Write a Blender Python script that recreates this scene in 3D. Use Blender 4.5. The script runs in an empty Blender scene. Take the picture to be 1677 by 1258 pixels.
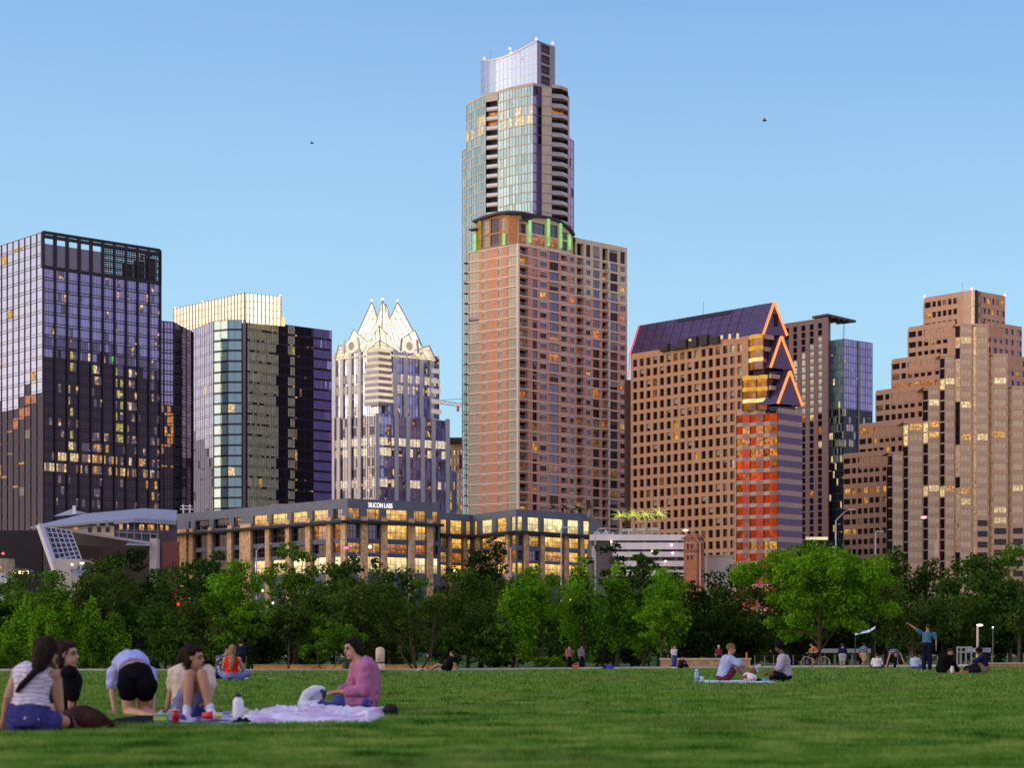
import bpy, math, random
import numpy as np
from mathutils import Vector, Matrix
random.seed(7)
RNG = np.random.default_rng(11)
S = bpy.context.scene
COL = S.collection
PI = math.pi
# ---- the camera's measures: focal length in photo pixels, image centre, horizon row, eye height (a person sitting on the lawn)
F, CX, HY, CH = 3200.0, 838.5, 1072.0, 0.66

def at(px, py, d):
    return Vector(((px - CX) / F * d, d, CH + (HY - py) / F * d))

def sm(a, b, x):
    t = min(1.0, max(0.0, (x - a) / (b - a)))
    return t * t * (3 - 2 * t)

def gz(x, y):
    """height of the ground: flat lawn, gently falling away past a crest to the path and trees"""
    if y < 60:
        return 0.0
    z = 0.0
    if y > 74:
        yp = 1100.5 - 3.5 * sm(74, 150, y)
        fall = CH - (min(y, 200) / F) * (yp - HY)
        z = min(0.0, fall)
    t = sm(60, 110, y) * (1 - sm(230, 400, y))
    z += 0.0070 * max(-60, min(60, x)) * t
    return z

ORG = {}
def org(o):
    return ORG.get(o.name, Vector((0, 0, 0))) if o else Vector((0, 0, 0))

def tag(o, label=None, cat=None, group=None, kind=None):
    if label: o['label'] = label
    if cat: o['category'] = cat
    if group: o['group'] = group
    if kind: o['kind'] = kind
    return o

def thing(name, label, cat, loc=(0, 0, 0), group=None):
    o = bpy.data.objects.new(name, None)
    COL.objects.link(o)
    o.location = loc
    o.empty_display_size = 0.2
    ORG[o.name] = Vector(loc)
    return tag(o, label, cat, group)

def put(name, me, parent=None):
    o = bpy.data.objects.new(name, me)
    COL.objects.link(o)
    if parent:
        o.parent = parent
        ORG[o.name] = org(parent)
    return o

def dup(o, parent=None, memo=None):
    c = o.copy()
    COL.objects.link(c)
    ORG[c.name] = org(o)
    if parent: c.parent = parent
    for ch in list(o.children):
        dup(ch, c)
    return c

# ------------------------------------------------------------------ materials
MATS = {}
def lin(c):
    """8 bit sRGB to linear"""
    return tuple(((v / 255) / 12.92 if v / 255 < 0.04045 else ((v / 255 + 0.055) / 1.055) ** 2.4) for v in c)

def newmat(name):
    m = bpy.data.materials.new(name)
    m.use_nodes = True
    nt = m.node_tree
    nt.nodes.clear()
    out = nt.nodes.new('ShaderNodeOutputMaterial')
    MATS[name] = m
    return m, nt, out

def N(nt, kind, **kw):
    n = nt.nodes.new(kind)
    for k, v in kw.items():
        if k in n.inputs: n.inputs[k].default_value = v
        else: setattr(n, k, v)
    return n

def noise_fac(nt, scale, detail=4, rough=0.6, coord='pos', stretch=None):
    if coord == 'pos':
        src = N(nt, 'ShaderNodeNewGeometry').outputs['Position']
    else:
        src = N(nt, 'ShaderNodeTexCoord').outputs['Object']
    if stretch:
        mp = N(nt, 'ShaderNodeVectorMath', operation='MULTIPLY')
        nt.links.new(src, mp.inputs[0]); mp.inputs[1].default_value = stretch
        src = mp.outputs[0]
    no = N(nt, 'ShaderNodeTexNoise', Scale=scale, Detail=detail, Roughness=rough)
    nt.links.new(src, no.inputs['Vector'])
    return no.outputs['Fac']

def ramp(nt, src, stops):
    r = N(nt, 'ShaderNodeValToRGB')
    el = r.color_ramp.elements
    while len(el) < len(stops): el.new(0.5)
    for e, (p, c) in zip(el, stops):
        e.position = p
        e.color = (*c, 1) if len(c) == 3 else c
    nt.links.new(src, r.inputs['Fac'])
    return r.outputs['Color']

def mat(name, col, rough=0.8, var=0.18, scale=3.0, spec=0.3, metal=0.0, emit=0.0, ecol=None, bump=0.0, bscale=None, stretch=None, coord='pos', island=0.0):
    """plain surface: base colour broken up by noise (and per piece), optional bump and glow"""
    if name in MATS: return MATS[name]
    m, nt, out = newmat(name)
    p = N(nt, 'ShaderNodeBsdfPrincipled')
    p.inputs['Roughness'].default_value = rough
    p.inputs['Specular IOR Level'].default_value = spec
    p.inputs['Metallic'].default_value = metal
    f = noise_fac(nt, scale, coord=coord, stretch=stretch)
    lo = tuple(max(0, v * (1 - var)) for v in col); hi = tuple(min(1, v * (1 + var)) for v in col)
    c = ramp(nt, f, [(0.3, lo), (0.7, hi)])
    if island:
        g = N(nt, 'ShaderNodeNewGeometry')
        mr = N(nt, 'ShaderNodeMapRange')
        mr.inputs['To Min'].default_value = 1 - island; mr.inputs['To Max'].default_value = 1 + island
        nt.links.new(g.outputs['Random Per Island'], mr.inputs['Value'])
        mx = N(nt, 'ShaderNodeVectorMath', operation='SCALE')
        nt.links.new(c, mx.inputs[0]); nt.links.new(mr.outputs[0], mx.inputs['Scale'])
        c = mx.outputs[0]
    nt.links.new(c, p.inputs['Base Color'])
    if emit:
        p.inputs['Emission Color'].default_value = (*(ecol or col), 1)
        p.inputs['Emission Strength'].default_value = emit
    if bump:
        b = N(nt, 'ShaderNodeBump', Strength=bump, Distance=0.05)
        nt.links.new(noise_fac(nt, bscale or scale * 4, coord=coord), b.inputs['Height'])
        nt.links.new(b.outputs[0], p.inputs['Normal'])
    nt.links.new(p.outputs[0], out.inputs[0])
    return m

def glass(name, base, tint, fac=0.45, rough=0.04, wav=0.25, wscale=0.35, nv=0.5, fr=0.8):
    """coated window glass: dark room behind, wavy mirror of the sky and the neighbours in front"""
    if name in MATS: return MATS[name]
    m, nt, out = newmat(name)
    d = N(nt, 'ShaderNodeBsdfDiffuse')
    f = noise_fac(nt, 0.9, detail=3)
    nt.links.new(ramp(nt, f, [(0.3, tuple(v * (1 - nv) for v in base)), (0.72, tuple(v * (1 + nv) for v in base))]), d.inputs['Color'])
    g = N(nt, 'ShaderNodeBsdfGlossy', Color=(*tint, 1), Roughness=rough)
    b = N(nt, 'ShaderNodeBump', Strength=wav, Distance=0.06)
    nt.links.new(noise_fac(nt, wscale, detail=2), b.inputs['Height'])
    nt.links.new(b.outputs[0], g.inputs['Normal'])
    fres = N(nt, 'ShaderNodeFresnel', IOR=1.5)
    ma = N(nt, 'ShaderNodeMath', operation='MULTIPLY_ADD', use_clamp=True)
    ma.inputs[1].default_value = fr; ma.inputs[2].default_value = fac
    nt.links.new(fres.outputs[0], ma.inputs[0])
    mx = N(nt, 'ShaderNodeMixShader')
    nt.links.new(ma.outputs[0], mx.inputs[0]); nt.links.new(d.outputs[0], mx.inputs[1]); nt.links.new(g.outputs[0], mx.inputs[2])
    nt.links.new(mx.outputs[0], out.inputs[0])
    return m

def litwin(name, col, strength, lo=0.12, scale=1.3, tint=(0.5, 0.5, 0.7), fac=0.12):
    """window with the lights on: patchy warm room seen through lightly reflecting glass"""
    if name in MATS: return MATS[name]
    m, nt, out = newmat(name)
    f = noise_fac(nt, scale, detail=3, rough=0.65)
    c = ramp(nt, f, [(0.36, tuple(v * lo for v in (col[0], col[1] * 0.8, col[2] * 0.6))), (0.52, tuple(v * 0.5 for v in col)), (0.66, col)])
    e = N(nt, 'ShaderNodeEmission')
    nt.links.new(c, e.inputs['Color'])
    # rooms are brightest under the ceiling lights, darker behind desks and sills
    gc = N(nt, 'ShaderNodeTexCoord'); gs = N(nt, 'ShaderNodeSeparateXYZ'); nt.links.new(gc.outputs['Generated'], gs.inputs[0])
    gr = N(nt, 'ShaderNodeMapRange'); gr.inputs['From Min'].default_value = .1; gr.inputs['From Max'].default_value = .85; gr.inputs['To Min'].default_value = strength * .5; gr.inputs['To Max'].default_value = strength * 1.15
    nt.links.new(gs.outputs['Z'], gr.inputs['Value']); nt.links.new(gr.outputs[0], e.inputs['Strength'])
    g = N(nt, 'ShaderNodeBsdfGlossy', Color=(*tint, 1), Roughness=0.05)
    mx = N(nt, 'ShaderNodeMixShader', Fac=fac)
    nt.links.new(e.outputs[0], mx.inputs[1]); nt.links.new(g.outputs[0], mx.inputs[2])
    nt.links.new(mx.outputs[0], out.inputs[0])
    return m

def glow(name, col, strength, var=0.0, scale=1.0):
    if name in MATS: return MATS[name]
    m, nt, out = newmat(name)
    e = N(nt, 'ShaderNodeEmission', Strength=strength)
    if var:
        nt.links.new(ramp(nt, noise_fac(nt, scale), [(0.3, tuple(v * (1 - var) for v in col)), (0.7, col)]), e.inputs['Color'])
    else:
        e.inputs['Color'].default_value = (*col, 1)
    nt.links.new(e.outputs[0], out.inputs[0])
    return m

def leafmat(name, lo, hi, trans=0.25, lit=0.0):
    if name in MATS: return MATS[name]
    m, nt, out = newmat(name)
    g = N(nt, 'ShaderNodeNewGeometry')
    f2 = noise_fac(nt, 0.55, detail=2)
    ad = N(nt, 'ShaderNodeMath', operation='MULTIPLY_ADD')
    ad.inputs[1].default_value = 0.45
    nt.links.new(g.outputs['Random Per Island'], ad.inputs[0])
    sb = N(nt, 'ShaderNodeMath', operation='MULTIPLY_ADD'); sb.inputs[1].default_value = 1.3; sb.inputs[2].default_value = -0.38
    nt.links.new(f2, sb.inputs[0]); nt.links.new(sb.outputs[0], ad.inputs[2])
    c = ramp(nt, ad.outputs[0], [(0.1, lo), (0.85, hi)])
    d = N(nt, 'ShaderNodeBsdfDiffuse'); t = N(nt, 'ShaderNodeBsdfTranslucent')
    nt.links.new(c, d.inputs['Color']); nt.links.new(c, t.inputs['Color'])
    mx = N(nt, 'ShaderNodeMixShader', Fac=trans)
    nt.links.new(d.outputs[0], mx.inputs[1]); nt.links.new(t.outputs[0], mx.inputs[2])
    if lit:
        e = N(nt, 'ShaderNodeEmission', Strength=lit); nt.links.new(c, e.inputs['Color'])
        ads = nt.nodes.new('ShaderNodeAddShader'); nt.links.new(mx.outputs[0], ads.inputs[0]); nt.links.new(e.outputs[0], ads.inputs[1]); nt.links.new(ads.outputs[0], out.inputs[0])
    else:
        nt.links.new(mx.outputs[0], out.inputs[0])
    return m

# ------------------------------------------------------------------ mesh building
class MB:
    def __init__(s):
        s.v = []; s.f = []; s.m = []
    def quad(s, a, b, c, d, mi=0):
        n = len(s.v); s.v += [a, b, c, d]; s.f.append((n, n + 1, n + 2, n + 3)); s.m.append(mi)
    def poly(s, pts, mi=0):
        n = len(s.v); s.v += list(pts); s.f.append(tuple(range(n, n + len(pts)))); s.m.append(mi)
    def obox(s, c, ex, ey, ez, mi=0):
        """box from its centre and three half-axes"""
        c, ex, ey, ez = Vector(c), Vector(ex), Vector(ey), Vector(ez)
        n = len(s.v)
        for a in (-1, 1):
            for b in (-1, 1):
                for e in (-1, 1):
                    s.v.append(c + ex * a + ey * b + ez * e)
        for q in ((0, 1, 3, 2), (4, 6, 7, 5), (0, 4, 5, 1), (2, 3, 7, 6), (0, 2, 6, 4), (1, 5, 7, 3)):
            s.f.append(tuple(n + i for i in q)); s.m.append(mi)
    def box(s, x0, x1, y0, y1, z0, z1, mi=0):
        s.obox(((x0 + x1) / 2, (y0 + y1) / 2, (z0 + z1) / 2), ((x1 - x0) / 2, 0, 0), (0, (y1 - y0) / 2, 0), (0, 0, (z1 - z0) / 2), mi)
    def bar(s, p, q, w, h=None, mi=0, up=(0, 0, 1)):
        """rectangular bar between two points"""
        p, q = Vector(p), Vector(q); t = (q - p)
        if t.length < 1e-6: return
        t2 = t.normalized(); u = Vector(up)
        if abs(t2.dot(u)) > 0.97: u = Vector((0, 1, 0))
        r = t2.cross(u).normalized(); u = r.cross(t2)
        s.obox((p + q) / 2, t / 2, r * (w / 2), u * ((h or w) / 2), mi)
    def tube(s, pts, rad, n=8, mi=0, cap=True):
        pts = [Vector(p) for p in pts]
        if not hasattr(rad, '__len__'): rad = [rad] * len(pts)
        prev = None
        for i, p in enumerate(pts):
            t = (pts[min(i + 1, len(pts) - 1)] - pts[max(i - 1, 0)]).normalized()
            u = Vector((0, 0, 1)) if abs(t.z) < 0.9 else Vector((1, 0, 0))
            a = t.cross(u).normalized(); b = a.cross(t)
            b0 = len(s.v)
            for k in range(n):
                an = 2 * PI * k / n
                s.v.append(p + (a * math.cos(an) + b * math.sin(an)) * rad[i])
            if prev is not None:
                for k in range(n):
                    s.f.append((prev + k, prev + (k + 1) % n, b0 + (k + 1) % n, b0 + k)); s.m.append(mi)
            elif cap:
                s.f.append(tuple(range(b0, b0 + n))); s.m.append(mi)
            prev = b0
        if cap:
            s.f.append(tuple(range(prev + n - 1, prev - 1, -1))); s.m.append(mi)
    def lathe(s, c, prof, n=16, mi=0, axis=(0, 0, 1)):
        """profile of (radius, height) pairs turned about an axis through c"""
        c = Vector(c); ax = Vector(axis).normalized()
        u = ax.orthogonal().normalized(); w = ax.cross(u)
        base = len(s.v)
        for r, h in prof:
            for k in range(n):
                a = 2 * PI * k / n
                s.v.append(c + ax * h + (u * math.cos(a) + w * math.sin(a)) * max(r, 1e-4))
        for i in range(len(prof) - 1):
            for k in range(n):
                s.f.append((base + i * n + k, base + i * n + (k + 1) % n, base + (i + 1) * n + (k + 1) % n, base + (i + 1) * n + k)); s.m.append(mi)
        s.f.append(tuple(base + k for k in range(n - 1, -1, -1))); s.m.append(mi)
        t = base + (len(prof) - 1) * n
        s.f.append(tuple(t + k for k in range(n))); s.m.append(mi)
    def prism(s, pts, z0, z1, mi=0, top=None):
        """upright prism on a plan polygon"""
        k = len(pts)
        for i in range(k):
            a, b = pts[i], pts[(i + 1) % k]
            s.quad((a[0], a[1], z0), (b[0], b[1], z0), (b[0], b[1], z1), (a[0], a[1], z1), mi)
        s.poly([(p[0], p[1], z1) for p in pts], mi if top is None else top)
    def ball(s, c, r, mi=0, n=8):
        prof = [(math.sin(PI * i / n) , -math.cos(PI * i / n)) for i in range(n + 1)]
        rr = r if hasattr(r, '__len__') else (r, r, r)
        base = len(s.v)
        s.lathe((0, 0, 0), prof, n=n + 2, mi=mi)
        for i in range(base, len(s.v)):
            v = s.v[i]; s.v[i] = Vector((c[0] + v[0] * rr[0], c[1] + v[1] * rr[1], c[2] + v[2] * rr[2]))
    def mesh(s, name, mats, o=Vector((0, 0, 0)), smooth=False):
        me = bpy.data.meshes.new(name)
        me.from_pydata([(v[0] - o[0], v[1] - o[1], v[2] - o[2]) for v in s.v], [], s.f)
        if not isinstance(mats, (list, tuple)): mats = [mats]
        for m in mats: me.materials.append(m)
        if any(s.m): me.polygons.foreach_set('material_index', s.m)
        if smooth: me.polygons.foreach_set('use_smooth', [True] * len(s.f))
        me.update()
        return me
    def build(s, name, mats, parent=None, smooth=False):
        return put(name, s.mesh(name, mats, org(parent), smooth), parent)

def fast_mesh(name, V, k, mats, smooth=False):
    """mesh of separate k-gons from an (n*k,3) array"""
    n = len(V) // k
    me = bpy.data.meshes.new(name)
    me.vertices.add(n * k); me.loops.add(n * k); me.polygons.add(n)
    me.vertices.foreach_set('co', np.ascontiguousarray(V, dtype=np.float32).ravel())
    me.loops.foreach_set('vertex_index', np.arange(n * k, dtype=np.int32))
    me.polygons.foreach_set('loop_start', np.arange(0, n * k, k, dtype=np.int32))
    me.update(calc_edges=True)
    for m in (mats if isinstance(mats, (list, tuple)) else [mats]): me.materials.append(m)
    return me

# ---- soft bodies: overlapping closed shapes fused into one continuous skin
class Blob:
    def __init__(s): s.b = MB()
    def cap(s, p, q, r0, r1, n=10):
        p, q = Vector(p), Vector(q); t = (q - p)
        L = t.length
        if L < 1e-5: return s.ell(p, (r0, r0, r0))
        prof = [(r0 * math.cos(a), -r0 * math.sin(a)) for a in (1.35, 0.9, 0.45)] + [(r0, 0), ((r0 + r1) / 2, L / 2), (r1, L)] + \
               [(r1 * math.cos(a), L + r1 * math.sin(a)) for a in (0.45, 0.9, 1.35)]
        s.b.lathe(p, prof, n=n, axis=t)
        return s
    def chain(s, pts, rads):
        for i in range(len(pts) - 1): s.cap(pts[i], pts[i + 1], rads[i], rads[i + 1])
        return s
    def ell(s, c, r, ax=None, n=10):
        base = len(s.b.v)
        s.b.ball((0, 0, 0), r, n=n)
        A = ax or (Vector((1, 0, 0)), Vector((0, 1, 0)), Vector((0, 0, 1)))
        c = Vector(c)
        for i in range(base, len(s.b.v)):
            v = s.b.v[i]; s.b.v[i] = c + A[0] * v[0] + A[1] * v[1] + A[2] * v[2]
        return s
    def loft(s, secs, n=14):
        """stack of ellipses (centre, half-axis vector a, half-axis vector b)"""
        base = len(s.b.v)
        for c, a, b in secs:
            for k in range(n):
                t = 2 * PI * k / n
                s.b.v.append(Vector(c) + Vector(a) * math.cos(t) + Vector(b) * math.sin(t))
        for i in range(len(secs) - 1):
            for k in range(n):
                s.b.f.append((base + i * n + k, base + i * n + (k + 1) % n, base + (i + 1) * n + (k + 1) % n, base + (i + 1) * n + k)); s.b.m.append(0)
        s.b.f.append(tuple(base + k for k in range(n - 1, -1, -1))); s.b.m.append(0)
        e = base + (len(secs) - 1) * n
        s.b.f.append(tuple(e + k for k in range(n))); s.b.m.append(0)
        return s
    def build(s, name, m, parent=None, vox=0.01, smooth=3, wrinkle=0.0, wsize=.08):
        me0 = s.b.mesh('raw', m, org(parent))
        o = bpy.data.objects.new('raw', me0); COL.objects.link(o)
        rm = o.modifiers.new('fuse', 'REMESH'); rm.mode = 'VOXEL'; rm.voxel_size = vox; rm.use_smooth_shade = True
        if smooth:
            sm_ = o.modifiers.new('soft', 'SMOOTH'); sm_.factor = 0.5; sm_.iterations = smooth
        if wrinkle:
            tx = bpy.data.textures.new('folds', 'CLOUDS'); tx.noise_scale = wsize; tx.noise_depth = 2
            dm = o.modifiers.new('folds', 'DISPLACE'); dm.texture = tx; dm.strength = wrinkle; dm.mid_level = 0.45; dm.texture_coords = 'LOCAL'
        dg = bpy.context.evaluated_depsgraph_get()
        me = bpy.data.meshes.new_from_object(o.evaluated_get(dg))
        bpy.data.objects.remove(o); bpy.data.meshes.remove(me0)
        me.name = name
        if not me.materials: me.materials.append(m)
        me.polygons.foreach_set('use_smooth', [True] * len(me.polygons))
        return put(name, me, parent)
# ------------------------------------------------------------------ camera, sky, sun
cam = bpy.data.cameras.new('camera'); camo = bpy.data.objects.new('camera', cam); COL.objects.link(camo)
camo.location = (0, 0, CH); camo.rotation_euler = (PI / 2, 0, 0)
cam.sensor_fit = 'HORIZONTAL'; cam.sensor_width = 36; cam.lens = F / 1677 * 36
cam.shift_y = (HY - 629) / 1677
cam.clip_start = 0.1; cam.clip_end = 20000
cam.dof.use_dof = True; cam.dof.focus_distance = 170; cam.dof.aperture_fstop = 3.6
S.camera = camo
S.view_settings.view_transform = 'Standard'; S.view_settings.look = 'None'; S.view_settings.exposure = 0
S.cycles.use_denoising = True
S.cycles.max_bounces = 6; S.cycles.diffuse_bounces = 2; S.cycles.glossy_bounces = 4; S.cycles.transmission_bounces = 4
S.cycles.sample_clamp_indirect = 4

SUN_EL, SUN_AZ = math.radians(9), math.radians(-93)       # low in the west, left of the picture
w = bpy.data.worlds.new('World'); S.world = w; w.use_nodes = True
nt = w.node_tree; nt.nodes.clear()
out = nt.nodes.new('ShaderNodeOutputWorld'); bg = nt.nodes.new('ShaderNodeBackground')
nt.links.new(bg.outputs[0], out.inputs[0])
sky = nt.nodes.new('ShaderNodeTexSky'); sky.sky_type = 'NISHITA'; sky.sun_disc = False
sky.sun_elevation = SUN_EL; sky.sun_rotation = SUN_AZ
sky.air_density = 1.0; sky.dust_density = 0.6; sky.ozone_density = 4.0
tc = nt.nodes.new('ShaderNodeTexCoord')
nrm = N(nt, 'ShaderNodeVectorMath', operation='NORMALIZE'); nt.links.new(tc.outputs['Generated'], nrm.inputs[0])
sep = nt.nodes.new('ShaderNodeSeparateXYZ'); nt.links.new(nrm.outputs[0], sep.inputs[0])
flat = N(nt, 'ShaderNodeVectorMath', operation='MULTIPLY'); flat.inputs[1].default_value = (1, 1, 0.001)
nt.links.new(nrm.outputs[0], flat.inputs[0])
fn = N(nt, 'ShaderNodeVectorMath', operation='NORMALIZE'); nt.links.new(flat.outputs[0], fn.inputs[0])
dt = N(nt, 'ShaderNodeVectorMath', operation='DOT_PRODUCT'); dt.inputs[1].default_value = (-0.93, 0.37, 0)
nt.links.new(fn.outputs[0], dt.inputs[0])
t01 = N(nt, 'ShaderNodeMath', operation='MULTIPLY_ADD'); t01.inputs[1].default_value = 0.5; t01.inputs[2].default_value = 0.5
nt.links.new(dt.outputs['Value'], t01.inputs[0])
hor = ramp(nt, t01.outputs[0], [(0.0, (0.80, 0.60, 0.62)), (0.3, (1.05, 0.80, 0.76)), (0.56, (0.44, 0.715, 0.90)), (0.80, (0.465, 0.735, 0.90)), (0.93, (1.10, 0.98, 0.88)), (1.0, (1.6, 1.2, 0.90))])
zen = ramp(nt, t01.outputs[0], [(0.0, (0.46, 0.46, 0.74)), (0.3, (0.66, 0.62, 0.80)), (0.56, (0.15, 0.32, 0.74)), (0.80, (0.17, 0.36, 0.77)), (1.0, (0.62, 0.70, 0.92))])
zf = N(nt, 'ShaderNodeMapRange', interpolation_type='SMOOTHSTEP'); zf.inputs['From Min'].default_value = 0.09; zf.inputs['From Max'].default_value = 0.47
nt.links.new(sep.outputs['Z'], zf.inputs['Value'])
mx = N(nt, 'ShaderNodeMix', data_type='RGBA')
nt.links.new(zf.outputs[0], mx.inputs['Factor']); nt.links.new(hor, mx.inputs['A']); nt.links.new(zen, mx.inputs['B'])
ns = N(nt, 'ShaderNodeVectorMath', operation='SCALE'); ns.inputs['Scale'].default_value = 0.06
nt.links.new(sky.outputs[0], ns.inputs[0])
sc = N(nt, 'ShaderNodeVectorMath', operation='MULTIPLY_ADD'); sc.inputs[1].default_value = (0.86, 0.86, 0.86)
nt.links.new(mx.outputs['Result'], sc.inputs[0]); nt.links.new(ns.outputs[0], sc.inputs[2])
hz = N(nt, 'ShaderNodeTexNoise', Scale=2.2, Detail=5, Roughness=0.55)
hm = N(nt, 'ShaderNodeVectorMath', operation='MULTIPLY'); hm.inputs[1].default_value = (1, 1, 4.5)
nt.links.new(nrm.outputs[0], hm.inputs[0]); nt.links.new(hm.outputs[0], hz.inputs['Vector'])
hr = N(nt, 'ShaderNodeMapRange'); hr.inputs['From Min'].default_value = .3; hr.inputs['From Max'].default_value = .7; hr.inputs['To Min'].default_value = .965; hr.inputs['To Max'].default_value = 1.03
nt.links.new(hz.outputs['Fac'], hr.inputs['Value'])
hs = N(nt, 'ShaderNodeVectorMath', operation='SCALE'); nt.links.new(sc.outputs[0], hs.inputs[0]); nt.links.new(hr.outputs[0], hs.inputs['Scale'])
nt.links.new(hs.outputs[0], bg.inputs['Color'])
bg.inputs['Strength'].default_value = 1.0
sun = bpy.data.lights.new('sun', 'SUN'); suno = bpy.data.objects.new('sun', sun); COL.objects.link(suno)
sun.energy = 2.4; sun.angle = math.radians(75); sun.color = (1.0, 0.70, 0.46)
sd = Vector((-math.cos(SUN_EL) * 0.90, -math.cos(SUN_EL) * 0.44, math.sin(SUN_EL)))
suno.rotation_euler = (-sd).to_track_quat('-Z', 'Y').to_euler()
suno.location = (-40, 20, 30)

# ------------------------------------------------------------------ ground
def lawn_mat():
    m, nt, out = newmat('lawn')
    p = N(nt, 'ShaderNodeBsdfPrincipled'); p.inputs['Roughness'].default_value = 0.95; p.inputs['Specular IOR Level'].default_value = 0.1
    f = noise_fac(nt, 0.5, detail=5, rough=0.7)
    nt.links.new(ramp(nt, f, [(0.3, (0.035, 0.075, 0.010)), (0.55, (0.055, 0.11, 0.018)), (0.75, (0.09, 0.13, 0.03))]), p.inputs['Base Color'])
    nt.links.new(p.outputs[0], out.inputs[0])
    return m

def blade_mat():
    m, nt, out = newmat('grass_blades')
    f = noise_fac(nt, 0.95, detail=5, rough=0.75)
    f2 = noise_fac(nt, 2.6, detail=3, rough=0.6)
    g = N(nt, 'ShaderNodeNewGeometry')
    a = N(nt, 'ShaderNodeMath', operation='MULTIPLY_ADD'); a.inputs[1].default_value = 0.15
    nt.links.new(g.outputs['Random Per Island'], a.inputs[0]); nt.links.new(f, a.inputs[2])
    b = N(nt, 'ShaderNodeMath', operation='MULTIPLY_ADD'); b.inputs[1].default_value = 0.55; b.inputs[2].default_value = -0.27
    nt.links.new(f2, b.inputs[0])
    ad = N(nt, 'ShaderNodeMath', operation='ADD'); nt.links.new(a.outputs[0], ad.inputs[0]); nt.links.new(b.outputs[0], ad.inputs[1])
    dry = noise_fac(nt, 0.16, detail=4, rough=0.7)
    c = ramp(nt, ad.outputs[0], [(0.38, (0.010, 0.046, 0.005)), (0.46, (0.050, 0.155, 0.016)), (0.58, (0.140, 0.30, 0.042)), (0.76, (0.34, 0.43, 0.11))])
    dm = N(nt, 'ShaderNodeMix', data_type='RGBA')
    nt.links.new(ramp(nt, dry, [(0.52, (0, 0, 0)), (0.68, (.7, .7, .7))]), dm.inputs['Factor']); nt.links.new(c, dm.inputs['A']); dm.inputs['B'].default_value = (.22, .20, .085, 1)
    c = dm.outputs['Result']
    d = N(nt, 'ShaderNodeBsdfDiffuse'); t = N(nt, 'ShaderNodeBsdfTranslucent')
    nt.links.new(c, d.inputs['Color']); nt.links.new(c, t.inputs['Color'])
    mx = N(nt, 'ShaderNodeMixShader', Fac=0.3)
    nt.links.new(d.outputs[0], mx.inputs[1]); nt.links.new(t.outputs[0], mx.inputs[2]); nt.links.new(mx.outputs[0], out.inputs[0])
    return m

def build_ground():
    ys = list(np.concatenate([np.arange(-60, 60, 10), np.arange(60, 240, 4), np.arange(240, 500, 20), [600, 900, 1500, 3000, 8000]]))
    V = []; Fc = []
    NX = 41
    for y in ys:
        half = 80 + max(0, y) * 0.6
        for i in range(NX):
            x = (i / (NX - 1) * 2 - 1) * half
            V.append((x, y, gz(x, y)))
    for j in range(len(ys) - 1):
        for i in range(NX - 1):
            a = j * NX + i
            Fc.append((a, a + 1, a + 1 + NX, a + NX))
    me = bpy.data.meshes.new('lawn'); me.from_pydata(V, [], Fc); me.materials.append(lawn_mat())
    me.polygons.foreach_set('use_smooth', [True] * len(Fc))
    tag(put('lawn', me), kind='structure')

PATH = [(-60, 70), (-30, 74), (-16, 80), (-6, 96), (4, 118), (14, 122), (26, 124), (46, 118), (80, 112)]
def path_y(x):
    for (a, b), (c, d) in zip(PATH, PATH[1:]):
        if a <= x <= c: return b + (d - b) * sm(a, c, x) if False else b + (d - b) * (x - a) / (c - a)
    return 120

def build_path():
    m = mat('path_gravel', (0.42, 0.36, 0.28), 0.95, 0.25, 1.2)
    k = mat('kerb_stone', (0.62, 0.56, 0.48), 0.9, 0.15, 2)
    b = MB(); kb = MB()
    xs = np.arange(-60, 80.1, 2)
    for x0, x1 in zip(xs, xs[1:]):
        for wdt, mb, dz in ((5.0, b, 0.02),):
            p = []
            for x, off in ((x0, 0), (x1, 0), (x1, wdt), (x0, wdt)):
                y = path_y(x) + off
                p.append((x, y, gz(x, y) + dz))
            mb.quad(*p)
        ya, yb = path_y(x0) - 0.15, path_y(x1) - 0.15
        kb.bar((x0, ya, gz(x0, ya) + 0.04), (x1 + 0.02, yb, gz(x1, yb) + 0.04), 0.3, 0.22)
    tag(b.build('path', m), kind='structure')
    tag(kb.build('kerb', k), kind='structure')

KEEP = []        # plan rectangles the grass blades stay out of
def build_grass():
    n = 420000
    yp = 1072 + 26 + (RNG.random(n) ** 0.9) * 175
    d = F * CH / (yp - HY)
    d = d * (1 + 0.04 * RNG.standard_normal(n))
    # the far end beyond the crest
    k = n // 9
    d[:k] = RNG.uniform(70, 118, k)
    x = RNG.uniform(-0.29, 0.29, n) * d
    py_ = np.array([path_y(v) - 0.5 for v in x])
    ok = d < py_
    for (x0, x1, y0, y1) in KEEP:
        ok &= ~((x > x0) & (x < x1) & (d > y0) & (d < y1))
    x, d = x[ok], d[ok]; n = len(x)
    z = np.array([gz(a, b) for a, b in zip(x, d)])
    tuft = np.sin(x * 2.1 + np.sin(d * 1.3) * 2) * np.sin(d * 0.9 + np.sin(x * 0.7) * 2)
    h = (0.035 + 0.03 * RNG.random(n) + 0.012 * tuft) * np.clip(d / 30, 0.85, 1.25)
    wd = np.clip(0.006 * d / 14, 0.005, 0.045) * RNG.uniform(0.7, 1.4, n)
    a = RNG.uniform(0, 2 * PI, n)
    lean = RNG.uniform(0.1, 0.9, n) * h
    a2 = RNG.uniform(0, 2 * PI, n)
    ca, sa = np.cos(a) * wd, np.sin(a) * wd
    V = np.empty((n, 3, 3))
    V[:, 0] = np.stack([x - ca, d - sa, z - 0.01], 1)
    V[:, 1] = np.stack([x + ca, d + sa, z - 0.01], 1)
    V[:, 2] = np.stack([x + np.cos(a2) * lean, d + np.sin(a2) * lean, z + h], 1)
    tag(put('grass', fast_mesh('grass', V.reshape(-1, 3), 3, blade_mat())), kind='stuff')
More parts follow.
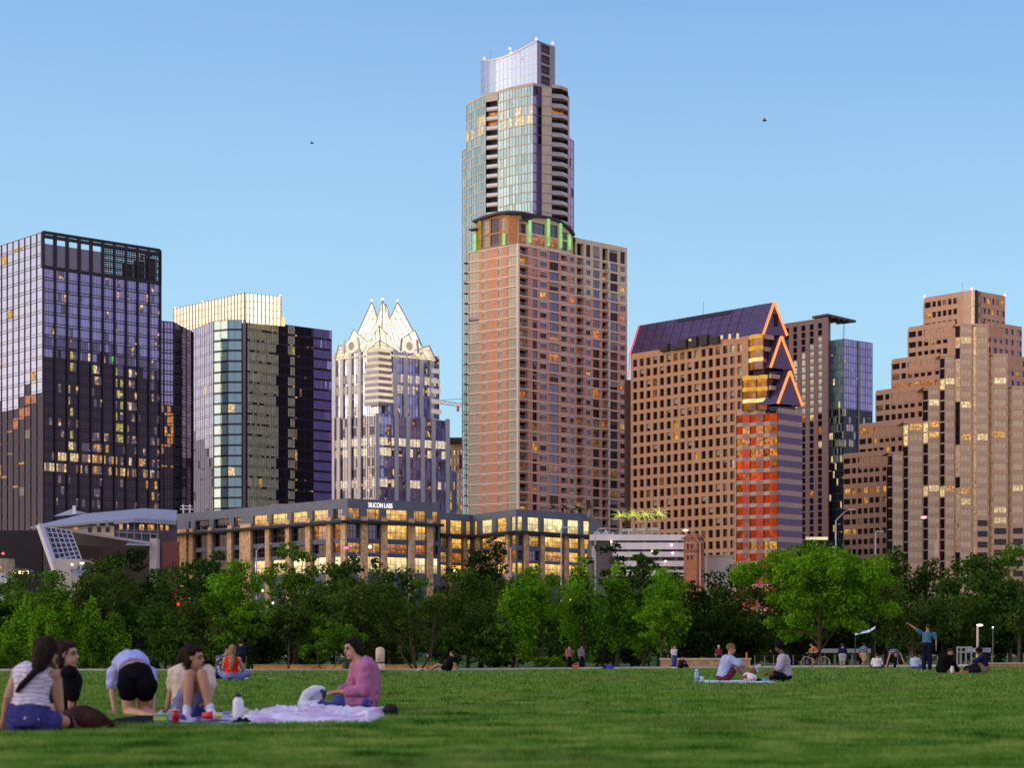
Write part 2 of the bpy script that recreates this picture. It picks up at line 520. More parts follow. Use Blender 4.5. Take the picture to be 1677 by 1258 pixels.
# ------------------------------------------------------------------ people
SK = {'fair': (0.50, 0.27, 0.19), 'tan': (0.42, 0.22, 0.14), 'brown': (0.16, 0.07, 0.04), 'mid': (0.30, 0.15, 0.09)}
def skinmat(t): return mat('skin_' + t, SK[t], 0.55, 0.10, 9, 0.35)
def hairmat(c): return mat('hair_%d_%d' % (c[0] * 1000, c[1] * 1000), c, 0.7, 0.6, 26, 0.10, bump=0.5, bscale=70)
def cloth(name, c, var=0.15, sc=6): return mat('cloth_' + name, c, 0.95, var, sc, 0.03, bump=0.7, bscale=11)
def stripe_cloth(name, c1, c2, per, wf=0.45):
    if name in MATS: return MATS[name]
    m, nt, out = newmat(name)
    p = N(nt, 'ShaderNodeBsdfPrincipled'); p.inputs['Roughness'].default_value = 0.9
    g = N(nt, 'ShaderNodeNewGeometry'); s = N(nt, 'ShaderNodeSeparateXYZ'); nt.links.new(g.outputs['Position'], s.inputs[0])
    f = noise_fac(nt, 5, detail=2)
    a = N(nt, 'ShaderNodeMath', operation='MULTIPLY_ADD'); a.inputs[1].default_value = 0.12; nt.links.new(f, a.inputs[0]); nt.links.new(s.outputs['Z'], a.inputs[2])
    q = N(nt, 'ShaderNodeMath', operation='MODULO'); q.inputs[1].default_value = per; nt.links.new(a.outputs[0], q.inputs[0])
    dv = N(nt, 'ShaderNodeMath', operation='DIVIDE'); dv.inputs[1].default_value = per; nt.links.new(q.outputs[0], dv.inputs[0])
    nt.links.new(ramp(nt, dv.outputs[0], [(0.0, c2), (wf * 0.5, c2), (wf, c1), (0.95, c1)]), p.inputs['Base Color'])
    nt.links.new(p.outputs[0], out.inputs[0])
    return m
def spot_cloth(name, c1, c2, scale=16, thr=0.55, soft=0.03):
    if name in MATS: return MATS[name]
    m, nt, out = newmat(name)
    p = N(nt, 'ShaderNodeBsdfPrincipled'); p.inputs['Roughness'].default_value = 0.9
    nt.links.new(ramp(nt, noise_fac(nt, scale, detail=2), [(thr - soft, c1), (thr + soft, c2)]), p.inputs['Base Color'])
    nt.links.new(p.outputs[0], out.inputs[0])
    return m

def fit(a, b, L):
    """point at most L from a towards b"""
    v = b - a
    return a + v.normalized() * L if v.length > L else b

def person(j, label, skin='fair', hair=((0.02, 0.012, 0.01), 'short'), top=None, bottom=None, shoes=None, k=1.0, vox=0.009, fine=True, group=None, hem=0.0):
    """j: joints in world space. top: (material, sleeve 0..1.9, looseness); bottom: (material, leg cover 0..2, looseness)"""
    V = lambda n: Vector(j[n])
    pel, che, nk, hd = V('pel'), V('che'), V('nk'), V('hd')
    sL, eL, wL, sR, eR, wR = (V(n) for n in ('sL', 'eL', 'wL', 'sR', 'eR', 'wR'))
    hL, kL, aL, hR, kR, aR = (V(n) for n in ('hL', 'kL', 'aL', 'hR', 'kR', 'aR'))
    f = Vector(j['f']).normalized(); u = (hd - nk).normalized()
    u = (Vector(j['u']) if 'u' in j else (Vector((0, 0, 1)) + u * 0.4)).normalized()
    f = (f - u * f.dot(u) * 0.9).normalized(); r = f.cross(u).normalized(); u = r.cross(f).normalized()
    gpt = Vector((pel.x, pel.y, gz(pel.x, pel.y)))
    root = thing('person', label, 'person', gpt, group or 'people out on the lawn')
    K = k
    fr = 2 if fine else 0
    # torso sections
    ax = ((sR - sL).normalized() + (hR - hL).normalized()).normalized()
    def secs(grow, s0, s1, wide=1.0, n=9):
        out = []
        prof = [(-0.12, .125, .095), (0.0, .168, .118), (0.18, .150, .105), (0.38, .126, .09), (0.6, .148, .108), (0.78, .165, .105), (0.93, .120, .078), (1.04, .062, .058)]
        for i in range(n):
            s = s0 + (s1 - s0) * i / (n - 1)
            ss = max(0, min(1, s))
            c = pel * (1 - ss) ** 2 + (che * 2 - (pel + nk) * 0.5) * 2 * ss * (1 - ss) + nk * ss ** 2
            tn = ((che * 2 - (pel + nk) * 0.5 - pel) * (1 - ss) + (nk - (che * 2 - (pel + nk) * 0.5)) * ss).normalized()
            c = c + tn * (s - ss) * 0.5 * K
            a = prof[0][1]; b = prof[0][2]
            for p, q in zip(prof, prof[1:]):
                if p[0] <= s <= q[0]:
                    t = (s - p[0]) / (q[0] - p[0]); a = p[1] + (q[1] - p[1]) * t; b = p[2] + (q[2] - p[2]) * t
            A = (ax - tn * ax.dot(tn)).normalized(); B = tn.cross(A)
            out.append((c, A * (a * K * wide + grow), B * (b * K + grow)))
        return out
    # --- body
    b = Blob()
    b.loft(secs(0, -0.1, 1.04))
    b.chain([nk - (hd - nk).normalized() * 0.05 * K, hd - u * 0.06 * K], [.06 * K, .05 * K])
    H = K
    b.ell(hd + u * 0.025 * H - f * 0.012 * H, (.076 * H, .094 * H, .092 * H), (r, f, u))
    b.ell(hd - u * 0.045 * H + f * 0.028 * H, (.056 * H, .062 * H, .075 * H), (r, f, u))
    b.cap(hd + f * 0.082 * H + u * 0.012 * H, hd + f * 0.104 * H - u * 0.026 * H, .010 * H, .015 * H, 8)     # nose
    b.ell(hd - u * 0.100 * H + f * 0.066 * H, (.024 * H, .020 * H, .018 * H), (r, f, u))                       # chin
    b.ell(hd + u * 0.030 * H + f * 0.075 * H, (.052 * H, .016 * H, .012 * H), (r, f, u))                       # brow
    b.ell(hd - u * 0.062 * H + f * 0.088 * H, (.024 * H, .012 * H, .010 * H), (r, f, u))                       # lips
    for s in (-1, 1): b.ell(hd + r * s * .074 * H - f * 0.008 * H - u * .008 * H, (.013 * H, .02 * H, .03 * H), (r, f, u))
    for s, e, w_, hn in ((sL, eL, wL, 'hnL'), (sR, eR, wR, 'hnR')):
        b.ell(s, (.058 * K,) * 3)
        b.cap(s, e, .050 * K, .037 * K); b.cap(e, w_, .038 * K, .026 * K)
        hdir = (Vector(j[hn]) - w_).normalized() if hn in j else (w_ - e).normalized()
        pn = hdir.cross(Vector((0.3, 0.2, 1))).normalized()          # across the palm
        b.ell(w_ + hdir * 0.055 * K, (.038 * K, .017 * K, .05 * K), (pn, hdir.cross(pn), hdir))
        if fine:
            nrm = hdir.cross(pn)
            for i, (o, L) in enumerate(((-.028, .068), (-.010, .078), (.010, .074), (.028, .058))):
                k0 = w_ + hdir * 0.09 * K + pn * o * K
                k1 = k0 + (hdir + nrm * 0.25 + pn * o * 3).normalized() * L * 0.55 * K
                k2 = k1 + (hdir + nrm * 0.8 + pn * o * 2).normalized() * L * 0.5 * K
                b.chain([k0, k1, k2], [.0095 * K, .009 * K, .0075 * K])
            t0 = w_ + hdir * 0.03 * K + pn * 0.034 * K
            b.chain([t0, t0 + (hdir * 0.7 + pn * 0.8).normalized() * 0.04 * K, t0 + (hdir * 1.0 + pn * 0.7).normalized() * 0.07 * K], [.013 * K, .011 * K, .009 * K])
        else:
            b.cap(w_ + hdir * 0.08 * K, w_ + hdir * 0.16 * K, .026 * K, .014 * K)
            b.cap(w_ + hdir * 0.04 * K + pn * .03 * K, w_ + hdir * 0.09 * K + pn * .05 * K, .012 * K, .010 * K)
    toes = []
    for h, kn, a, tn_ in ((hL, kL, aL, 'tL'), (hR, kR, aR, 'tR')):
        b.ell(h, (.095 * K,) * 3)
        b.cap(h, kn, .086 * K, .056 * K)
        mid = kn + (a - kn) * 0.35
        b.cap(kn, mid, .056 * K, .055 * K); b.cap(mid, a, .054 * K, .035 * K)
        t = Vector(j[tn_]) if tn_ in j else a + Vector((f.x, f.y, -0.25)).normalized() * 0.17 * K
        toes.append((a, t))
        if not shoes:
            b.cap(a, a + (t - a) * 0.6, .036 * K, .034 * K); b.ell(a + (t - a) * 0.75, (.042 * K, .042 * K, .028 * K)); b.ell(t, (.04 * K, .035 * K, .02 * K))
    body = b.build('body', skinmat(skin), root, vox, 2)
    # --- face details
    if fine:
        for s in (-1, 1):
            eb = MB(); eb.ball((0, 0, 0), (.016 * H, .007 * H, .0095 * H))
            c = hd + r * s * .030 * H + f * .0835 * H + u * .004 * H
            eb.v = [c + r * v[0] + f * v[1] + u * v[2] for v in eb.v]
            eb.build('eye', mat('eye_dark', (0.02, 0.014, 0.012), 0.25, 0.1), root, True)
            br = MB(); br.bar(c + u * .022 * H - r * .018 * H + f * .006 * H, c + u * .024 * H + r * .018 * H + f * .006 * H, .011 * H)
            br.build('eyebrow', mat('brow_dark', (0.03, 0.018, 0.012), 0.8, 0.1), root)
        lp = MB(); lp.ball((0, 0, 0), (.023 * H, .007 * H, .008 * H)); c = hd - u * .062 * H + f * .098 * H
        lp.v = [c + r * v[0] + f * v[1] + u * v[2] for v in lp.v]
        lp.build('mouth', mat('lips', (0.35, 0.10, 0.09), 0.5, 0.1), root, True)
    # --- clothes
    if top:
        tm, sl, lo = top
        t = Blob(); t.loft(secs(.014 + lo, hem if hem else 0.02, 1.0 if lo < .02 else 1.03))
        for s, e, w_ in ((sL, eL, wL), (sR, eR, wR)):
            if sl <= 0:
                t.ell(s + (nk - s) * 0.30, (.062 * K, .062 * K, .05 * K)); continue
            t.ell(s, (.066 * K + lo, .066 * K + lo, .064 * K + lo))
            q = s + (e - s) * min(1, sl); t.cap(s, q, .058 * K + lo, .05 * K + lo * 1.2)
            if sl > 1:
                t.cap(e, e + (w_ - e) * (sl - 1), .05 * K + lo, .040 * K + lo * 0.8)
        if j.get('hood'):
            q = nk - f * 0.07 * K + Vector((0, 0, -0.02)); t.ell(q, (.115 * K, .115 * K, .06 * K))
        if j.get('lap'):
            for h, kn in ((hL, kL), (hR, kR)): t.cap(h, h + (kn - h) * j['lap'], .115 * K, .095 * K)
        t.build('hoodie' if j.get('hood') else 'top', tm, root, max(vox, 0.01), 3, .030 if fine else 0, .07)
    if bottom:
        bm_, cv, lo = bottom
        t = Blob(); t.loft(secs(.016 + lo, -0.12, 0.20, n=5))
        for h, kn, a in ((hL, kL, aL), (hR, kR, aR)):
            t.ell(h, (.105 * K + lo,) * 3)
            t.cap(h, h + (kn - h) * min(1, cv), .10 * K + lo, (.10 - .036 * min(1, cv)) * K + lo)
            if cv > 1:
                t.ell(kn, (.068 * K + lo,) * 3)
                t.cap(kn, kn + (a - kn) * (cv - 1), .066 * K + lo, (.068 - .02 * (cv - 1)) * K + lo)
        t.build('shorts' if cv < 1 else 'trousers', bm_, root, max(vox, 0.01), 2, .016 if fine else 0, .06)
    if shoes:
        for a, tt in toes:
            t = Blob(); dr = (tt - a)
            t.cap(a - Vector((0, 0, 0.0)), a + Vector((0, 0, 0.035 * K)), .046 * K, .044 * K)
            t.cap(a + dr * 0.1 - Vector((0, 0, .012)), a + dr * 0.65, .044 * K, .043 * K); t.ell(tt, (.045 * K, .045 * K, .034 * K))
            t.build('shoe', shoes, root, max(vox, 0.009), 2)
    # --- hair
    hc, hs = hair
    hm = hairmat(hc)
    t = Blob()
    if hs != 'none':
        t.ell(hd + u * 0.040 * H - f * 0.026 * H, (.088 * H, .096 * H, .092 * H), (r, f, u))
        t.ell(hd + u * 0.085 * H + f * 0.030 * H, (.066 * H, .058 * H, .034 * H), (r, f, u))
    if hs in ('long', 'tail', 'loose'):
        t.ell(hd - f * 0.060 * H - u * 0.02 * H, (.082 * H, .055 * H, .10 * H), (r, f, u))
    if hs in ('long', 'loose'):
        for s in (-1, 1): t.cap(hd + r * s * .062 * H - f * 0.02 * H + u * .03 * H, hd + r * s * .066 * H - f * 0.03 * H - u * 0.10 * H, .030 * H, .028 * H)
    if 'locks' in j:
        for lk in j['locks']: t.chain([Vector(p) for p, _ in lk], [q for _, q in lk])
    if hs == 'bun':
        for s in (-1, 1): t.cap(hd + r * s * .058 * H + u * .05 * H + f * .02 * H, hd + r * s * .060 * H - f * .05 * H - u * .045 * H, .032 * H, .040 * H)
        t.ell(hd - f * .075 * H + u * .0 * H, (.075 * H, .055 * H, .085 * H), (r, f, u))
        t.ell(hd - f * 0.115 * H + u * 0.03 * H, (.04 * H,) * 3, None)
        t.ell(hd - f * 0.05 * H - u * 0.035 * H, (.07 * H, .05 * H, .05 * H), (r, f, u))
    if hs == 'afro':
        t.ell(hd + u * 0.05 * H - f * 0.02 * H, (.125 * H, .125 * H, .115 * H), (r, f, u))
    t.build('hair', hm, root, max(vox, 0.009), 2, .014 if fine else 0, .022)
    return root

def posed(pose, x, y, ang, k=1.0, lean=0.0):
    """joint set for a simple pose: facing angle measured from +Y (away from the camera), clockwise seen from above"""
    z0 = gz(x, y)
    P = {}
    if pose in ('stand', 'walk', 'point'):
        P = dict(pel=(0, 0, .95), che=(0, .02, 1.22), nk=(0, .0, 1.45), hd=(0, .03, 1.62), sL=(-.18, 0, 1.40), sR=(.18, 0, 1.40),
                 eL=(-.23, -.02, 1.12), eR=(.23, -.02, 1.12), wL=(-.24, .08, .88), wR=(.24, .08, .88),
                 hL=(-.09, 0, .92), hR=(.09, 0, .92), kL=(-.10, .03, .5), kR=(.10, .02, .5), aL=(-.11, 0, .08), aR=(.11, 0, .08))
        if pose == 'walk':
            P.update(kL=(-.09, .22, .52), aL=(-.09, .34, .10), kR=(.09, -.02, .50), aR=(.09, -.36, .14), wL=(-.22, -.12, .92), wR=(.24, .26, .95), eL=(-.23, -.12, 1.14), eR=(.23, .06, 1.12))
    if pose == 'cross':
        P = dict(pel=(0, 0, .12), che=(0, .04, .38), nk=(0, .06, .60), hd=(0, .10, .77), sL=(-.18, .05, .54), sR=(.18, .05, .54),
                 eL=(-.26, .14, .30), eR=(.26, .14, .30), wL=(-.16, .34, .22), wR=(.16, .34, .22),
                 hL=(-.10, .02, .11), hR=(.10, .02, .11), kL=(-.34, .30, .18), kR=(.34, .30, .18), aL=(.08, .36, .07), aR=(-.08, .30, .07))
    if pose == 'knees':
        P = dict(pel=(0, 0, .12), che=(0, .06, .38), nk=(0, .14, .60), hd=(0, .22, .75), sL=(-.18, .12, .55), sR=(.18, .12, .55),
                 eL=(-.24, .30, .42), eR=(.24, .30, .42), wL=(-.10, .46, .40), wR=(.10, .46, .40),
                 hL=(-.10, .02, .12), hR=(.10, .02, .12), kL=(-.12, .36, .42), kR=(.12, .34, .40), aL=(-.12, .62, .08), aR=(.12, .60, .08))
    if pose == 'back':            # sitting, leaning back on the hands
        P = dict(pel=(0, 0, .12), che=(0, -.10, .38), nk=(0, -.20, .58), hd=(0, -.20, .76), sL=(-.19, -.18, .53), sR=(.19, -.18, .53),
                 eL=(-.26, -.32, .32), eR=(.26, -.32, .32), wL=(-.24, -.42, .08), wR=(.24, -.42, .08),
                 hL=(-.10, .02, .11), hR=(.10, .02, .11), kL=(-.14, .40, .30), kR=(.14, .40, .26), aL=(-.14, .72, .08), aR=(.14, .74, .08))
    if pose == 'bend':            # hands and feet on the ground, head hanging between the arms
        P = dict(pel=(0, -.25, .62), che=(0, .02, .66), nk=(0, .24, .60), hd=(0, .36, .56), sL=(-.18, .22, .58), sR=(.18, .22, .58),
                 eL=(-.28, .30, .32), eR=(.28, .30, .32), wL=(-.34, .36, .07), wR=(.34, .36, .07),
                 hL=(-.10, -.28, .58), hR=(.10, -.28, .58), kL=(-.14, -.40, .30), kR=(.14, -.40, .30), aL=(-.14, -.62, .06), aR=(.14, -.62, .06))
    if pose == 'ride':
        P = dict(pel=(0, -.12, .95), che=(0, .04, 1.18), nk=(0, .20, 1.38), hd=(0, .28, 1.55), sL=(-.17, .18, 1.33), sR=(.17, .18, 1.33),
                 eL=(-.22, .36, 1.12), eR=(.22, .36, 1.12), wL=(-.22, .52, 1.02), wR=(.22, .52, 1.02),
                 hL=(-.09, -.10, .92), hR=(.09, -.10, .92), kL=(-.09, .26, .72), kR=(.09, .18, .56), aL=(-.10, .06, .36), aR=(.10, .10, .16))
    c, s = math.cos(ang), math.sin(ang)
    out = {}
    for n, p in P.items():
        px, py, pz = p[0] * k, p[1] * k, p[2] * k
        out[n] = Vector((x + px * c + py * s, y - px * s + py * c, z0 + pz))
    out['f'] = Vector((s, c, -0.12))
    return out
# ------------------------------------------------------------------ the people in the park
def build_foreground_people():
    # --- woman at the far left, back to us, elbow on her knee
    d = 16.2
    J = lambda px, py, dy=0: at(px, py, d + dy)
    j = dict(pel=J(46, 1181, 0), che=J(52, 1126, .04), nk=J(63, 1096, .08), hd=J(75, 1069, .12), f=(.72, .65, -.25),
             sL=J(29, 1103, .06), sR=J(86, 1107, .05), eL=J(13, 1142, -.04), wL=J(6, 1182, 0.02), hnL=J(0, 1197, .05),
             eR=J(98, 1163, .10), wR=J(97, 1113, .13), hnR=J(92, 1092, .12),
             hL=J(32, 1183, .02), hR=J(62, 1183, .02), kL=J(56, 1182, .42), aL=J(84, 1194, .52), kR=J(104, 1183, .10), aR=J(80, 1194, .38),
             locks=[[(J(78, 1058, .05), .085), (J(70, 1075, .0), .085), (J(64, 1090, -.04), .065)],
                    [(J(70, 1086, -.04), .05), (J(62, 1096, -.07), .032), (J(50, 1108, -.10), .027), (J(38, 1120, -.10), .026), (J(28, 1132, -.09), .018)]])
    person(j, 'woman in striped sleeveless top and denim shorts, cheek on her fist', 'tan', ((.022, .011, .010), 'loose'),
           (stripe_cloth('cloth_striped_white', (.66, .60, .72), (.36, .27, .42), .040, .30), 0, .012), (cloth('denim_indigo', (.055, .055, .22), .3), .55, .016), hem=-.02)
    # --- woman in black beside her, in profile
    d = 17.3
    j = dict(pel=J(92, 1174, .05), che=J(106, 1132, .05), nk=J(110, 1099, .02), hd=J(110, 1072, 0), f=(1, -.28, -.10),
             sL=J(106, 1104, .19), sR=J(113, 1106, -.15), eL=J(118, 1138, .22), wL=J(122, 1162, .10), hnL=J(126, 1172, .05),
             eR=J(118, 1137, -.17), wR=J(116, 1160, -.16), hnR=J(113, 1172, -.14),
             hL=J(90, 1178, .14), hR=J(92, 1178, -.06), kL=J(132, 1172, .30), aL=J(108, 1188, .10), kR=J(84, 1163, -.36), aR=J(112, 1186, -.30),
             locks=[[(J(100, 1066, .02), .07), (J(96, 1078, .02), .06), (J(96, 1094, .02), .04)]])
    person(j, 'woman in black tee smiling in profile behind the striped-top woman', 'fair', ((.030, .016, .013), 'long'),
           (cloth('black_tee', (.008, .008, .010)), 1.0, .018), (cloth('black_shorts', (.010, .010, .014)), .5, .012), hem=-.02)
    # --- person on hands and knees, seen from behind
    d = 20.3
    j = dict(pel=J(224, 1119, 0), che=J(217, 1088, .34), nk=J(212, 1096, .60), hd=J(210, 1110, .74), f=(0, .25, -1), u=(0, .9, .1),
             sL=J(188, 1103, .52), sR=J(243, 1103, .50), eL=J(184, 1136, .48), wL=J(188, 1164, .42), hnL=J(188, 1174, .34),
             eR=J(249, 1138, .30), wR=J(250, 1165, .12), hnR=J(251, 1176, .02),
             hL=J(210, 1124, -.02), hR=J(240, 1124, -.02), kL=J(210, 1167, .02), aL=J(240, 1172, -.30), kR=J(232, 1164, .16), aR=J(252, 1171, -.10), tL=J(254, 1174, -.36), tR=J(262, 1174, -.12))
    person(j, 'person in lavender tee and black shorts kneeling on all fours, seen from behind', 'fair', ((.02, .012, .012), 'short'),
           (cloth('lavender_tee', (.40, .42, .78), .1), .55, .022), (cloth('black_bike_shorts', (.006, .006, .008)), .26, .012), hem=.30)
    # --- woman hugging her knees
    d = 19.6
    j = dict(pel=J(312, 1160, .30), che=J(306, 1122, .40), nk=J(313, 1096, .38), hd=J(318, 1077, .34), f=(.95, -.32, .04),
             sL=J(287, 1104, .40), sR=J(339, 1101, .40), eL=J(280, 1132, .50), wL=J(274, 1160, .52), hnL=J(272, 1170, .50),
             eR=J(346, 1130, .34), wR=J(341, 1152, .16), hnR=J(338, 1162, .08),
             hL=J(301, 1164, .30), hR=J(325, 1164, .30), kL=J(311, 1106, .02), kR=J(331, 1105, .02), aL=J(306, 1166, -.04), aR=J(344, 1164, -.03),
             tL=J(305, 1174, -.20), tR=J(349, 1173, -.17),
             locks=[[(J(308, 1068, .38), .08), (J(298, 1082, .44), .065), (J(290, 1098, .46), .05), (J(280, 1110, .46), .035), (J(274, 1118, .46), .016)]])
    person(j, 'woman hugging her bare knees, long dark hair, looking right', 'tan', ((.018, .010, .008), 'long'),
           (cloth('sand_top', (.62, .52, .44)), .7, .014), (cloth('pale_denim', (.16, .18, .34)), .42, .014), cloth('white_sneaker', (.55, .55, .72), .2), hem=-.02)
    # --- woman in the pink hoodie
    d = 22.4
    j = dict(pel=J(598, 1147, 0), che=J(603, 1112, 0), nk=J(590, 1085, 0), hd=J(577, 1063, 0), f=(-.80, -.58, -.06),
             sL=J(598, 1094, -.17), sR=J(586, 1093, .17), eL=J(596, 1131, -.20), wL=J(561, 1134, -.16), hnL=J(545, 1136, -.10),
             eR=J(578, 1127, .20), wR=J(554, 1133, .10), hnR=J(540, 1134, .05),
             hL=J(598, 1152, -.10), hR=J(598, 1152, .10), kL=J(556, 1152, -.14), kR=J(553, 1151, .22), aL=J(580, 1161, .06), aR=J(574, 1162, -.02),
             hood=True, lap=.62)
    person(j, 'woman in a pink hoodie and jeans sitting on the blanket, looking left', 'fair', ((.014, .009, .009), 'bun'),
           (cloth('pink_hoodie', (.44, .165, .31), .2), 1.72, .030), (cloth('blue_jeans', (.05, .07, .30), .3), 1.9, .008), cloth('dark_sock', (.03, .03, .08)), hem=-.06)

def build_midground_people():
    P = at
    # couple with the dog
    d = 45.0
    a = posed('knees', P(1184, 0, d).x, d, 1.35, 1.0)
    a['hd'] += Vector((-.02, 0, .03)); a['eR'] += Vector((.05, -.05, 0)); a['wR'] = P(1216, 1093, d - .1); a['hnR'] = P(1226, 1093, d - .1); a['f'] = Vector((.95, -.3, -.12))
    person(a, 'person in pale blue tee with knees up beside the dog', 'tan', ((.17, .11, .05), 'short'), (cloth('pale_blue_tee', (.36, .42, .66)), .8, .03),
           (cloth('maroon_shorts', (.12, .03, .05)), .5, .02), None, vox=.014, fine=True)
    b = posed('cross', P(1287, 0, d + .5).x, d + .5, -1.35, 1.05)
    b['hd'] += Vector((-.05, 0, .02)); b['f'] = Vector((-.95, -.35, -.15))
    person(b, 'person in pale checked shirt with big dark hair facing the dog', 'brown', ((.006, .004, .006), 'afro'), (stripe_cloth('cloth_pale_check', (.46, .40, .50), (.33, .27, .38), .06), .9, .035),
           (cloth('black_short_trousers', (.012, .012, .016)), .7, .02), None, vox=.014)
    # couple on the left
    d = 48.0
    a = posed('cross', P(379, 0, d).x, d, .15, 1.0)
    X = lambda p, q: [P(379, 1076, d - .08), P(379, 1086, d - .16), P(378, 1097, d - .17)]
    a['locks'] = [[(v, r) for v, r in zip(X(0, 0), (.085, .075, .045))]]
    person(a, 'blond woman in a bright red top and jeans, back turned', 'fair', ((.30, .20, .10), 'long'), (cloth('red_top', (.85, .015, .008), .08), 0, .014),
           (cloth('light_jeans', (.16, .22, .46)), 1.9, .012), None, vox=.014, fine=False)
    b = posed('knees', P(360, 0, d + .9).x, d + .9, .75, 1.0); b['f'] = Vector((.8, -.35, -.1)); b['hd'] += Vector((.03, 0, .02))
    person(b, 'man in dark patterned shirt sitting beside the woman in red', 'tan', ((.02, .012, .01), 'short'), (spot_cloth('cloth_navy_pattern', (.02, .025, .06), (.32, .34, .42), 14, .56), .9, .03),
           (cloth('dark_shorts', (.02, .02, .03)), .7, .02), cloth('white_shoe', (.7, .7, .7), .1), vox=.014)
    c = posed('stand', P(394.5, 0, 70).x, 70, .2, .66)
    person(c, 'small child in dark navy clothes standing behind the red-top couple', 'fair', ((.03, .02, .015), 'short'), (cloth('navy_child_top', (.015, .02, .05)), .9, .02), (cloth('navy_child_shorts', (.012, .014, .03)), .7, .02), cloth('grey_shoe', (.4, .4, .42)), vox=.018, fine=False)
    # man pointing
    d = 74.0
    a = posed('stand', P(1518, 0, d).x, d, .35, 1.02)
    z = a['nk'].z
    a['sL'] = P(1508, 1037, d); a['sR'] = P(1530, 1039, d); a['eL'] = P(1498, 1030, d); a['wL'] = P(1490, 1024, d); a['hnL'] = P(1486, 1021, d)
    a['eL'] = P(1499, 1029.5, d - .1); a['hd'] = P(1519.5, 1027.5, d); a['nk'] = P(1519, 1035.5, d)
    a['eR'] = P(1533, 1050, d); a['wR'] = P(1533, 1060, d - .05); a['f'] = Vector((-.2, .95, .2))
    person(a, 'man in blue tee pointing up to the left with an outstretched arm', 'tan', ((.05, .03, .02), 'short'), (cloth('steel_blue_tee', (.075, .19, .32)), .6, .022),
           (cloth('navy_jeans', (.012, .014, .035)), 2.0, .03), cloth('pale_shoe', (.5, .5, .5)), vox=.018, fine=False)
    b = posed('knees', P(1541, 0, 66).x, 66, 1.25, 1.0); b['f'] = Vector((.75, -.55, -.45)); b['hd'] += Vector((.12, 0, -.02)); b['nk'] += Vector((.05, 0, 0))
    b['wR'] = b['pel'] + Vector((.42, -.1, -.04)); b['eR'] = b['pel'] + Vector((.36, -.12, .22))
    person(b, 'man in black tee sitting hunched behind a white bottle', 'tan', ((.03, .018, .012), 'short'), (cloth('black_tee_loose', (.007, .007, .008)), .9, .05),
           (cloth('black_trousers', (.008, .008, .01)), 1.9, .03), cloth('white_trainer', (.6, .6, .58)), vox=.016)
    c = posed('knees', P(1614, 0, 67).x, 67, -1.3, 1.0); c['f'] = Vector((-.9, -.3, -.1))
    person(c, 'person in navy top and khaki trousers sitting behind the black backpack', 'brown', ((.01, .006, .008), 'afro'), (cloth('navy_top', (.02, .018, .06)), 1.6, .03),
           (cloth('khaki', (.22, .16, .10)), 1.9, .03), None, vox=.016, fine=False)
    # boys on the path edge
    g = 1.0
    a = posed('stand', P(1380, 0, 104).x, 104, .3, .75)
    person(a, 'boy in navy shirt and pale shorts standing with his back turned', 'fair', ((.06, .035, .02), 'short'), (cloth('navy_shirt', (.012, .018, .06)), .9, .03), (cloth('pale_shorts', (.38, .36, .48)), .8, .04), cloth('white_kid_shoe', (.7, .68, .64)), vox=.02, fine=False)
    b = posed('walk', P(1414, 0, 104).x, 104, .9, .77)
    person(b, 'boy in grey-blue tee and tan shorts walking', 'tan', ((.05, .03, .02), 'short'), (cloth('grey_blue_tee', (.12, .16, .22)), .9, .03), (cloth('tan_shorts', (.48, .30, .19)), .8, .04), None, vox=.02, fine=False)
    c = posed('cross', P(1436, 0, 92).x, 92, .2, .85)
    person(c, 'person in white shirt sitting low on the grass with back turned', 'fair', ((.05, .03, .02), 'short'), (cloth('white_shirt', (.70, .70, .66)), .9, .03), (cloth('grey_trousers', (.10, .09, .09)), 1.8, .02), None, vox=.02, fine=False)
    e = posed('bend', P(1464, 0, 88).x, 88, PI, 1.25)
    person(e, 'woman bending forward with both bare arms braced on the grass', 'tan', ((.10, .055, .03), 'long'), (stripe_cloth('cloth_navy_stripe', (.02, .02, .08), (.5, .5, .6), .09, .3), 0, .02), (cloth('navy_tights', (.02, .02, .06)), 1.9, .01), None, vox=.02, fine=False)
    h = posed('cross', P(1498, 0, 90).x, 90, .6, .85)
    person(h, 'person in pale blue shirt sitting beside the pointing man\'s legs', 'fair', ((.03, .02, .02), 'short'), (cloth('pale_blue_shirt', (.42, .50, .68)), .9, .03), (cloth('blue_shorts', (.08, .10, .25)), .8, .02), None, vox=.02, fine=False)
    # cyclist
    a = posed('ride', P(1336, 0, 118).x, 118, -1.45, .92)
    person(a, 'person in orange top riding a bicycle along the path', 'tan', ((.01, .008, .008), 'short'), (cloth('orange_top', (.75, .20, .06)), .6, .02), (cloth('black_shorts_b', (.01, .01, .012)), .9, .02), None, vox=.022, fine=False)
    # girl by the stone wall
    a = posed('stand', P(1104, 0, 116).x, 116, 2.6, .80)
    a['eL'] += Vector((0, -.1, .06)); a['wL'] = a['hd'] + Vector((-.12, -.06, -.10)); a['eL'] = a['sL'] + Vector((-.2, -.05, -.02))
    person(a, 'girl in white top and blue shorts standing before the stone wall', 'fair', ((.08, .045, .03), 'long'), (cloth('white_top', (.72, .66, .68)), .7, .02), (cloth('blue_jean_shorts', (.06, .08, .30)), 1.5, .03), cloth('white_girl_shoe', (.8, .8, .8)), vox=.02, fine=False)
    b = posed('knees', P(1114, 0, 118.5).x, 118.5, 2.4, .9)
    person(b, 'person in dark clothes sitting low at the foot of the stone wall', 'tan', ((.02, .012, .01), 'short'), (cloth('dark_top', (.02, .018, .022)), 1.5, .02), (cloth('dark_trousers', (.015, .013, .018)), 1.9, .02), None, vox=.02, fine=False)
    c = posed('stand', P(1177, 0, 127).x, 127, 2.9, .86)
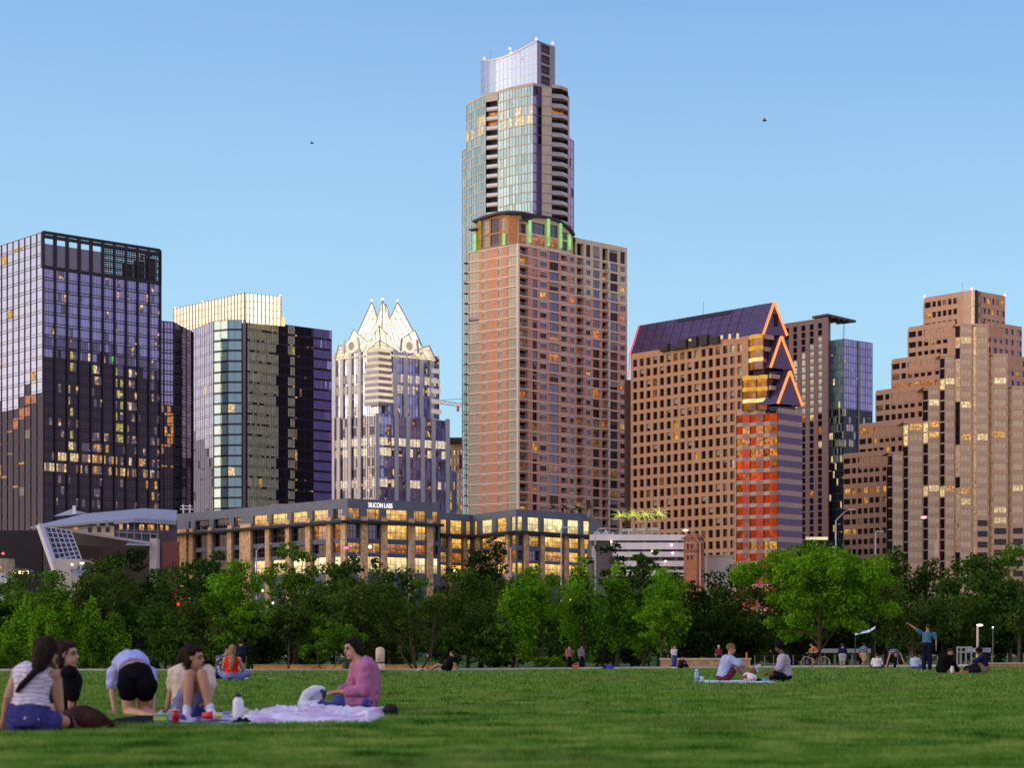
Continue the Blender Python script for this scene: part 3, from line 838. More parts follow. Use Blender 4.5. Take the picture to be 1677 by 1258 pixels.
    person(c, 'person in maroon top and white cap behind the stone wall', 'fair', ((.75, .72, .70), 'short'), (cloth('maroon_top', (.25, .03, .05)), .9, .02), (cloth('dark_jeans', (.02, .02, .03)), 1.9, .02), None, vox=.02, fine=False)
    for px, lab, cc in ((931.5, 'person in dusty pink top standing in the shade of the trees', (.30, .14, .12)), (952, 'person in grey top standing in the shade by the red box', (.20, .18, .20))):
        a = posed('stand', P(px, 0, 121).x, 121, 2.5, .86)
        person(a, lab, 'tan', ((.02, .012, .01), 'short'), (cloth('shade_%d' % px, cc), .9, .03), (cloth('shade_trousers', (.012, .012, .016)), 1.9, .02), None, vox=.022, fine=False)
    # lying by the trees
    d = 74
    a = posed('back', P(733, 0, d).x, d, -1.5, .9)
    person(a, 'person in black with bare raised knees resting on the grass', 'tan', ((.03, .02, .015), 'short'), (cloth('black_vest', (.008, .008, .01)), .3, .05), (cloth('black_shorts_c', (.01, .01, .012)), .4, .02), None, vox=.02, fine=False)

def build_dog():
    d = 44.6
    J = lambda px, py, dy=0: at(px, py, d + dy)
    root = thing('dog', 'white and brown dog sitting between the couple, looking right', 'dog', at(1233, 1119, d))
    b = Blob()
    b.chain([J(1222, 1111), J(1229, 1106), J(1236, 1099)], [.105, .11, .085])          # rump to chest
    b.chain([J(1236, 1099), J(1238.5, 1094), J(1240, 1091)], [.075, .062, .055])       # neck
    b.ell(J(1241, 1090), (.062, .055, .058)); b.cap(J(1243, 1091), J(1247, 1092.5), .036, .024)   # head, muzzle
    for dy in (-.06, .06):
        b.chain([J(1236, 1102, dy), J(1237, 1110, dy), J(1237.5, 1117.5, dy)], [.045, .032, .026]); b.cap(J(1237.5, 1118, dy), J(1240, 1118.5, dy), .026, .022)
        b.chain([J(1223, 1111, dy * 1.5), J(1231, 1110, dy * 1.9), J(1225, 1117, dy * 1.9)], [.085, .06, .035]); b.cap(J(1225, 1117.5, dy * 1.9), J(1232, 1118.5, dy * 1.9), .03, .025)
    b.chain([J(1219, 1115), J(1214, 1117), J(1211, 1116)], [.03, .022, .012])
    b.build('body', spot_cloth('fur_white_brown', (.75, .70, .66), (.16, .045, .022), 4.6, .50), root, .012, 2)
    for dy in (-.045, .045):
        e = Blob(); e.cap(J(1239.5, 1087.5, dy), J(1237.5, 1090.5, dy * 1.5), .026, .016); e.build('ear', mat('fur_brown', (.14, .04, .02), .8), root, .01, 1)
    n = MB(); n.ball(J(1248, 1092.2), .017); n.build('nose', mat('nose_black', (.01, .01, .01), .3), root, True)
    c = MB(); c.lathe(J(1238, 1095), [(.07, -.012), (.074, 0), (.07, .012)], 14, axis=(.35, 0, 1)); c.build('collar', mat('collar_blue', (.08, .14, .3), .6), root)

# ------------------------------------------------------------------ things lying about
def lump(name, label, cat, m, cx, cy, a, b_, h, ang=0, seed=0, n=34, rough=.35, parent=None, base=0.0, flat=.0):
    """soft crumpled heap (cloth, bag): noisy dome on an oval"""
    from mathutils import noise as mn
    g = gz(cx, cy) + base
    mb = MB(); V = []
    for i in range(n + 1):
        for k in range(n):
            rr = i / n; t = 2 * PI * k / n
            wob = 1 + .16 * mn.noise((math.cos(t) * 1.3 + seed, math.sin(t) * 1.3, seed * .7))
            x = rr * math.cos(t) * a * wob; y = rr * math.sin(t) * b_ * wob
            e = (1 - rr ** 3) ** .7 if not flat else (1 if rr < .93 else (1 - rr) / .07)
            z = h * e * (1 - rough + rough * 2.2 * abs(mn.noise((x * 5 / max(a, .3) + seed, y * 5 / max(a, .3), seed)))) * (1 if not flat else 1)
            c, s = math.cos(ang), math.sin(ang)
            V.append(Vector((cx + x * c - y * s, cy + x * s + y * c, g + max(0.004, z))))
    mb.v = V
    for i in range(n):
        for k in range(n):
            mb.f.append((i * n + k, i * n + (k + 1) % n, (i + 1) * n + (k + 1) % n, (i + 1) * n + k)); mb.m.append(0)
    if parent: return mb.build(name, m, parent, True)
    root = put(name, mb.mesh(name, m, Vector((cx, cy, g)), True)); root.location = (cx, cy, g); ORG[root.name] = Vector((cx, cy, g))
    return tag(root, label, cat)

def cloth_sheet(name, label, cat, m, x0, x1, y0, y1, amp, seed, base=0.02, nx=70, ny=30, ragged=.06):
    from mathutils import noise as mn
    mb = MB()
    for jv in range(ny + 1):
        for i in range(nx + 1):
            u, v = i / nx, jv / ny
            x = x0 + (x1 - x0) * u + ragged * mn.noise((v * 4, seed, u * 6)); y = y0 + (y1 - y0) * v + ragged * 2 * mn.noise((u * 5, seed + 3, v * 3))
            e = min(1, min(u, 1 - u) * 14, min(v, 1 - v) * 8)
            z = base + e * amp * (abs(mn.noise((x * 2.6, y * 3.4, seed))) * 1.5 + .5 * abs(mn.noise((x * 7, y * 7, seed + 9)))) - (1 - e) * base * .7
            mb.v.append(Vector((x, y, gz(x, y) + z)))
    for jv in range(ny):
        for i in range(nx):
            a = jv * (nx + 1) + i; mb.f.append((a, a + 1, a + nx + 2, a + nx + 1)); mb.m.append(0)
    KEEP.append((x0 + .04, x1 - .04, y0 + .05, y1 - .05))
    return tag(mb.build(name, m, None, True), label, cat)

def cup(px, py, d, label, col, h=.12, lying=False):
    p = at(px, py, d); p.z = gz(p.x, p.y) + .03
    root = thing('cup', label, 'cup', p)
    m = mat('cup_%d_%d_%d' % tuple(int(v * 99) for v in col), col, .35, .05, 3, .5)
    b = MB()
    ax = (0, 0, 1) if not lying else (.97, -.15, .06)
    b.lathe(p + Vector((0, 0, 0 if not lying else .045)), [(.030, 0), (.034, h * .4), (.0345, h * .42), (.045, h), (.042, h), (.030, .012)], 16, axis=ax)
    b.build('body', m, root, True)
    r = MB(); r.lathe(p + Vector(ax) * h + Vector((0, 0, 0 if not lying else .045)), [(.045, -.004), (.0485, 0), (.045, .004)], 16, axis=ax); r.build('rim', mat('cup_rim', (.7, .68, .66), .4), root, True)

def bottle(px, py, d, label, h, r, body, capc, lab=None, base=.03, clear=False):
    p = at(px, py, d); p.z = gz(p.x, p.y) + base
    root = thing('bottle', label, 'bottle', p)
    m = mat('bottle_%d_%d' % (body[0] * 999, body[2] * 999), body, .2 if clear else .4, .05, 3, .5)
    b = MB(); b.lathe(p, [(r * .9, 0), (r, .01), (r, h * .66), (r * .96, h * .72), (r * .5, h * .84), (r * .45, h * .9)], 18); b.build('body', m, root, True)
    c = MB(); c.lathe(p, [(r * .62, h * .86), (r * .64, h * .93), (r * .5, h * .97), (r * .2, h)], 14); c.build('cap', mat('cap_%d' % (capc[2] * 999), capc, .4), root, True)
    if lab:
        l = MB(); l.lathe(p, [(r * 1.015, h * .22), (r * 1.02, h * .5)], 18); l.build('label', mat('paper_label', lab, .6), root, True)

def build_foreground_things():
    # picnic blanket and what lies on it
    x0, x1 = at(392, 0, 18.6).x, at(616, 0, 18.6).x
    cloth_sheet('picnic_blanket', 'crumpled pink and white blanket under the woman in pink', 'blanket', spot_cloth('cloth_pink_white', (.52, .30, .52), (.74, .68, .82), 3.2, .46, .10), x0, x1, 18.2, 22.0, .085, 4, base=.035, ragged=.16)
    a, b = at(168, 0, 19).x, at(420, 0, 19).x
    cloth_sheet('dark_mat', 'dark mat laid flat on the grass under the kneeling person', 'mat', cloth('dark_mat', (.012, .011, .020)), at(176, 0, 18.6).x, at(262, 0, 18.6).x, 18.0, 20.9, .012, 7, base=.03)
    cloth_sheet('grey_cloth', 'navy and white cloth spread under the sneakers', 'cloth', spot_cloth('cloth_navy_grey', (.03, .03, .09), (.40, .38, .52), 3.2, .5), at(262, 0, 18.6).x, at(415, 0, 18.6).x, 18.1, 20.6, .03, 12, base=.03)
    # leather bag, slumped
    p = at(145, 1199, 16.6)
    root = thing('tote_bag', 'slumped brown leather tote bag beside the denim shorts', 'bag', (p.x, p.y, 0))
    q = Blob()
    J = lambda px, py, dy=0: at(px, py, 16.7 + dy)
    q.chain([J(117, 1187), J(145, 1188, .05), J(170, 1190, .05)], [.10, .12, .07]); q.chain([J(108, 1172, .1), J(124, 1168, .1), J(141, 1160, .1)], [.045, .06, .03]); q.chain([J(141, 1160, .08), J(160, 1173, .05), J(182, 1188, .02)], [.026, .05, .035]); q.cap(J(138, 1164, .1), J(150, 1186), .04, .10); q.cap(J(122, 1172, .06), J(150, 1182, .02), .07, .09)
    lea = mat('brown_leather', (.040, .012, .008), .7, .35, 7, .12, bump=.4)
    q.build('bag_body', lea, root, .012, 4)
    h = MB(); h.tube([J(118, 1172, -.05), J(124, 1190, -.16), J(140, 1198, -.2), J(160, 1196, -.16), J(176, 1190, -.05)], .011, 6); h.build('strap', mat('tan_leather', (.10, .045, .02), .5), root, True)
    w_ = MB(); w_.ball(J(124, 1163, .08), (.06, .04, .02)); tag(w_.build('phone_case', mat('pale_plastic', (.6, .6, .72), .3)), 'pale rounded phone resting on top of the brown bag', 'phone')
    # green and yellow snack box
    p = at(264, 1192, 17.9); p.z = .03
    root = thing('snack_box', 'small green and yellow snack box on the grass edge', 'box', p)
    g = MB(); g.obox(p + Vector((0, 0, .035)), (.065, .01, 0), (-.01, .05, 0), (0, 0, .035)); g.build('carton', mat('carton_green', (.10, .42, .22), .5), root)
    g = MB(); g.obox(p + Vector((.0, -.0535, .042)), (.060, .0093, 0), (-.0003, .0025, 0), (0, 0, .017)); g.build('front_label', mat('carton_yellow', (.72, .72, .10), .5, .3, 30), root)
    g = MB(); g.obox(p + Vector((.0, 0, .076)), (.067, .0103, 0), (-.0103, .052, 0), (0, 0, .006)); g.build('lid', mat('carton_lid', (.30, .62, .42), .5), root)
    cup(287.5, 1190, 18.2, 'red plastic cup standing upright by the snack box', (.55, .008, .012), .11)
    cup(332, 1182, 18.5, 'red plastic cup lying on its side before the sneakers', (.62, .012, .02), .12, True)
    p = at(355, 1178, 18.5); p.z = .05
    root = thing('snack_tin', 'small yellow and white tin beside the lying red cup', 'tin', p)
    g = MB(); g.lathe(p, [(.05, 0), (.052, .005), (.052, .05), (.048, .056)], 16); g.build('can', mat('tin_white', (.6, .58, .62), .35), root, True)
    g = MB(); g.lathe(p, [(.0535, .014), (.0535, .042)], 16); g.build('paper_band', mat('tin_yellow', (.75, .70, .08), .5), root, True)
    bottle(390, 1178, 18.8, 'white insulated bottle with a black lid standing on the cloth', .255, .052, (.74, .74, .84), (.012, .012, .03))
    lump('plastic_bag', 'crumpled clear-grey plastic bag behind the upright red cup', 'plastic bag', mat('bag_film', (.36, .33, .46), .25, .4, 8, .6), at(272, 0, 18.8).x, 18.8, .13, .12, .15, seed=3, rough=.6)
    lump('plastic_bag', 'white and yellow plastic bag slumped behind the white bottle', 'plastic bag', spot_cloth('bag_film_white', (.60, .58, .66), (.45, .40, .12), 5, .62), at(402, 0, 19.6).x, 19.6, .19, .14, .13, seed=8, rough=.6)
    lump('purple_sock', 'bundled purple cloth beside the upright red cup', 'cloth', cloth('purple', (.16, .03, .22)), at(296, 0, 18.5).x, 18.5, .07, .06, .08, seed=5)
    lump('blue_bag', 'dark blue cloth bag between the white sneakers', 'bag', cloth('navy_bag', (.018, .022, .085)), at(327, 0, 19.25).x, 19.25, .095, .08, .15, seed=15)
    lump('black_pouch', 'flat black pouch in front of the white bottle', 'pouch', cloth('pouch_black', (.008, .012, .012)), at(397, 0, 18.3).x, 18.3, .10, .06, .06, seed=6)
    # white tote standing open in front of the pink woman
    p = at(508, 1163, 21.6); p.z = .05
    root = thing('canvas_tote', 'white canvas tote bag lying open before the pink-hoodie woman', 'bag', p)
    q = Blob(); J = lambda px, py, dy=0: at(px, py - 4, 21.7 + dy)
    q.chain([J(494, 1158), J(503, 1142), J(516, 1134), J(528, 1133)], [.05, .06, .055, .035]); q.chain([J(500, 1158, .1), J(512, 1146, .1), J(526, 1142, .1)], [.07, .09, .05]); q.cap(J(500, 1159, -.05), J(520, 1156, -.05), .04, .04)
    q.build('bag_body', mat('canvas_white', (.64, .66, .76), .85, .1, 8, .2, bump=.5), root, .012, 3)
    q = Blob(); q.chain([J(527, 1136, -.02), J(531, 1140, -.06), J(530, 1147, -.06)], [.025, .03, .02]); q.build('bag_mouth', mat('bag_black', (.012, .014, .03), .6), root, .01, 2)
    lump('folded_clothes', 'navy and lime folded clothes between the tote and the hoodie', 'clothes', spot_cloth('cloth_navy_lime', (.03, .03, .20), (.45, .55, .12), 7, .60), at(535, 0, 21.2).x, 21.2, .16, .12, .11, seed=21, base=.05)
    # cap on the grass
    p = at(638, 1178, 20.6); p.z = gz(p.x, p.y) + .015
    root = thing('cap', 'dark brown cap dropped on the grass beside the blanket', 'cap', p)
    q = Blob(); q.ell(p + Vector((.01, 0, .05)), (.085, .09, .075)); q.build('cap_crown', mat('cap_brown', (.02, .012, .012), .9), root, .01, 2)
    q = Blob(); q.ell(p + Vector((-.10, -.03, .022)), (.075, .07, .012)); q.build('visor', mat('cap_visor', (.015, .01, .012), .9), root, .008, 2)
    lump('litter', 'scrap of white paper lying on the lawn', 'litter', mat('paper_scrap', (.7, .7, .66), .8), at(445, 0, 50).x, 50, .13, .08, .05, seed=31)

def build_midground_things():
    d = 44.3
    cloth_sheet('thin_blanket', 'thin pale blue blanket under the couple with the dog', 'blanket', spot_cloth('cloth_pale_blue_white', (.40, .50, .66), (.62, .62, .70), 4, .5), at(1150, 0, d).x, at(1268, 0, d).x, 43.2, 46.2, .02, 17, base=.045)
    bottle(1141, 1119, 43.9, 'clear tall water bottle with blue label beside the pale blanket', .30, .052, (.22, .42, .50), (.45, .65, .75), (.30, .45, .85), clear=True)
    cup(1149.5, 1119, 43.8, 'clear pale cup beside the tall water bottle', (.45, .55, .52), .13)
    lump('teal_cloth', 'teal cloth bundle in front of the person with dark hair', 'cloth', cloth('teal', (.10, .32, .34)), at(1252, 0, 44).x, 44, .14, .1, .09, seed=41, base=.04)
    lump('black_pouch', 'small black pouch between the dog and the teal cloth', 'pouch', cloth('pouch_black', (.008, .012, .012)), at(1243, 0, 43.8).x, 43.8, .08, .06, .09, seed=44, base=.04)
    bottle(1559, 1104, 65, 'white plastic bottle before the black tee man', .24, .055, (.72, .72, .76), (.75, .75, .8))
    # backpack
    d = 65.8; p = at(1592, 0, d); p.z = gz(p.x, d)
    root = thing('backpack', 'black backpack with orange trim lying on the grass', 'backpack', p)
    q = Blob(); q.chain([p + Vector((-.15, 0, .14)), p + Vector((.12, 0, .16))], [.14, .17]); q.ell(p + Vector((.02, -.05, .10)), (.3, .16, .10)); q.build('pack_body', cloth('pack_black', (.014, .016, .02)), root, .018, 2)
    q = Blob(); q.ell(p + Vector((-.18, -.13, .10)), (.10, .05, .07)); q.build('front_pocket', cloth('pack_grey', (.05, .055, .06)), root, .014, 2)
    q = MB(); q.tube([p + Vector((.18, -.08, .28)), p + Vector((.1, -.14, .36)), p + Vector((-.04, -.12, .29))], .018, 6); q.build('strap', cloth('pack_strap', (.02, .02, .022)), root)
    q = Blob(); q.chain([p + Vector((-.45, -.1, .04)), p + Vector((-.2, -.2, .045))], [.04, .05]); q.build('orange_pouch', cloth('orange', (.45, .12, .03)), root, .014, 2)
    # box and bag under the trees
    p = at(942.5, 0, 112); p.z = gz(p.x, 112)
    root = thing('cooler_box', 'small orange-red cooler box at the lawn edge', 'cooler', p)
    q = MB(); q.box(p.x - .17, p.x + .17, p.y - .12, p.y + .12, p.z, p.z + .22); q.build('box_body', mat('cooler_red', (.65, .10, .05), .5), root)
    q = MB(); q.box(p.x - .18, p.x + .18, p.y - .13, p.y + .13, p.z + .223, p.z + .29); q.build('lid', mat('cooler_lid', (.75, .22, .14), .5), root)
    q = MB(); q.tube([p + Vector((-.15, 0, .29)), p + Vector((-.12, 0, .36)), p + Vector((.12, 0, .36)), p + Vector((.15, 0, .29))], .012, 6); q.build('handle', mat('cooler_handle', (.5, .5, .5), .5), root)
    lump('blue_bag', 'bright blue bag at the lawn edge under the trees', 'bag', cloth('royal_blue', (.06, .06, .50)), at(999, 0, 113).x, 113, .24, .18, .32, seed=51, rough=.2)
    lump('dark_bag', 'dark blue-grey bag touching the bright blue one', 'bag', cloth('slate_bag', (.03, .03, .08)), at(991, 0, 113.4).x, 113.4, .16, .14, .30, seed=53, rough=.2)
    lump('bundle', 'pale bundle lying on the grass beside the black-clad sitter', 'bundle', spot_cloth('cloth_dark_pale', (.03, .03, .04), (.5, .5, .5), 5, .52), at(694, 0, 75).x, 75, .36, .2, .14, seed=57)
    # bicycle
    y = 118.0; cx = at(1335.5, 0, y).x; z0 = gz(cx, y)
    root = thing('bicycle', 'bicycle with pale tyres ridden along the path', 'bicycle', (cx, y, z0))
    fr = MB(); R = .34
    wl, wr = Vector((cx - .52, y, z0 + R)), Vector((cx + .52, y, z0 + R)); bb = Vector((cx + .08, y, z0 + .30)); st = Vector((cx + .20, y, z0 + .80)); hd = Vector((cx - .36, y, z0 + .86))
    for a, b in ((bb, st), (bb, hd), (st, hd), (st, wr), (bb, wr), (hd, wl)): fr.tube([a, b], .018, 6)
    fr.build('frame', mat('bike_frame', (.12, .12, .13), .4), root)
    for c in (wl, wr):
        t = MB(); n = 28
        t.tube([c + Vector((math.cos(2 * PI * i / n) * R, 0, math.sin(2 * PI * i / n) * R)) for i in range(n + 1)], .028, 6, cap=False)
        wo = t.build('wheel', mat('tyre_pale', (.48, .36, .24), .8), root)
        s = MB()
        for i in range(12): s.tube([c, c + Vector((math.cos(PI * i / 6) * R, 0, math.sin(PI * i / 6) * R))], .004, 4)
        s.build('spokes', mat('spoke', (.5, .5, .5), .4), wo)
    hb = MB(); hb.tube([hd, hd + Vector((0, 0, .14)), hd + Vector((-.05, -.25, .18))], .014, 6); hb.tube([hd + Vector((0, 0, .14)), hd + Vector((-.05, .25, .18))], .014, 6); hb.build('handlebar', mat('bike_black', (.02, .02, .02), .5), root)
    sd_ = MB(); sd_.ball(st + Vector((0, 0, .08)), (.13, .07, .035)); sd_.build('saddle', mat('bike_black', (.02, .02, .02), .5), root)
    # stone wall (bench height), bollard, ledge
    y = 122; xa, xb = at(1083, 0, y).x, at(1229, 0, y).x; g = gz((xa + xb) / 2, y)
    root = thing('stone_wall', 'long low tan stone wall with a pale coping', 'wall', ((xa + xb) / 2, y, g))
    st = mat('tan_stone', (.44, .27, .14), .9, .4, 3.5, .2, bump=.6)
    q = MB(); q.box(xa, xb, y, y + .5, g - .1, g + .56); q.build('wall_body', st, root)
    q = MB(); q.box(xa - .08, xb + .05, y - .06, y + .56, g + .563, g + .66); q.build('coping', mat('pale_coping', (.58, .47, .33), .9, .15, 3), root)
    q = MB(); q.box(at(1096, 0, y).x, at(1122, 0, y).x, y - 1.3, y - .7, g, g + .20); tag(q.build('bench', mat('bench_dark', (.015, .013, .016), .7)), 'low dark bench in front of the stone wall', 'bench')
    y = 121.6; q = MB(); cx = at(1226, 0, y).x; g = gz(cx, y)
    q.lathe((cx, y + 1, g), [(.07, 0), (.07, .9), (.075, .92), (.05, 1.0)], 12); tag(q.build('bollard', mat('bollard_orange', (.5, .12, .05), .6)), 'slim orange bollard at the right end of the stone wall', 'bollard')
    y = 112; xa, xb = at(1618, 0, y).x, at(1760, 0, y).x; g = gz(xa, y)
    root = thing('stone_ledge', 'low tan stone ledge at the right edge of the lawn', 'wall', (xa, y, g))
    q = MB(); q.box(xa, xb, y, y + .5, g - .1, g + .19); q.build('wall_body', st, root)
    q = MB(); q.box(xa - .05, xb, y - .05, y + .55, g + .193, g + .26); q.build('coping', mat('pale_coping', (.58, .47, .33), .9), root)
    # wire fence
    y = 128
    pts = [at(px, 0, y) for px in (1236, 1252, 1267, 1283, 1299, 1316, 1344, 1368, 1395, 1420, 1446, 1470, 1494, 1520, 1546, 1572, 1598, 1624, 1650, 1676, 1702)]
    root = thing('wire_fence', 'thin post and wire fence behind the path', 'fence', (pts[0].x, y, gz(pts[0].x, y)))
    pm = mat('fence_post', (.30, .25, .19), .8); wm = mat('fence_wire', (.07, .065, .06), .6)
    for p in pts:
        g = gz(p.x, y); q = MB(); q.box(p.x - .022, p.x + .022, y - .022, y + .022, g - .1, g + .85); q.build('post', pm, root)
    for h in (.2, .45, .8):
        q = MB()
        for p, r_ in zip(pts, pts[1:]): q.tube([(p.x, y - .05, gz(p.x, y) + h), (r_.x, y - .05, gz(r_.x, y) + h)], .009, 4)
        q.build('rail', wm, root)
    # cream pillar
    y = 100; p = at(622.5, 0, y); g = gz(p.x, y)
    root = thing('pillar', 'cream round-topped stone pillar under the trees', 'pillar', (p.x, y, g))
    cm = mat('cream_stone', (.62, .50, .36), .9, .15, 3)
    q = MB(); q.lathe((p.x, y, g), [(.24, -.1), (.24, .42)], 20); q.lathe((p.x, y, g), [(.235, .50), (.235, 1.05), (.22, 1.16), (.15, 1.24), (.04, 1.27)], 20); q.build('shaft', cm, root, True)
    q = MB(); q.lathe((p.x, y, g), [(.22, .42), (.22, .50)], 20); q.build('band', mat('band_dark', (.06, .04, .035), .8), root)
    # low walls behind the trees, warm street light painted into their colour and glow
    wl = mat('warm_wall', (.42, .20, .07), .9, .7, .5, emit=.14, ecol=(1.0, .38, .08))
    for n, (a, b, y, h, lab) in enumerate(((415, 560, 150, .42, 'low wall in orange street light behind the left trees'), (628, 745, 152, .36, 'low wall in orange street light behind the many-stemmed tree'))):
        xa, xb = at(a, 0, y).x, at(b, 0, y).x; g = gz((xa + xb) / 2, y)
        root = thing('low_wall', lab, 'wall', ((xa + xb) / 2, y, g))
        q = MB(); q.box(xa, xb, y, y + .4, g - .2, g + h); q.build('wall_body', wl, root)
        q = MB(); q.box(xa - .03, xb + .03, y - .04, y + .44, g + h + .003, g + h + .09); q.build('coping', mat('warm_coping', (.42, .24, .11), .9, .5, .6), root)
    # park lamp posts
    for n, (px, ytop, y, lab) in enumerate(((1601, 1023, 110, 'pale park lamp post with a short lit head'), (1626, 1027, 140, 'small far park lamp with a round lit head'))):
        p = at(px, 0, y); g = gz(p.x, y); zt = at(0, ytop, y).z
        root = thing('park_lamp', lab, 'lamp post', (p.x, y, g))
        r = .075 if n == 0 else .03
        q = MB(); q.lathe((p.x, y, g), [(r * 1.4, 0), (r * 1.2, .1), (r, .15), (r * .85, zt - g - .12)], 10); q.build('pole', mat('pole_pale' if n == 0 else 'pole_dull', (.55, .42, .33) if n == 0 else (.2, .18, .14), .6), root, True)
        q = MB(); q.ball((p.x + (.12 if n == 0 else 0), y, zt - .05), (.2 if n == 0 else .07, .09, .07)); q.build('lamp_head', glow('lamp_white', (1, .86, .78), 2.2), root, True)
    # picnic shelter roof and white canopy beyond the path
    y = 150; xa, xb = at(1338, 0, y).x, at(1426, 0, y).x; g = gz(xa, y)
    root = thing('picnic_shelter', 'grey flat-roofed picnic shelter beyond the path', 'shelter', ((xa + xb) / 2, y, g))
    z1 = at(0, 1063, y).z
    q = MB(); q.box(xa, xb, y, y + 4, z1 - .32, z1 + .0); q.build('roof', mat('shelter_roof', (.30, .31, .36), .7), root)
    for px in (1340, 1352, 1368, 1398, 1424):
        x = at(px, 0, y).x; q = MB(); q.box(x - .06, x + .06, y + .3, y + .42, g, z1 - .322); q.build('post', mat('shelter_post', (.16, .15, .15), .7), root)
    y = 146; z0 = at(0, 1044, y).z
    root = thing('canopy', 'white stretched canopy hanging under the big bright tree', 'canopy', (at(1415, 0, y).x, y, gz(20, y)))
    q = MB(); P4 = [at(1400, 1041, y), at(1412, 1038, y), at(1424, 1036, y), at(1433, 1029.5, y)]; P5 = [at(1401, 1036.5, y + 2), at(1413, 1034, y + 2), at(1425, 1031, y + 2), at(1434, 1026, y + 2)]
    for i in range(3): q.quad(P4[i], P4[i + 1], P5[i + 1], P5[i])
    q.build('cloth', mat('canopy_white', (.72, .76, .86), .8, .1), root)
    for px, py in ((1401, 1041), (1433, 1030)):
        a = at(px, py, y + 1); q = MB(); q.tube([(a.x, a.y, gz(a.x, a.y)), a], .05, 6); q.build('mast', mat('mast_grey', (.05, .05, .05), .6), root)
    # white frame at the right, behind the sitters
    y = 140; root = thing('white_railing', 'white pipe railing with a flat deck beyond the fence', 'railing', (at(1590, 0, y).x, y, gz(30, y)))
    q = MB(); za, zb = at(0, 1061, y).z, at(0, 1068, y).z
    for py in (1061, 1068.5): q.box(at(1567, 0, y).x, at(1592, 0, y).x, y, y + .1, at(0, py, y).z - .05, at(0, py, y).z + .07)
    for px in (1568, 1574, 1582, 1591): x = at(px, 0, y).x; q.box(x - .05, x + .05, y - .002, y + .102, gz(x, y), za + .02)
    q.build('rails', mat('rail_white', (.40, .40, .42), .5), root)
    q = MB(); q.box(at(1600, 0, y).x, at(1626, 0, y).x, y + .5, y + 3, zb - .05, zb + .28); q.build('deck', mat('deck_grey', (.34, .34, .44), .6), root)
# ------------------------------------------------------------------ trees
BARK = None
LEAF = {}
def leaf(kind):
    if not LEAF:
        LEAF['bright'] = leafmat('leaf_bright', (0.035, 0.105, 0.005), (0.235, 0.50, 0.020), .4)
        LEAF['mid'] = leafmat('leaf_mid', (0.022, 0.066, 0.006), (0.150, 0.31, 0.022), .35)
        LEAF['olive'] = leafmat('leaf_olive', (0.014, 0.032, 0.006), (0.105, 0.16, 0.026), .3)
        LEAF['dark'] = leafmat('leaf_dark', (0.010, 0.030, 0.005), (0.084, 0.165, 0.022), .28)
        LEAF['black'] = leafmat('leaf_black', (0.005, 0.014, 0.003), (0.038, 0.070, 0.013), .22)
    return LEAF[kind]

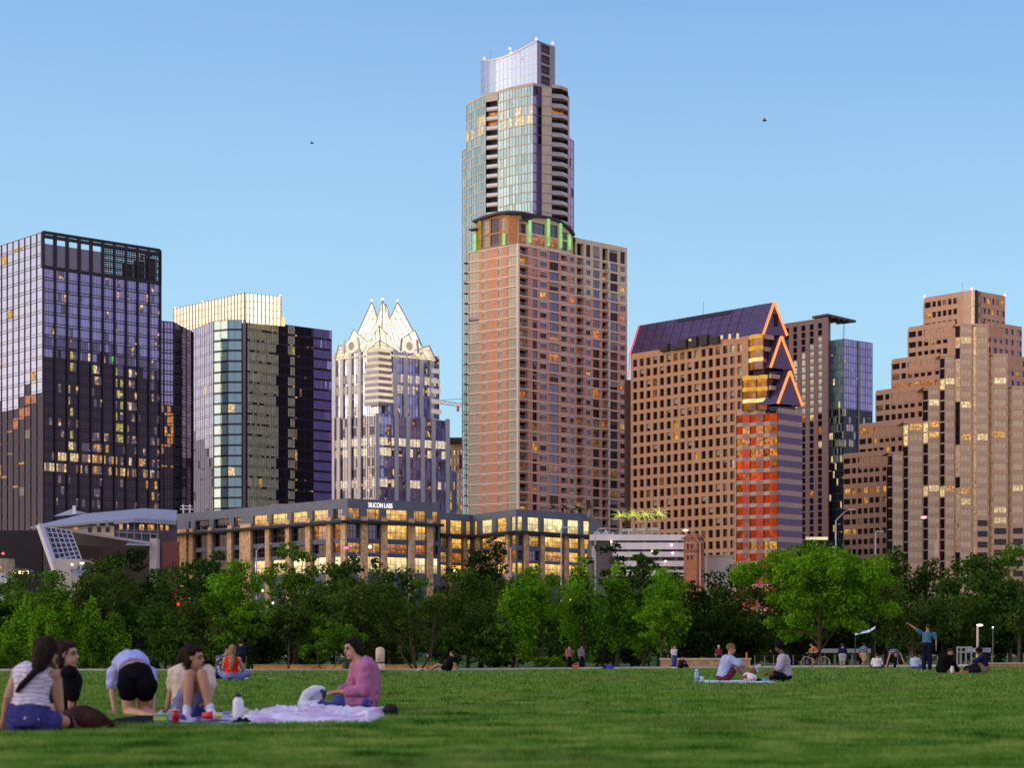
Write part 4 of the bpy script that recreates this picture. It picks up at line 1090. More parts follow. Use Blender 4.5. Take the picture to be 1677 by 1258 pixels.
def tree(label, px, top, wpx, d, kind, form='round', cb=.22, n=None, stems=1, group=None, seed=None, name='tree', cat='tree', blobs=None):
    rs = np.random.default_rng(seed if seed is not None else int(px * 7 + top))
    rr = random.Random(int(px * 13 + top))
    x = (px - CX) / F * d; g = gz(x, d)
    wpx = wpx * (1.22 if form == 'round' and wpx < 240 else 1.06)
    zt = CH + (HY - top) / F * d
    H = zt - g; W = wpx / F * d
    root = thing(name, label, cat, (x, d, g), group)
    zb = g + cb * H; cz = (zb + zt) / 2; rz = (zt - zb) / 2; rx = W / 2
    K = blobs or int(34 + 44 * min(1, wpx / 200))
    C = []; R = []
    nl = 10 if K > 100 else int(rs.integers(4, 8))
    LC = []
    while len(LC) < nl:
        p = rs.uniform(-1, 1, 3)
        if np.linalg.norm(p) < .72: LC.append((p, rs.uniform(.30, .55)))
    for i in range(K):
        while True:
            p = rs.uniform(-1, 1, 3)
            if .22 < np.linalg.norm(p) < 1: break
        if form == 'column':
            q = (p[2] + 1) / 2; sc = (1 - q) ** .8 * .85 + .15; r = (.20 * sc + .06) * rx * 1.5
            C.append((p[0] * sc * .75 * rx, p[1] * sc * .75 * rx, p[2] * rz * .92)); R.append((r, r, r * 1.9))
        else:
            lc, lr = LC[i % nl]
            l = np.linalg.norm(p); p = lc + p / l * l ** .5 * lr
            r = rs.uniform(.10, .24) * min(rx, rz * 1.25)
            C.append((p[0] * rx * .85, p[1] * rx * .85, p[2] * rz * .85)); R.append((r * 1.2, r * 1.2, r * .75))
    C = np.array(C); R = np.array(R)
    hi_, lo_ = (C[:, 2] + R[:, 2]).max(), (C[:, 2] - R[:, 2]).min()
    C[:, 2] = (C[:, 2] - (hi_ + lo_) / 2) * (2 * rz / (hi_ - lo_))
    wx = (np.abs(C[:, 0]) + R[:, 0]).max(); C[:, 0] *= rx / wx * 1.03
    ls = np.clip(d * 0.00095, .085, .215) * (1 if kind not in ('dark', 'black') else 1.15)
    if n is None:
        n = int(min(36000, max(3500, .62 * W * (zt - zb) / (ls * ls) * 3.3)))
    pk = rs.choice(K, n, p=(R[:, 0] ** 2) / (R[:, 0] ** 2).sum())
    dv = rs.standard_normal((n, 3)); dv /= np.linalg.norm(dv, axis=1)[:, None]
    sh = rs.uniform(.35, 1.0, n) ** .5
    stray = rs.random(n) < .16; sh[stray] *= rs.uniform(1.05, 1.5, stray.sum())
    pos = C[pk] + dv * R[pk] * sh[:, None]
    nv = dv * .9 + rs.standard_normal((n, 3)) * .55 + np.array([0, 0, .35]); nv /= np.linalg.norm(nv, axis=1)[:, None]
    t = np.cross(nv, rs.standard_normal((n, 3))); t /= np.linalg.norm(t, axis=1)[:, None]
    b = np.cross(nv, t)
    s1 = (ls * rs.uniform(.55, 1.25, n))[:, None]; s2 = s1 * rs.uniform(.5, .8, n)[:, None]
    V = np.stack([pos - t * s1, pos - b * s2, pos + t * s1, pos + b * s2], 1)
    V[:, :, 2] += cz - g
    cr = put('crown', fast_mesh('crown', V.reshape(-1, 3), 4, leaf(kind)), root)
    # trunk and limbs
    tb = MB(); bark = mat('bark', (.085, .062, .045), .95, .4, 4, .1, bump=.6) if kind not in ('dark', 'black') else mat('bark_dark', (.035, .026, .02), .95, .4, 4, .1)
    tr = max(.05, min(.32, H * .022))
    for s in range(stems):
        a = 2 * PI * s / max(1, stems) + .6
        o = Vector((math.cos(a), math.sin(a), 0)) * (tr * 1.2 if stems > 1 else 0)
        sp = .30 * rx if stems > 1 else .06 * rx
        base = Vector((x, d, g - .1)) + o
        mid = Vector((x, d, g + (zb - g) * .6)) + o * 2 + Vector((math.cos(a) * sp * .5, math.sin(a) * sp * .5, 0))
        top_ = Vector((x, d, zb + .35 * (zt - zb))) + Vector((math.cos(a) * sp, math.sin(a) * sp, 0))
        q = tr * (.55 if stems > 1 else 1)
        tb.tube([base, base + (mid - base) * .25, mid, top_, top_ + Vector((0, 0, (zt - zb) * .3))], [q * 1.45, q, q * .85, q * .5, q * .15], 8)
        for i in range(7 if stems == 1 else 3):
            k = rs.integers(K); c = Vector(C[k]) + Vector((x, d, cz))
            f0 = mid + (top_ - mid) * rr.uniform(.0, .8)
            m = (f0 + c) / 2 + Vector((0, 0, -.08 * H * rr.random()))
            tb.tube([f0, m, c], [q * .42, q * .28, q * .1], 6)
    tb.build('trunk', bark, root, True)
    return root

def build_trees():
    def T(*a, **k):
        k.setdefault('group', 'trees along the far side of the lawn')
        return tree(*a, **k)
    # bright feathery group at the left
    for px, top, w, lab in ((38, 968, 74, 'tall feathery bright green tree at the far left, leftmost of its clump'), (72, 990, 66, 'feathery bright green tree, second from the left of its clump'),
                            (112, 982, 74, 'feathery bright green tree in the middle of the left clump'), (150, 976, 62, 'tall pointed bright green tree right of the middle of the left clump'),
                            (186, 1004, 62, 'short feathery bright green tree at the right end of the left clump')):
        T(lab, px, top, w, 122 + (px % 9), 'bright', 'column', .04, group='feathery trees at the left', blobs=40)
    T('broad bushy mid-green tree behind the feathery left clump', 72, 926, 150, 165, 'mid', cb=.1)
    T('dark oak below the slanted solar panel frame', 178, 905, 150, 205, 'dark', cb=.1)
    T('very dark oak in front of the pale corner pylon', 238, 893, 120, 215, 'black', cb=.1)
    T('dark olive tree left of the stone office block', 206, 925, 110, 185, 'olive', cb=.1)
    T('dark green tree against the left stone piers', 326, 900, 96, 208, 'dark', cb=.1)
    T('bright yellow-green tree with a rounded crown left of the bushy tall one', 388, 916, 118, 152, 'bright', cb=.18)
    T('tall bushy green tree standing before the lit office windows', 482, 883, 120, 158, 'mid', cb=.15)
    T('bright low side tree hanging over the dark gap at left', 372, 968, 70, 140, 'bright', cb=.25)
    T('big dark tree between the clump and the trimmed shade', 268, 985, 150, 150, 'dark', cb=.06)
    T('dark olive tree behind the knee-hugging woman', 330, 978, 120, 142, 'olive', cb=.12)
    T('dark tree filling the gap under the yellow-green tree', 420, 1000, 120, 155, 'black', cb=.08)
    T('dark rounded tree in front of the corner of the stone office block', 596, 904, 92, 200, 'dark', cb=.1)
    T('dark low tree by the sign building, right of its corner', 668, 920, 150, 200, 'dark', cb=.1)
    T('wide olive-green tree left of the many-stemmed tree', 566, 944, 165, 140, 'olive', cb=.22)
    T('wide many-stemmed green tree in the centre of the lawn edge', 684, 948, 190, 128, 'olive', 'round', .26, stems=5)
    T('small round green tree left of the pink-hoodie woman', 536, 1018, 118, 116, 'mid', cb=.18, stems=2)
    T('thin young tree with a slender bare trunk', 472, 1000, 70, 118, 'olive', cb=.42)
    T('dark tree right of the many-stemmed tree', 764, 930, 140, 170, 'dark', cb=.08)
    T('tall dark oak in front of the lit rear office wing', 786, 876, 128, 225, 'black', cb=.1)
    T('dark grey-green tree with low branches in the middle shade', 800, 1000, 130, 142, 'dark', cb=.06)
    T('bright green tree, left of the bright middle three', 886, 925, 118, 152, 'bright', cb=.06)
    T('tallest bright green tree of the bright middle three', 954, 908, 96, 156, 'bright', 'column', .05, blobs=60)
    T('bright green tree with an uneven top, right of the middle three', 1052, 926, 122, 160, 'bright', cb=.06)
    T('pointed bright green tree between the middle three', 1010, 915, 76, 158, 'bright', 'column', .14, blobs=44)
    T('dark tree before the white parking deck', 1004, 886, 104, 225, 'black', cb=.1)
    T('bright green pointed tree at the left end of the middle group', 846, 948, 90, 150, 'bright', 'column', .12, blobs=50)
    T('bright green pointed tree at the right end of the middle group', 1092, 948, 84, 154, 'bright', 'column', .12, blobs=50)
    T('thin leaning bright tree with layered branches by the stone wall', 1082, 978, 74, 128, 'bright', cb=.36)
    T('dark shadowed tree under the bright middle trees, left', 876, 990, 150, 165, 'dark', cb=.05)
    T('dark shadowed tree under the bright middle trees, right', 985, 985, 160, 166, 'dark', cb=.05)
    T('bushy dark green tree above the stone wall', 1060, 1005, 120, 170, 'dark', cb=.05)
    T('big dark oak left of the broad bright tree', 1160, 920, 140, 180, 'black', cb=.08)
    T('dark tree over the stone wall', 1122, 985, 130, 165, 'black', cb=.06)
    T('dark tree behind the dark-haired picnicker', 1222, 985, 130, 172, 'black', cb=.1)
    T('huge broad bright green tree on the right with a spreading crown', 1338, 886, 268, 128, 'bright', 'round', .20, blobs=120, n=48000)
    T('dark grey-green oak behind the broad bright tree', 1446, 890, 118, 205, 'dark', cb=.1)
    T('dark olive tree right of the broad bright tree', 1492, 935, 140, 165, 'olive', cb=.16)
    T('tall dense green oak before the stepped tower', 1562, 893, 130, 195, 'dark', cb=.08)
    T('dense green oak at the right edge of the picture', 1652, 888, 130, 198, 'mid', cb=.08)
    T('broad dark tree behind the pointing man', 1540, 960, 170, 175, 'dark', cb=.06)
    T('olive tree at the right edge with a bare brown trunk', 1668, 950, 92, 124, 'olive', cb=.36)
    T('dark tree at the right edge behind the olive tree', 1630, 965, 130, 180, 'black', cb=.06)
    T('dark tree at the left edge behind the feathery clump', -4, 950, 90, 175, 'dark', cb=.05)
    T('dark tree just right of the feathery clump', 226, 975, 110, 170, 'dark', cb=.05)
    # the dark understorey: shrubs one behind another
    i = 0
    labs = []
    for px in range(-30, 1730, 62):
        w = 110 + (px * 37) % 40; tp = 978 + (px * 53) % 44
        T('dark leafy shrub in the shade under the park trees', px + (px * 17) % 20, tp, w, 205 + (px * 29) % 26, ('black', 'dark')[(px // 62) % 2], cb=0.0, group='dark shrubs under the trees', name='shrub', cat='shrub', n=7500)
    for px, tp, w, dd, kd, lab in ((300, 922, 130, 192, 'dark', 'dark tree at the foot of the stone block\'s left end'), (404, 926, 130, 196, 'olive', 'olive tree below the grey street lamp at left'), (520, 918, 130, 194, 'dark', 'dark tree right of the tall bushy one'), (636, 926, 140, 186, 'olive', 'olive tree below the red-glow lamp'),
                                   (722, 924, 130, 192, 'mid', 'mid-green tree below the sign wall'), (838, 940, 120, 190, 'dark', 'dark tree below the orange-red lamp'), (920, 940, 120, 186, 'mid', 'mid-green tree behind the bright middle three'), (1106, 930, 130, 186, 'dark', 'dark tree below the parking deck'),
                                   (1078, 900, 84, 222, 'dark', 'dark tree standing against the right half of the white parking deck'), (128, 936, 130, 192, 'dark', 'dark tree below the cream block at left'), (168, 930, 120, 176, 'olive', 'olive tree below the arm of the left street lamp'), (1300, 925, 150, 182, 'dark', 'dark tree directly behind the broad bright crown'), (1385, 925, 130, 184, 'black', 'very dark tree behind the right half of the broad bright crown'), (1212, 940, 110, 176, 'olive', 'olive tree left of the broad bright crown'), (1420, 930, 120, 190, 'mid', 'mid-green tree peeping right of the broad bright crown'), (1500, 905, 110, 205, 'olive', 'olive tree at the foot of the stepped tower\'s low wing'), (1605, 925, 130, 180, 'dark', 'dark tree between the two oaks at right'), (20, 955, 130, 180, 'mid', 'mid-green tree at the left edge, behind the clump')):
        T(lab, px, tp, w, dd, kd, cb=.05)
    for px, tp, w in ((884, 1076, 26), (911, 1074, 30), (20, 1048, 70)):
        T({884: 'small leafy shrub left of the red cooler box', 911: 'small leafy shrub touching the red cooler box', 20: 'low light green shrub behind the striped-top woman'}[px], px, tp, w, 116, 'mid', cb=0.0, name='shrub', cat='shrub', n=1600)

def street_lamp(label, px, ybase, ytop, d, arm, headdy, red=None, banner=False, signal=False):
    """cobra-head street lamp: pole, upswept arm, flat head"""
    b = at(px, ybase, d); t = at(px, ytop, d); g = gz(b.x, d)
    root = thing('street_lamp', label, 'street lamp', (b.x, d, g), 'street lamps along the road behind the trees')
    pm = mat('lamp_pole', (.42, .38, .36), .5, .1) if not red else mat('lamp_pole_warm', (.62, .30, .22), .5, .1)
    q = MB(); q.lathe((b.x, d, g), [(.16, 0), (.13, .5), (.08, t.z - g)], 10); q.build('pole', pm, root, True)
    e = at(px + arm, ytop - headdy, d)
    q = MB(); q.tube([t - Vector((0, 0, .1)), t + (e - t) * .5 + Vector((0, 0, .12)), t + (e - t) * .85 + Vector((0, 0, .12)), e], [.07, .06, .05, .05], 7); q.build('arm', pm, root)
    q = MB(); sx = 1 if arm > 0 else -1
    q.obox(e + Vector((sx * .3, 0, 0)), (.42, 0, .02), (0, .14, 0), (0, 0, .07)); h = q.build('lamp_head', mat('lamp_head', (.5, .48, .46), .4), root)
    if red:
        q = MB(); q.ball(e + Vector((sx * .3, 0, -.12)), (.34, .2, .16)); q.build('lens', glow('lamp_' + red[0], red[1], red[2]), h, True)
    if banner:
        q = MB(); q.box(b.x - .45, b.x - .12, d - .02, d + .02, b.z + .5, b.z + 2.2); q.build('banner', mat('banner', (.55, .50, .50), .7, .3, 6), root)

def build_lamps():
    pink = ('pink', (1.0, .16, .20), 7.0); warm = ('warm', (1.0, .45, .2), 4.0)
    L = street_lamp
    L('grey street lamp left of the tall bushy tree, arm to the right', 420, 940, 901, 240, 16, 10)
    L('street lamp with a red glow at the corner of the stone office block', 589.5, 948, 911, 236, -19, 15, ('red', (1.0, .05, .12), 6.0), True)
    L('grey street lamp before the sign wall, arm to the right', 670, 935, 893, 250, 19, 15)
    L('street lamp with an orange-red glow before the lit rear wing', 836.5, 958, 897, 236, -18, 14, ('orange', (1.0, .22, .10), 6.0), True)
    L('straight grey pole lamp before the dark tree by the parking deck', 975, 925, 873, 236, 9, 7, None, True)
    L('thin grey pole lamp before the rear office wing', 919, 925, 866, 250, 5, 2)
    L('street lamp with a pale pink head beside the brick tower', 1146.7, 922, 890, 236, -20, 23, ('palepink', (1.0, .55, .55), 3.0))
    L('grey street lamp left of the stepped tower, arm to the right', 1369, 925, 852, 236, 22, 17, None, True)
    L('street lamp with a bright pink-red glow before the stepped tower', 1536.7, 918, 866, 236, -20, 20, pink, True)
    L('short pole with a pale head before the stepped tower\'s low wing', 1434, 905, 872, 250, 4, 1)
    L('street lamp with its arm to the left by the cream block', 155, 962, 923, 236, -16, 2, ('white', (1.0, .85, .75), 3.0))
    # small traffic and street lights seen between the trees
    for px, py, d, c, s, lab in ((430, 968, 175, (1, .5, .12), 4, 'warm orange street light glimpsed between the bright and bushy trees'), (447, 988, 172, (1, .7, .6), 3, 'pinkish street light glimpsed under the bushy tree'), (933, 984, 172, (1, .5, .25), 4, 'orange light glimpsed among the bright middle trees'), (5, 907, 300, (1, .04, .08), 5, 'red signal lamp on the small stone tower'), (292, 990, 160, (1, .02, .02), 3, 'tiny red lamp low among the dark left trees'),
                                 (745, 937, 225, (1, .8, .6), 5, 'round white street light among the trees by the rear wing'), (118, 925, 300, (1, .35, .3), 5, 'pinkish lamp on the cream block'),
                                 (606, 896, 230, (1, .8, .65), 3, 'round white light at the corner of the stone office block')):
        p = at(px, py, d); g = gz(p.x, d)
        root = thing('signal_lamp', lab, 'lamp', (p.x, d, g))
        q = MB(); q.tube([(p.x, d, g), (p.x, d, p.z - .1)], .03, 6); q.build('pole', mat('lamp_pole_dark', (.04, .04, .04), .6), root)
        q = MB(); q.ball(p, .20 if d > 200 else .12); q.build('lamp_head', glow('sig_%d' % px, c, s), root, True)
    for px, py, d, r, nm in ((1252, 197, 160, .09, 'dark bird in the sky above the stepped tower'), (511, 234, 160, .07, 'tiny dark bird in the sky left of the tall tower')):
        p = at(px, py, d); q = MB()
        q.ball(p, (r * 2.2, r, r * .8)); root = put('bird', q.mesh('bird', mat('bird_dark', (.03, .03, .05), .8), p, True)); root.location = p; ORG[root.name] = p
        tag(root, nm, 'bird')
        wv = MB()
        for s in (-1, 1): wv.poly([p + Vector((-r, 0, 0)), p + Vector((r, 0, 0)), p + Vector((r * .2, s * r * 3, r * 1.6)), p + Vector((-r * .6, s * r * 2.8, r * 1.4))])
        wv.build('wing', mat('bird_dark', (.03, .03, .05), .8), root)
# ------------------------------------------------------------------ building helpers
def zof(py, d): return CH + (HY - py) * d / F
def pl(px, d): return Vector(((px - CX) / F * d, d))
def far(px, py, py0, d0):
    """plan point of a second roof corner at the same height as a known one"""
    return pl(px, d0 * (HY - py0) / (HY - py))
def upx(P0, P1, px):
    k = (px - CX) / F
    return (k * P0[1] - P0[0]) / ((P1[0] - P0[0]) - k * (P1[1] - P0[1]))
def along(P0, P1, t): return Vector((P0[0] + (P1[0] - P0[0]) * t, P0[1] + (P1[1] - P0[1]) * t))
def outn(P0, P1):
    u = Vector((P1[0] - P0[0], P1[1] - P0[1])).normalized()
    return Vector((u.y, -u.x))
def v3(p, z): return Vector((p[0], p[1], z))
def proj(p): return (CX + p[0] / p[1] * F, HY - (p[2] - CH) / p[1] * F)

def face(wall, P0, P1, z0, z1, cols, rows, depth, wins, mi=0, rmi=None, tagv=None):
    """stone face between two plan points with recessed openings at cols (fractions) x rows (heights)"""
    n = outn(P0, P1)
    def pt(u, z, dp=0.0):
        q = along(P0, P1, u) - n * dp
        return Vector((q.x, q.y, z))
    def Q(u0, u1, a, b): 
        if u1 - u0 > 1e-5 and b - a > 1e-4: wall.quad(pt(u0, a), pt(u1, a), pt(u1, b), pt(u0, b), mi)
    rows = sorted(r for r in rows if r[0] >= z0 - 1e-6 and r[1] <= z1 + 1e-6); cols = sorted(cols)
    z = z0
    rm = mi if rmi is None else rmi
    for j, (a, b) in enumerate(rows):
        Q(0, 1, z, a)
        u = 0
        for i, (p, q) in enumerate(cols):
            Q(u, p, a, b); u = q
            wall.quad(pt(p, a), pt(p, a, depth), pt(p, b, depth), pt(p, b), rm)
            wall.quad(pt(q, a, depth), pt(q, a), pt(q, b), pt(q, b, depth), rm)
            wall.quad(pt(p, a), pt(q, a), pt(q, a, depth), pt(p, a, depth), rm)
            wall.quad(pt(p, b, depth), pt(q, b, depth), pt(q, b), pt(p, b), rm)
            wins.append(dict(c=[pt(p, a, depth), pt(q, a, depth), pt(q, b, depth), pt(p, b, depth)], i=i, j=j, n=n, tag=tagv))
        Q(u, 1, a, b)
        z = b
    Q(0, 1, z, z1)

def seen_size(c):
    m = (c[0] + c[2]) / 2
    px, py = proj(m)
    s = (c[1] - c[0]).length * (c[3] - c[0]).length / (m.y * m.y)
    if px < -5 or px > 1682 or py > 925: s *= 1e-4
    return s

def windows(root, wins, pick, frame=None, mull=(1, 0), bw=.09, limit=100, name='window', blind=0.0):
    """each window a part of its own (pane and bars in one mesh); past the limit the rest are one part"""
    wins = sorted(wins, key=lambda w: -seen_size(w['c']))
    br = random.Random(len(wins)); bm = mat('blind_cream', (.34, .30, .27), .9, .25, 2)
    for w in wins: w['b'] = br.uniform(.2, .8) if br.random() < blind else 0
    def add(b, w, mi, fi, bi=0):
        c = w['c']; n3 = Vector((w['n'].x, w['n'].y, 0))
        b.quad(*c, mi)
        if w['b']:
            o = n3 * .04; t = 1 - w['b']
            b.quad(c[0].lerp(c[3], t) + o, c[1].lerp(c[2], t) + o, c[2] + o, c[3] + o, bi)
        if frame:
            o = n3 * .06
            for k in range(1, mull[0] + 1):
                t = k / (mull[0] + 1); p = c[0].lerp(c[1], t); q = c[3].lerp(c[2], t)
                b.quad(*[x + o for x in (p - (c[1] - c[0]).normalized() * bw / 2, p + (c[1] - c[0]).normalized() * bw / 2, q + (c[1] - c[0]).normalized() * bw / 2, q - (c[1] - c[0]).normalized() * bw / 2)], fi)
            for k in range(1, mull[1] + 1):
                t = k / (mull[1] + 1); p = c[0].lerp(c[3], t); q = c[1].lerp(c[2], t); h = Vector((0, 0, bw / 2))
                b.quad(*[x + o * 1.1 for x in (p - h, q - h, q + h, p + h)], fi)
    for w in wins[:limit]:
        b = MB(); add(b, w, 0, 1, 2)
        b.build(name, [pick(w), frame or bm, bm], root)
    rest = wins[limit:]
    if rest:
        b = MB(); ms = [frame or bm, bm]
        for w in rest:
            m = pick(w)
            if m not in ms: ms.append(m)
            add(b, w, ms.index(m), 0, 1)
        o = b.build(name, ms, root); o['kind'] = 'stuff'

def many(root, name, items, mats, limit=100):
    """items: (size, function adding one piece to a mesh builder)"""
    items = sorted(items, key=lambda t: -t[0])
    for s, fn in items[:limit]:
        b = MB(); fn(b); b.build(name, mats, root)
    if items[limit:]:
        b = MB()
        for s, fn in items[limit:]: fn(b)
        o = b.build(name, mats, root); o['kind'] = 'stuff'

def curtain(root, P0, P1, z0, z1, nb, ns, fh, pick, mats, mmat, spd=.26, major=(.34, .42), minor=(.10, .14), hor=(.14, .16), tilt=.02, glass_name='curtain_wall', mull_name='mullions', ztop=None, extra_h=False):
    """glass skin: bays x panes x floors, each floor a vision pane over a spandrel, with projecting mullions"""
    n = outn(P0, P1); L = (Vector(P1) - Vector(P0)).length
    rs = random.Random(int(P0[0] * 10 + z1))
    def pt(u, z, o=0.0):
        q = along(P0, P1, u) + n * o
        return Vector((q.x, q.y, z))
    g = MB(); m = MB()
    nf = max(1, int(round((z1 - z0) / fh))); fh = (z1 - z0) / nf
    nt_ = nb * ns
    for j in range(nf):
        b = z1 - (j + 1) * fh; t = b + fh; s = b + fh * spd
        for i in range(nt_):
            u0, u1 = i / nt_, (i + 1) / nt_
            for lo, hi, sp in ((b, s, 1), (s, t, 0)):
                if hi - lo < .02: continue
                a, c = rs.uniform(-tilt, tilt), rs.uniform(-tilt, tilt)
                g.quad(pt(u0, lo, a), pt(u1, lo, c), pt(u1, hi, -a), pt(u0, hi, -c), pick(i // ns, i, j, sp))
        for zz, hh in ((t, hor[0]),) + (((s, hor[0] * .7),) if spd > .03 else ()):
            c = along(P0, P1, .5) + n * (hor[1] / 2)
            u = (Vector(P1) - Vector(P0)) / 2
            m.obox((c.x, c.y, zz), (u.x, u.y, 0), (n.x * hor[1] / 2, n.y * hor[1] / 2, 0), (0, 0, hh / 2))
    for i in range(nt_ + 1):
        w, o = major if i % ns == 0 else minor
        c = along(P0, P1, i / nt_) + n * (o / 2 + .03)
        u = (Vector(P1) - Vector(P0)).normalized() * (w / 2)
        zt = ztop or z1
        m.obox((c.x, c.y, (z0 + zt) / 2), (u.x, u.y, 0), (n.x * o / 2, n.y * o / 2, 0), (0, 0, (zt - z0) / 2))
    g.build(glass_name, mats, root); m.build(mull_name, mmat, root)

def core(root, pts, z0, z1, m, name='core', inset=.9):
    """plain inner block closing the tower behind its skins, with the roof"""
    P = [Vector(p) for p in pts]; n = len(P)
    ar = sum(P[i].x * P[(i + 1) % n].y - P[(i + 1) % n].x * P[i].y for i in range(n)); sg = 1 if ar > 0 else -1
    q = []
    for i in range(n):
        a, b, c = P[i - 1], P[i], P[(i + 1) % n]
        u, v = (b - a).normalized(), (c - b).normalized()
        n1, n2 = Vector((-u.y, u.x)) * sg, Vector((-v.y, v.x)) * sg
        k = max(.25, 1 + n1.dot(n2))
        q.append(b + (n1 + n2) * (inset / k))
    b = MB(); b.prism(q, z0, z1 - .05); return b.build(name, m, root)

def beacon(root, p, c=(1, .25, .3), s=4.0, r=.45, h=1.2):
    b = MB(); b.tube([p, p + Vector((0, 0, h))], .07, 6); o = b.build('beacon', mat('beacon_pole', (.15, .12, .12), .6), root)
    l = MB(); l.ball(p + Vector((0, 0, h)), r); l.build('lens', glow('beacon_%d' % (c[1] * 100), c, s), o, True)

# window materials
def spotwin(name):
    m, nt, out = newmat(name)
    f = noise_fac(nt, .55, detail=1.5); f2 = noise_fac(nt, .12, detail=1)
    c = ramp(nt, f, [(.54, (.02, .015, .02)), (.62, (.55, .28, .08)), (.68, (1.0, .66, .25))])
    e = N(nt, 'ShaderNodeEmission', Strength=1.1); nt.links.new(c, e.inputs['Color'])
    g = N(nt, 'ShaderNodeBsdfGlossy', Color=(.5, .48, .62, 1), Roughness=.04)
    mx = N(nt, 'ShaderNodeMixShader', Fac=.22); nt.links.new(e.outputs[0], mx.inputs[1]); nt.links.new(g.outputs[0], mx.inputs[2]); nt.links.new(mx.outputs[0], out.inputs[0])
    return m
def WM():
    d = {}
    d['dark'] = glass('win_dark', (.010, .008, .012), (.55, .50, .62), .04, .06)
    d['brown'] = glass('win_brown', (.016, .007, .006), (.5, .42, .42), .03, .06)
    d['blue'] = glass('win_blue', (.014, .014, .035), (.55, .55, .75), .20, .05)
    d['purple'] = glass('win_purple', (.03, .02, .05), (.55, .50, .72), .30, .08)
    d['sky'] = litwin('win_mirrored_sky', (.98, .93, .82), .80, .85, scale=.4, fac=.1)  # pane glow stands in for the bright sky mirrored in the glass
    d['beige'] = glass('win_beige', (.50, .43, .33), (.78, .70, .58), .03, .07, nv=.15, fr=.2)
    d['gold'] = litwin('win_gold', (1.0, .50, .08), 1.25, .20)
    d['amber'] = litwin('win_amber', (1.0, .34, .05), .95, .18)
    d['pale'] = litwin('win_pale', (1.0, .76, .36), 1.5, .35)
    d['dim'] = litwin('win_dim', (.62, .30, .10), .55, .10, fac=.2)
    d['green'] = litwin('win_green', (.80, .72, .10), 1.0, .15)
    d['spots'] = spotwin('win_spots')
    d['red'] = litwin('win_red', (.78, .085, .010), .95, .6, scale=.22, fac=.06)
    d['red2'] = litwin('win_red2', (.66, .14, .02), .75, .35, scale=.6, fac=.12)
    d['bay'] = litwin('win_bay', (1.0, .36, .04), .75, .45, scale=.3, fac=.08)
    d['lime'] = litwin('mirrored_green', (.22, 1.0, .06), .9, .15, scale=.9)  # green glow put in for penthouse lights mirrored in the glass
    return d
def glass_set():
    G = {}
    G['b1'] = glass('tower_blue', (.05, .045, .16), (.60, .60, .95), .36, .03)
    G['b1d'] = glass('tower_black', (.006, .004, .009), (.42, .36, .52), .07, .04)
    G['b1l'] = glass('tower_west', (.06, .07, .13), (.66, .71, .95), .58, .03, .45)
    G['teal'] = glass('tower_teal', (.15, .28, .34), (.66, .88, .95), .24, .03, nv=.25)
    G['tealp'] = glass('tower_pale', (.27, .42, .39), (.82, .98, .94), .26, .03, nv=.2)
    G['lav'] = glass('tower_lav', (.24, .24, .37), (.70, .72, .92), .40, .04, nv=.2)
    G['olive'] = glass('tower_olive', (.50, .50, .33), (.80, .82, .62), .16, .04, .6, .2, nv=.3)
    G['slate'] = glass('tower_slate', (.07, .07, .13), (.55, .55, .75), .16, .04, nv=.3)
    G['ink'] = glass('tower_ink', (.008, .008, .016), (.35, .36, .50), .10, .05, .5)
    G['viol'] = glass('tower_viol', (.22, .19, .55), (.70, .68, 1.0), .28, .03, nv=.15)
    return G

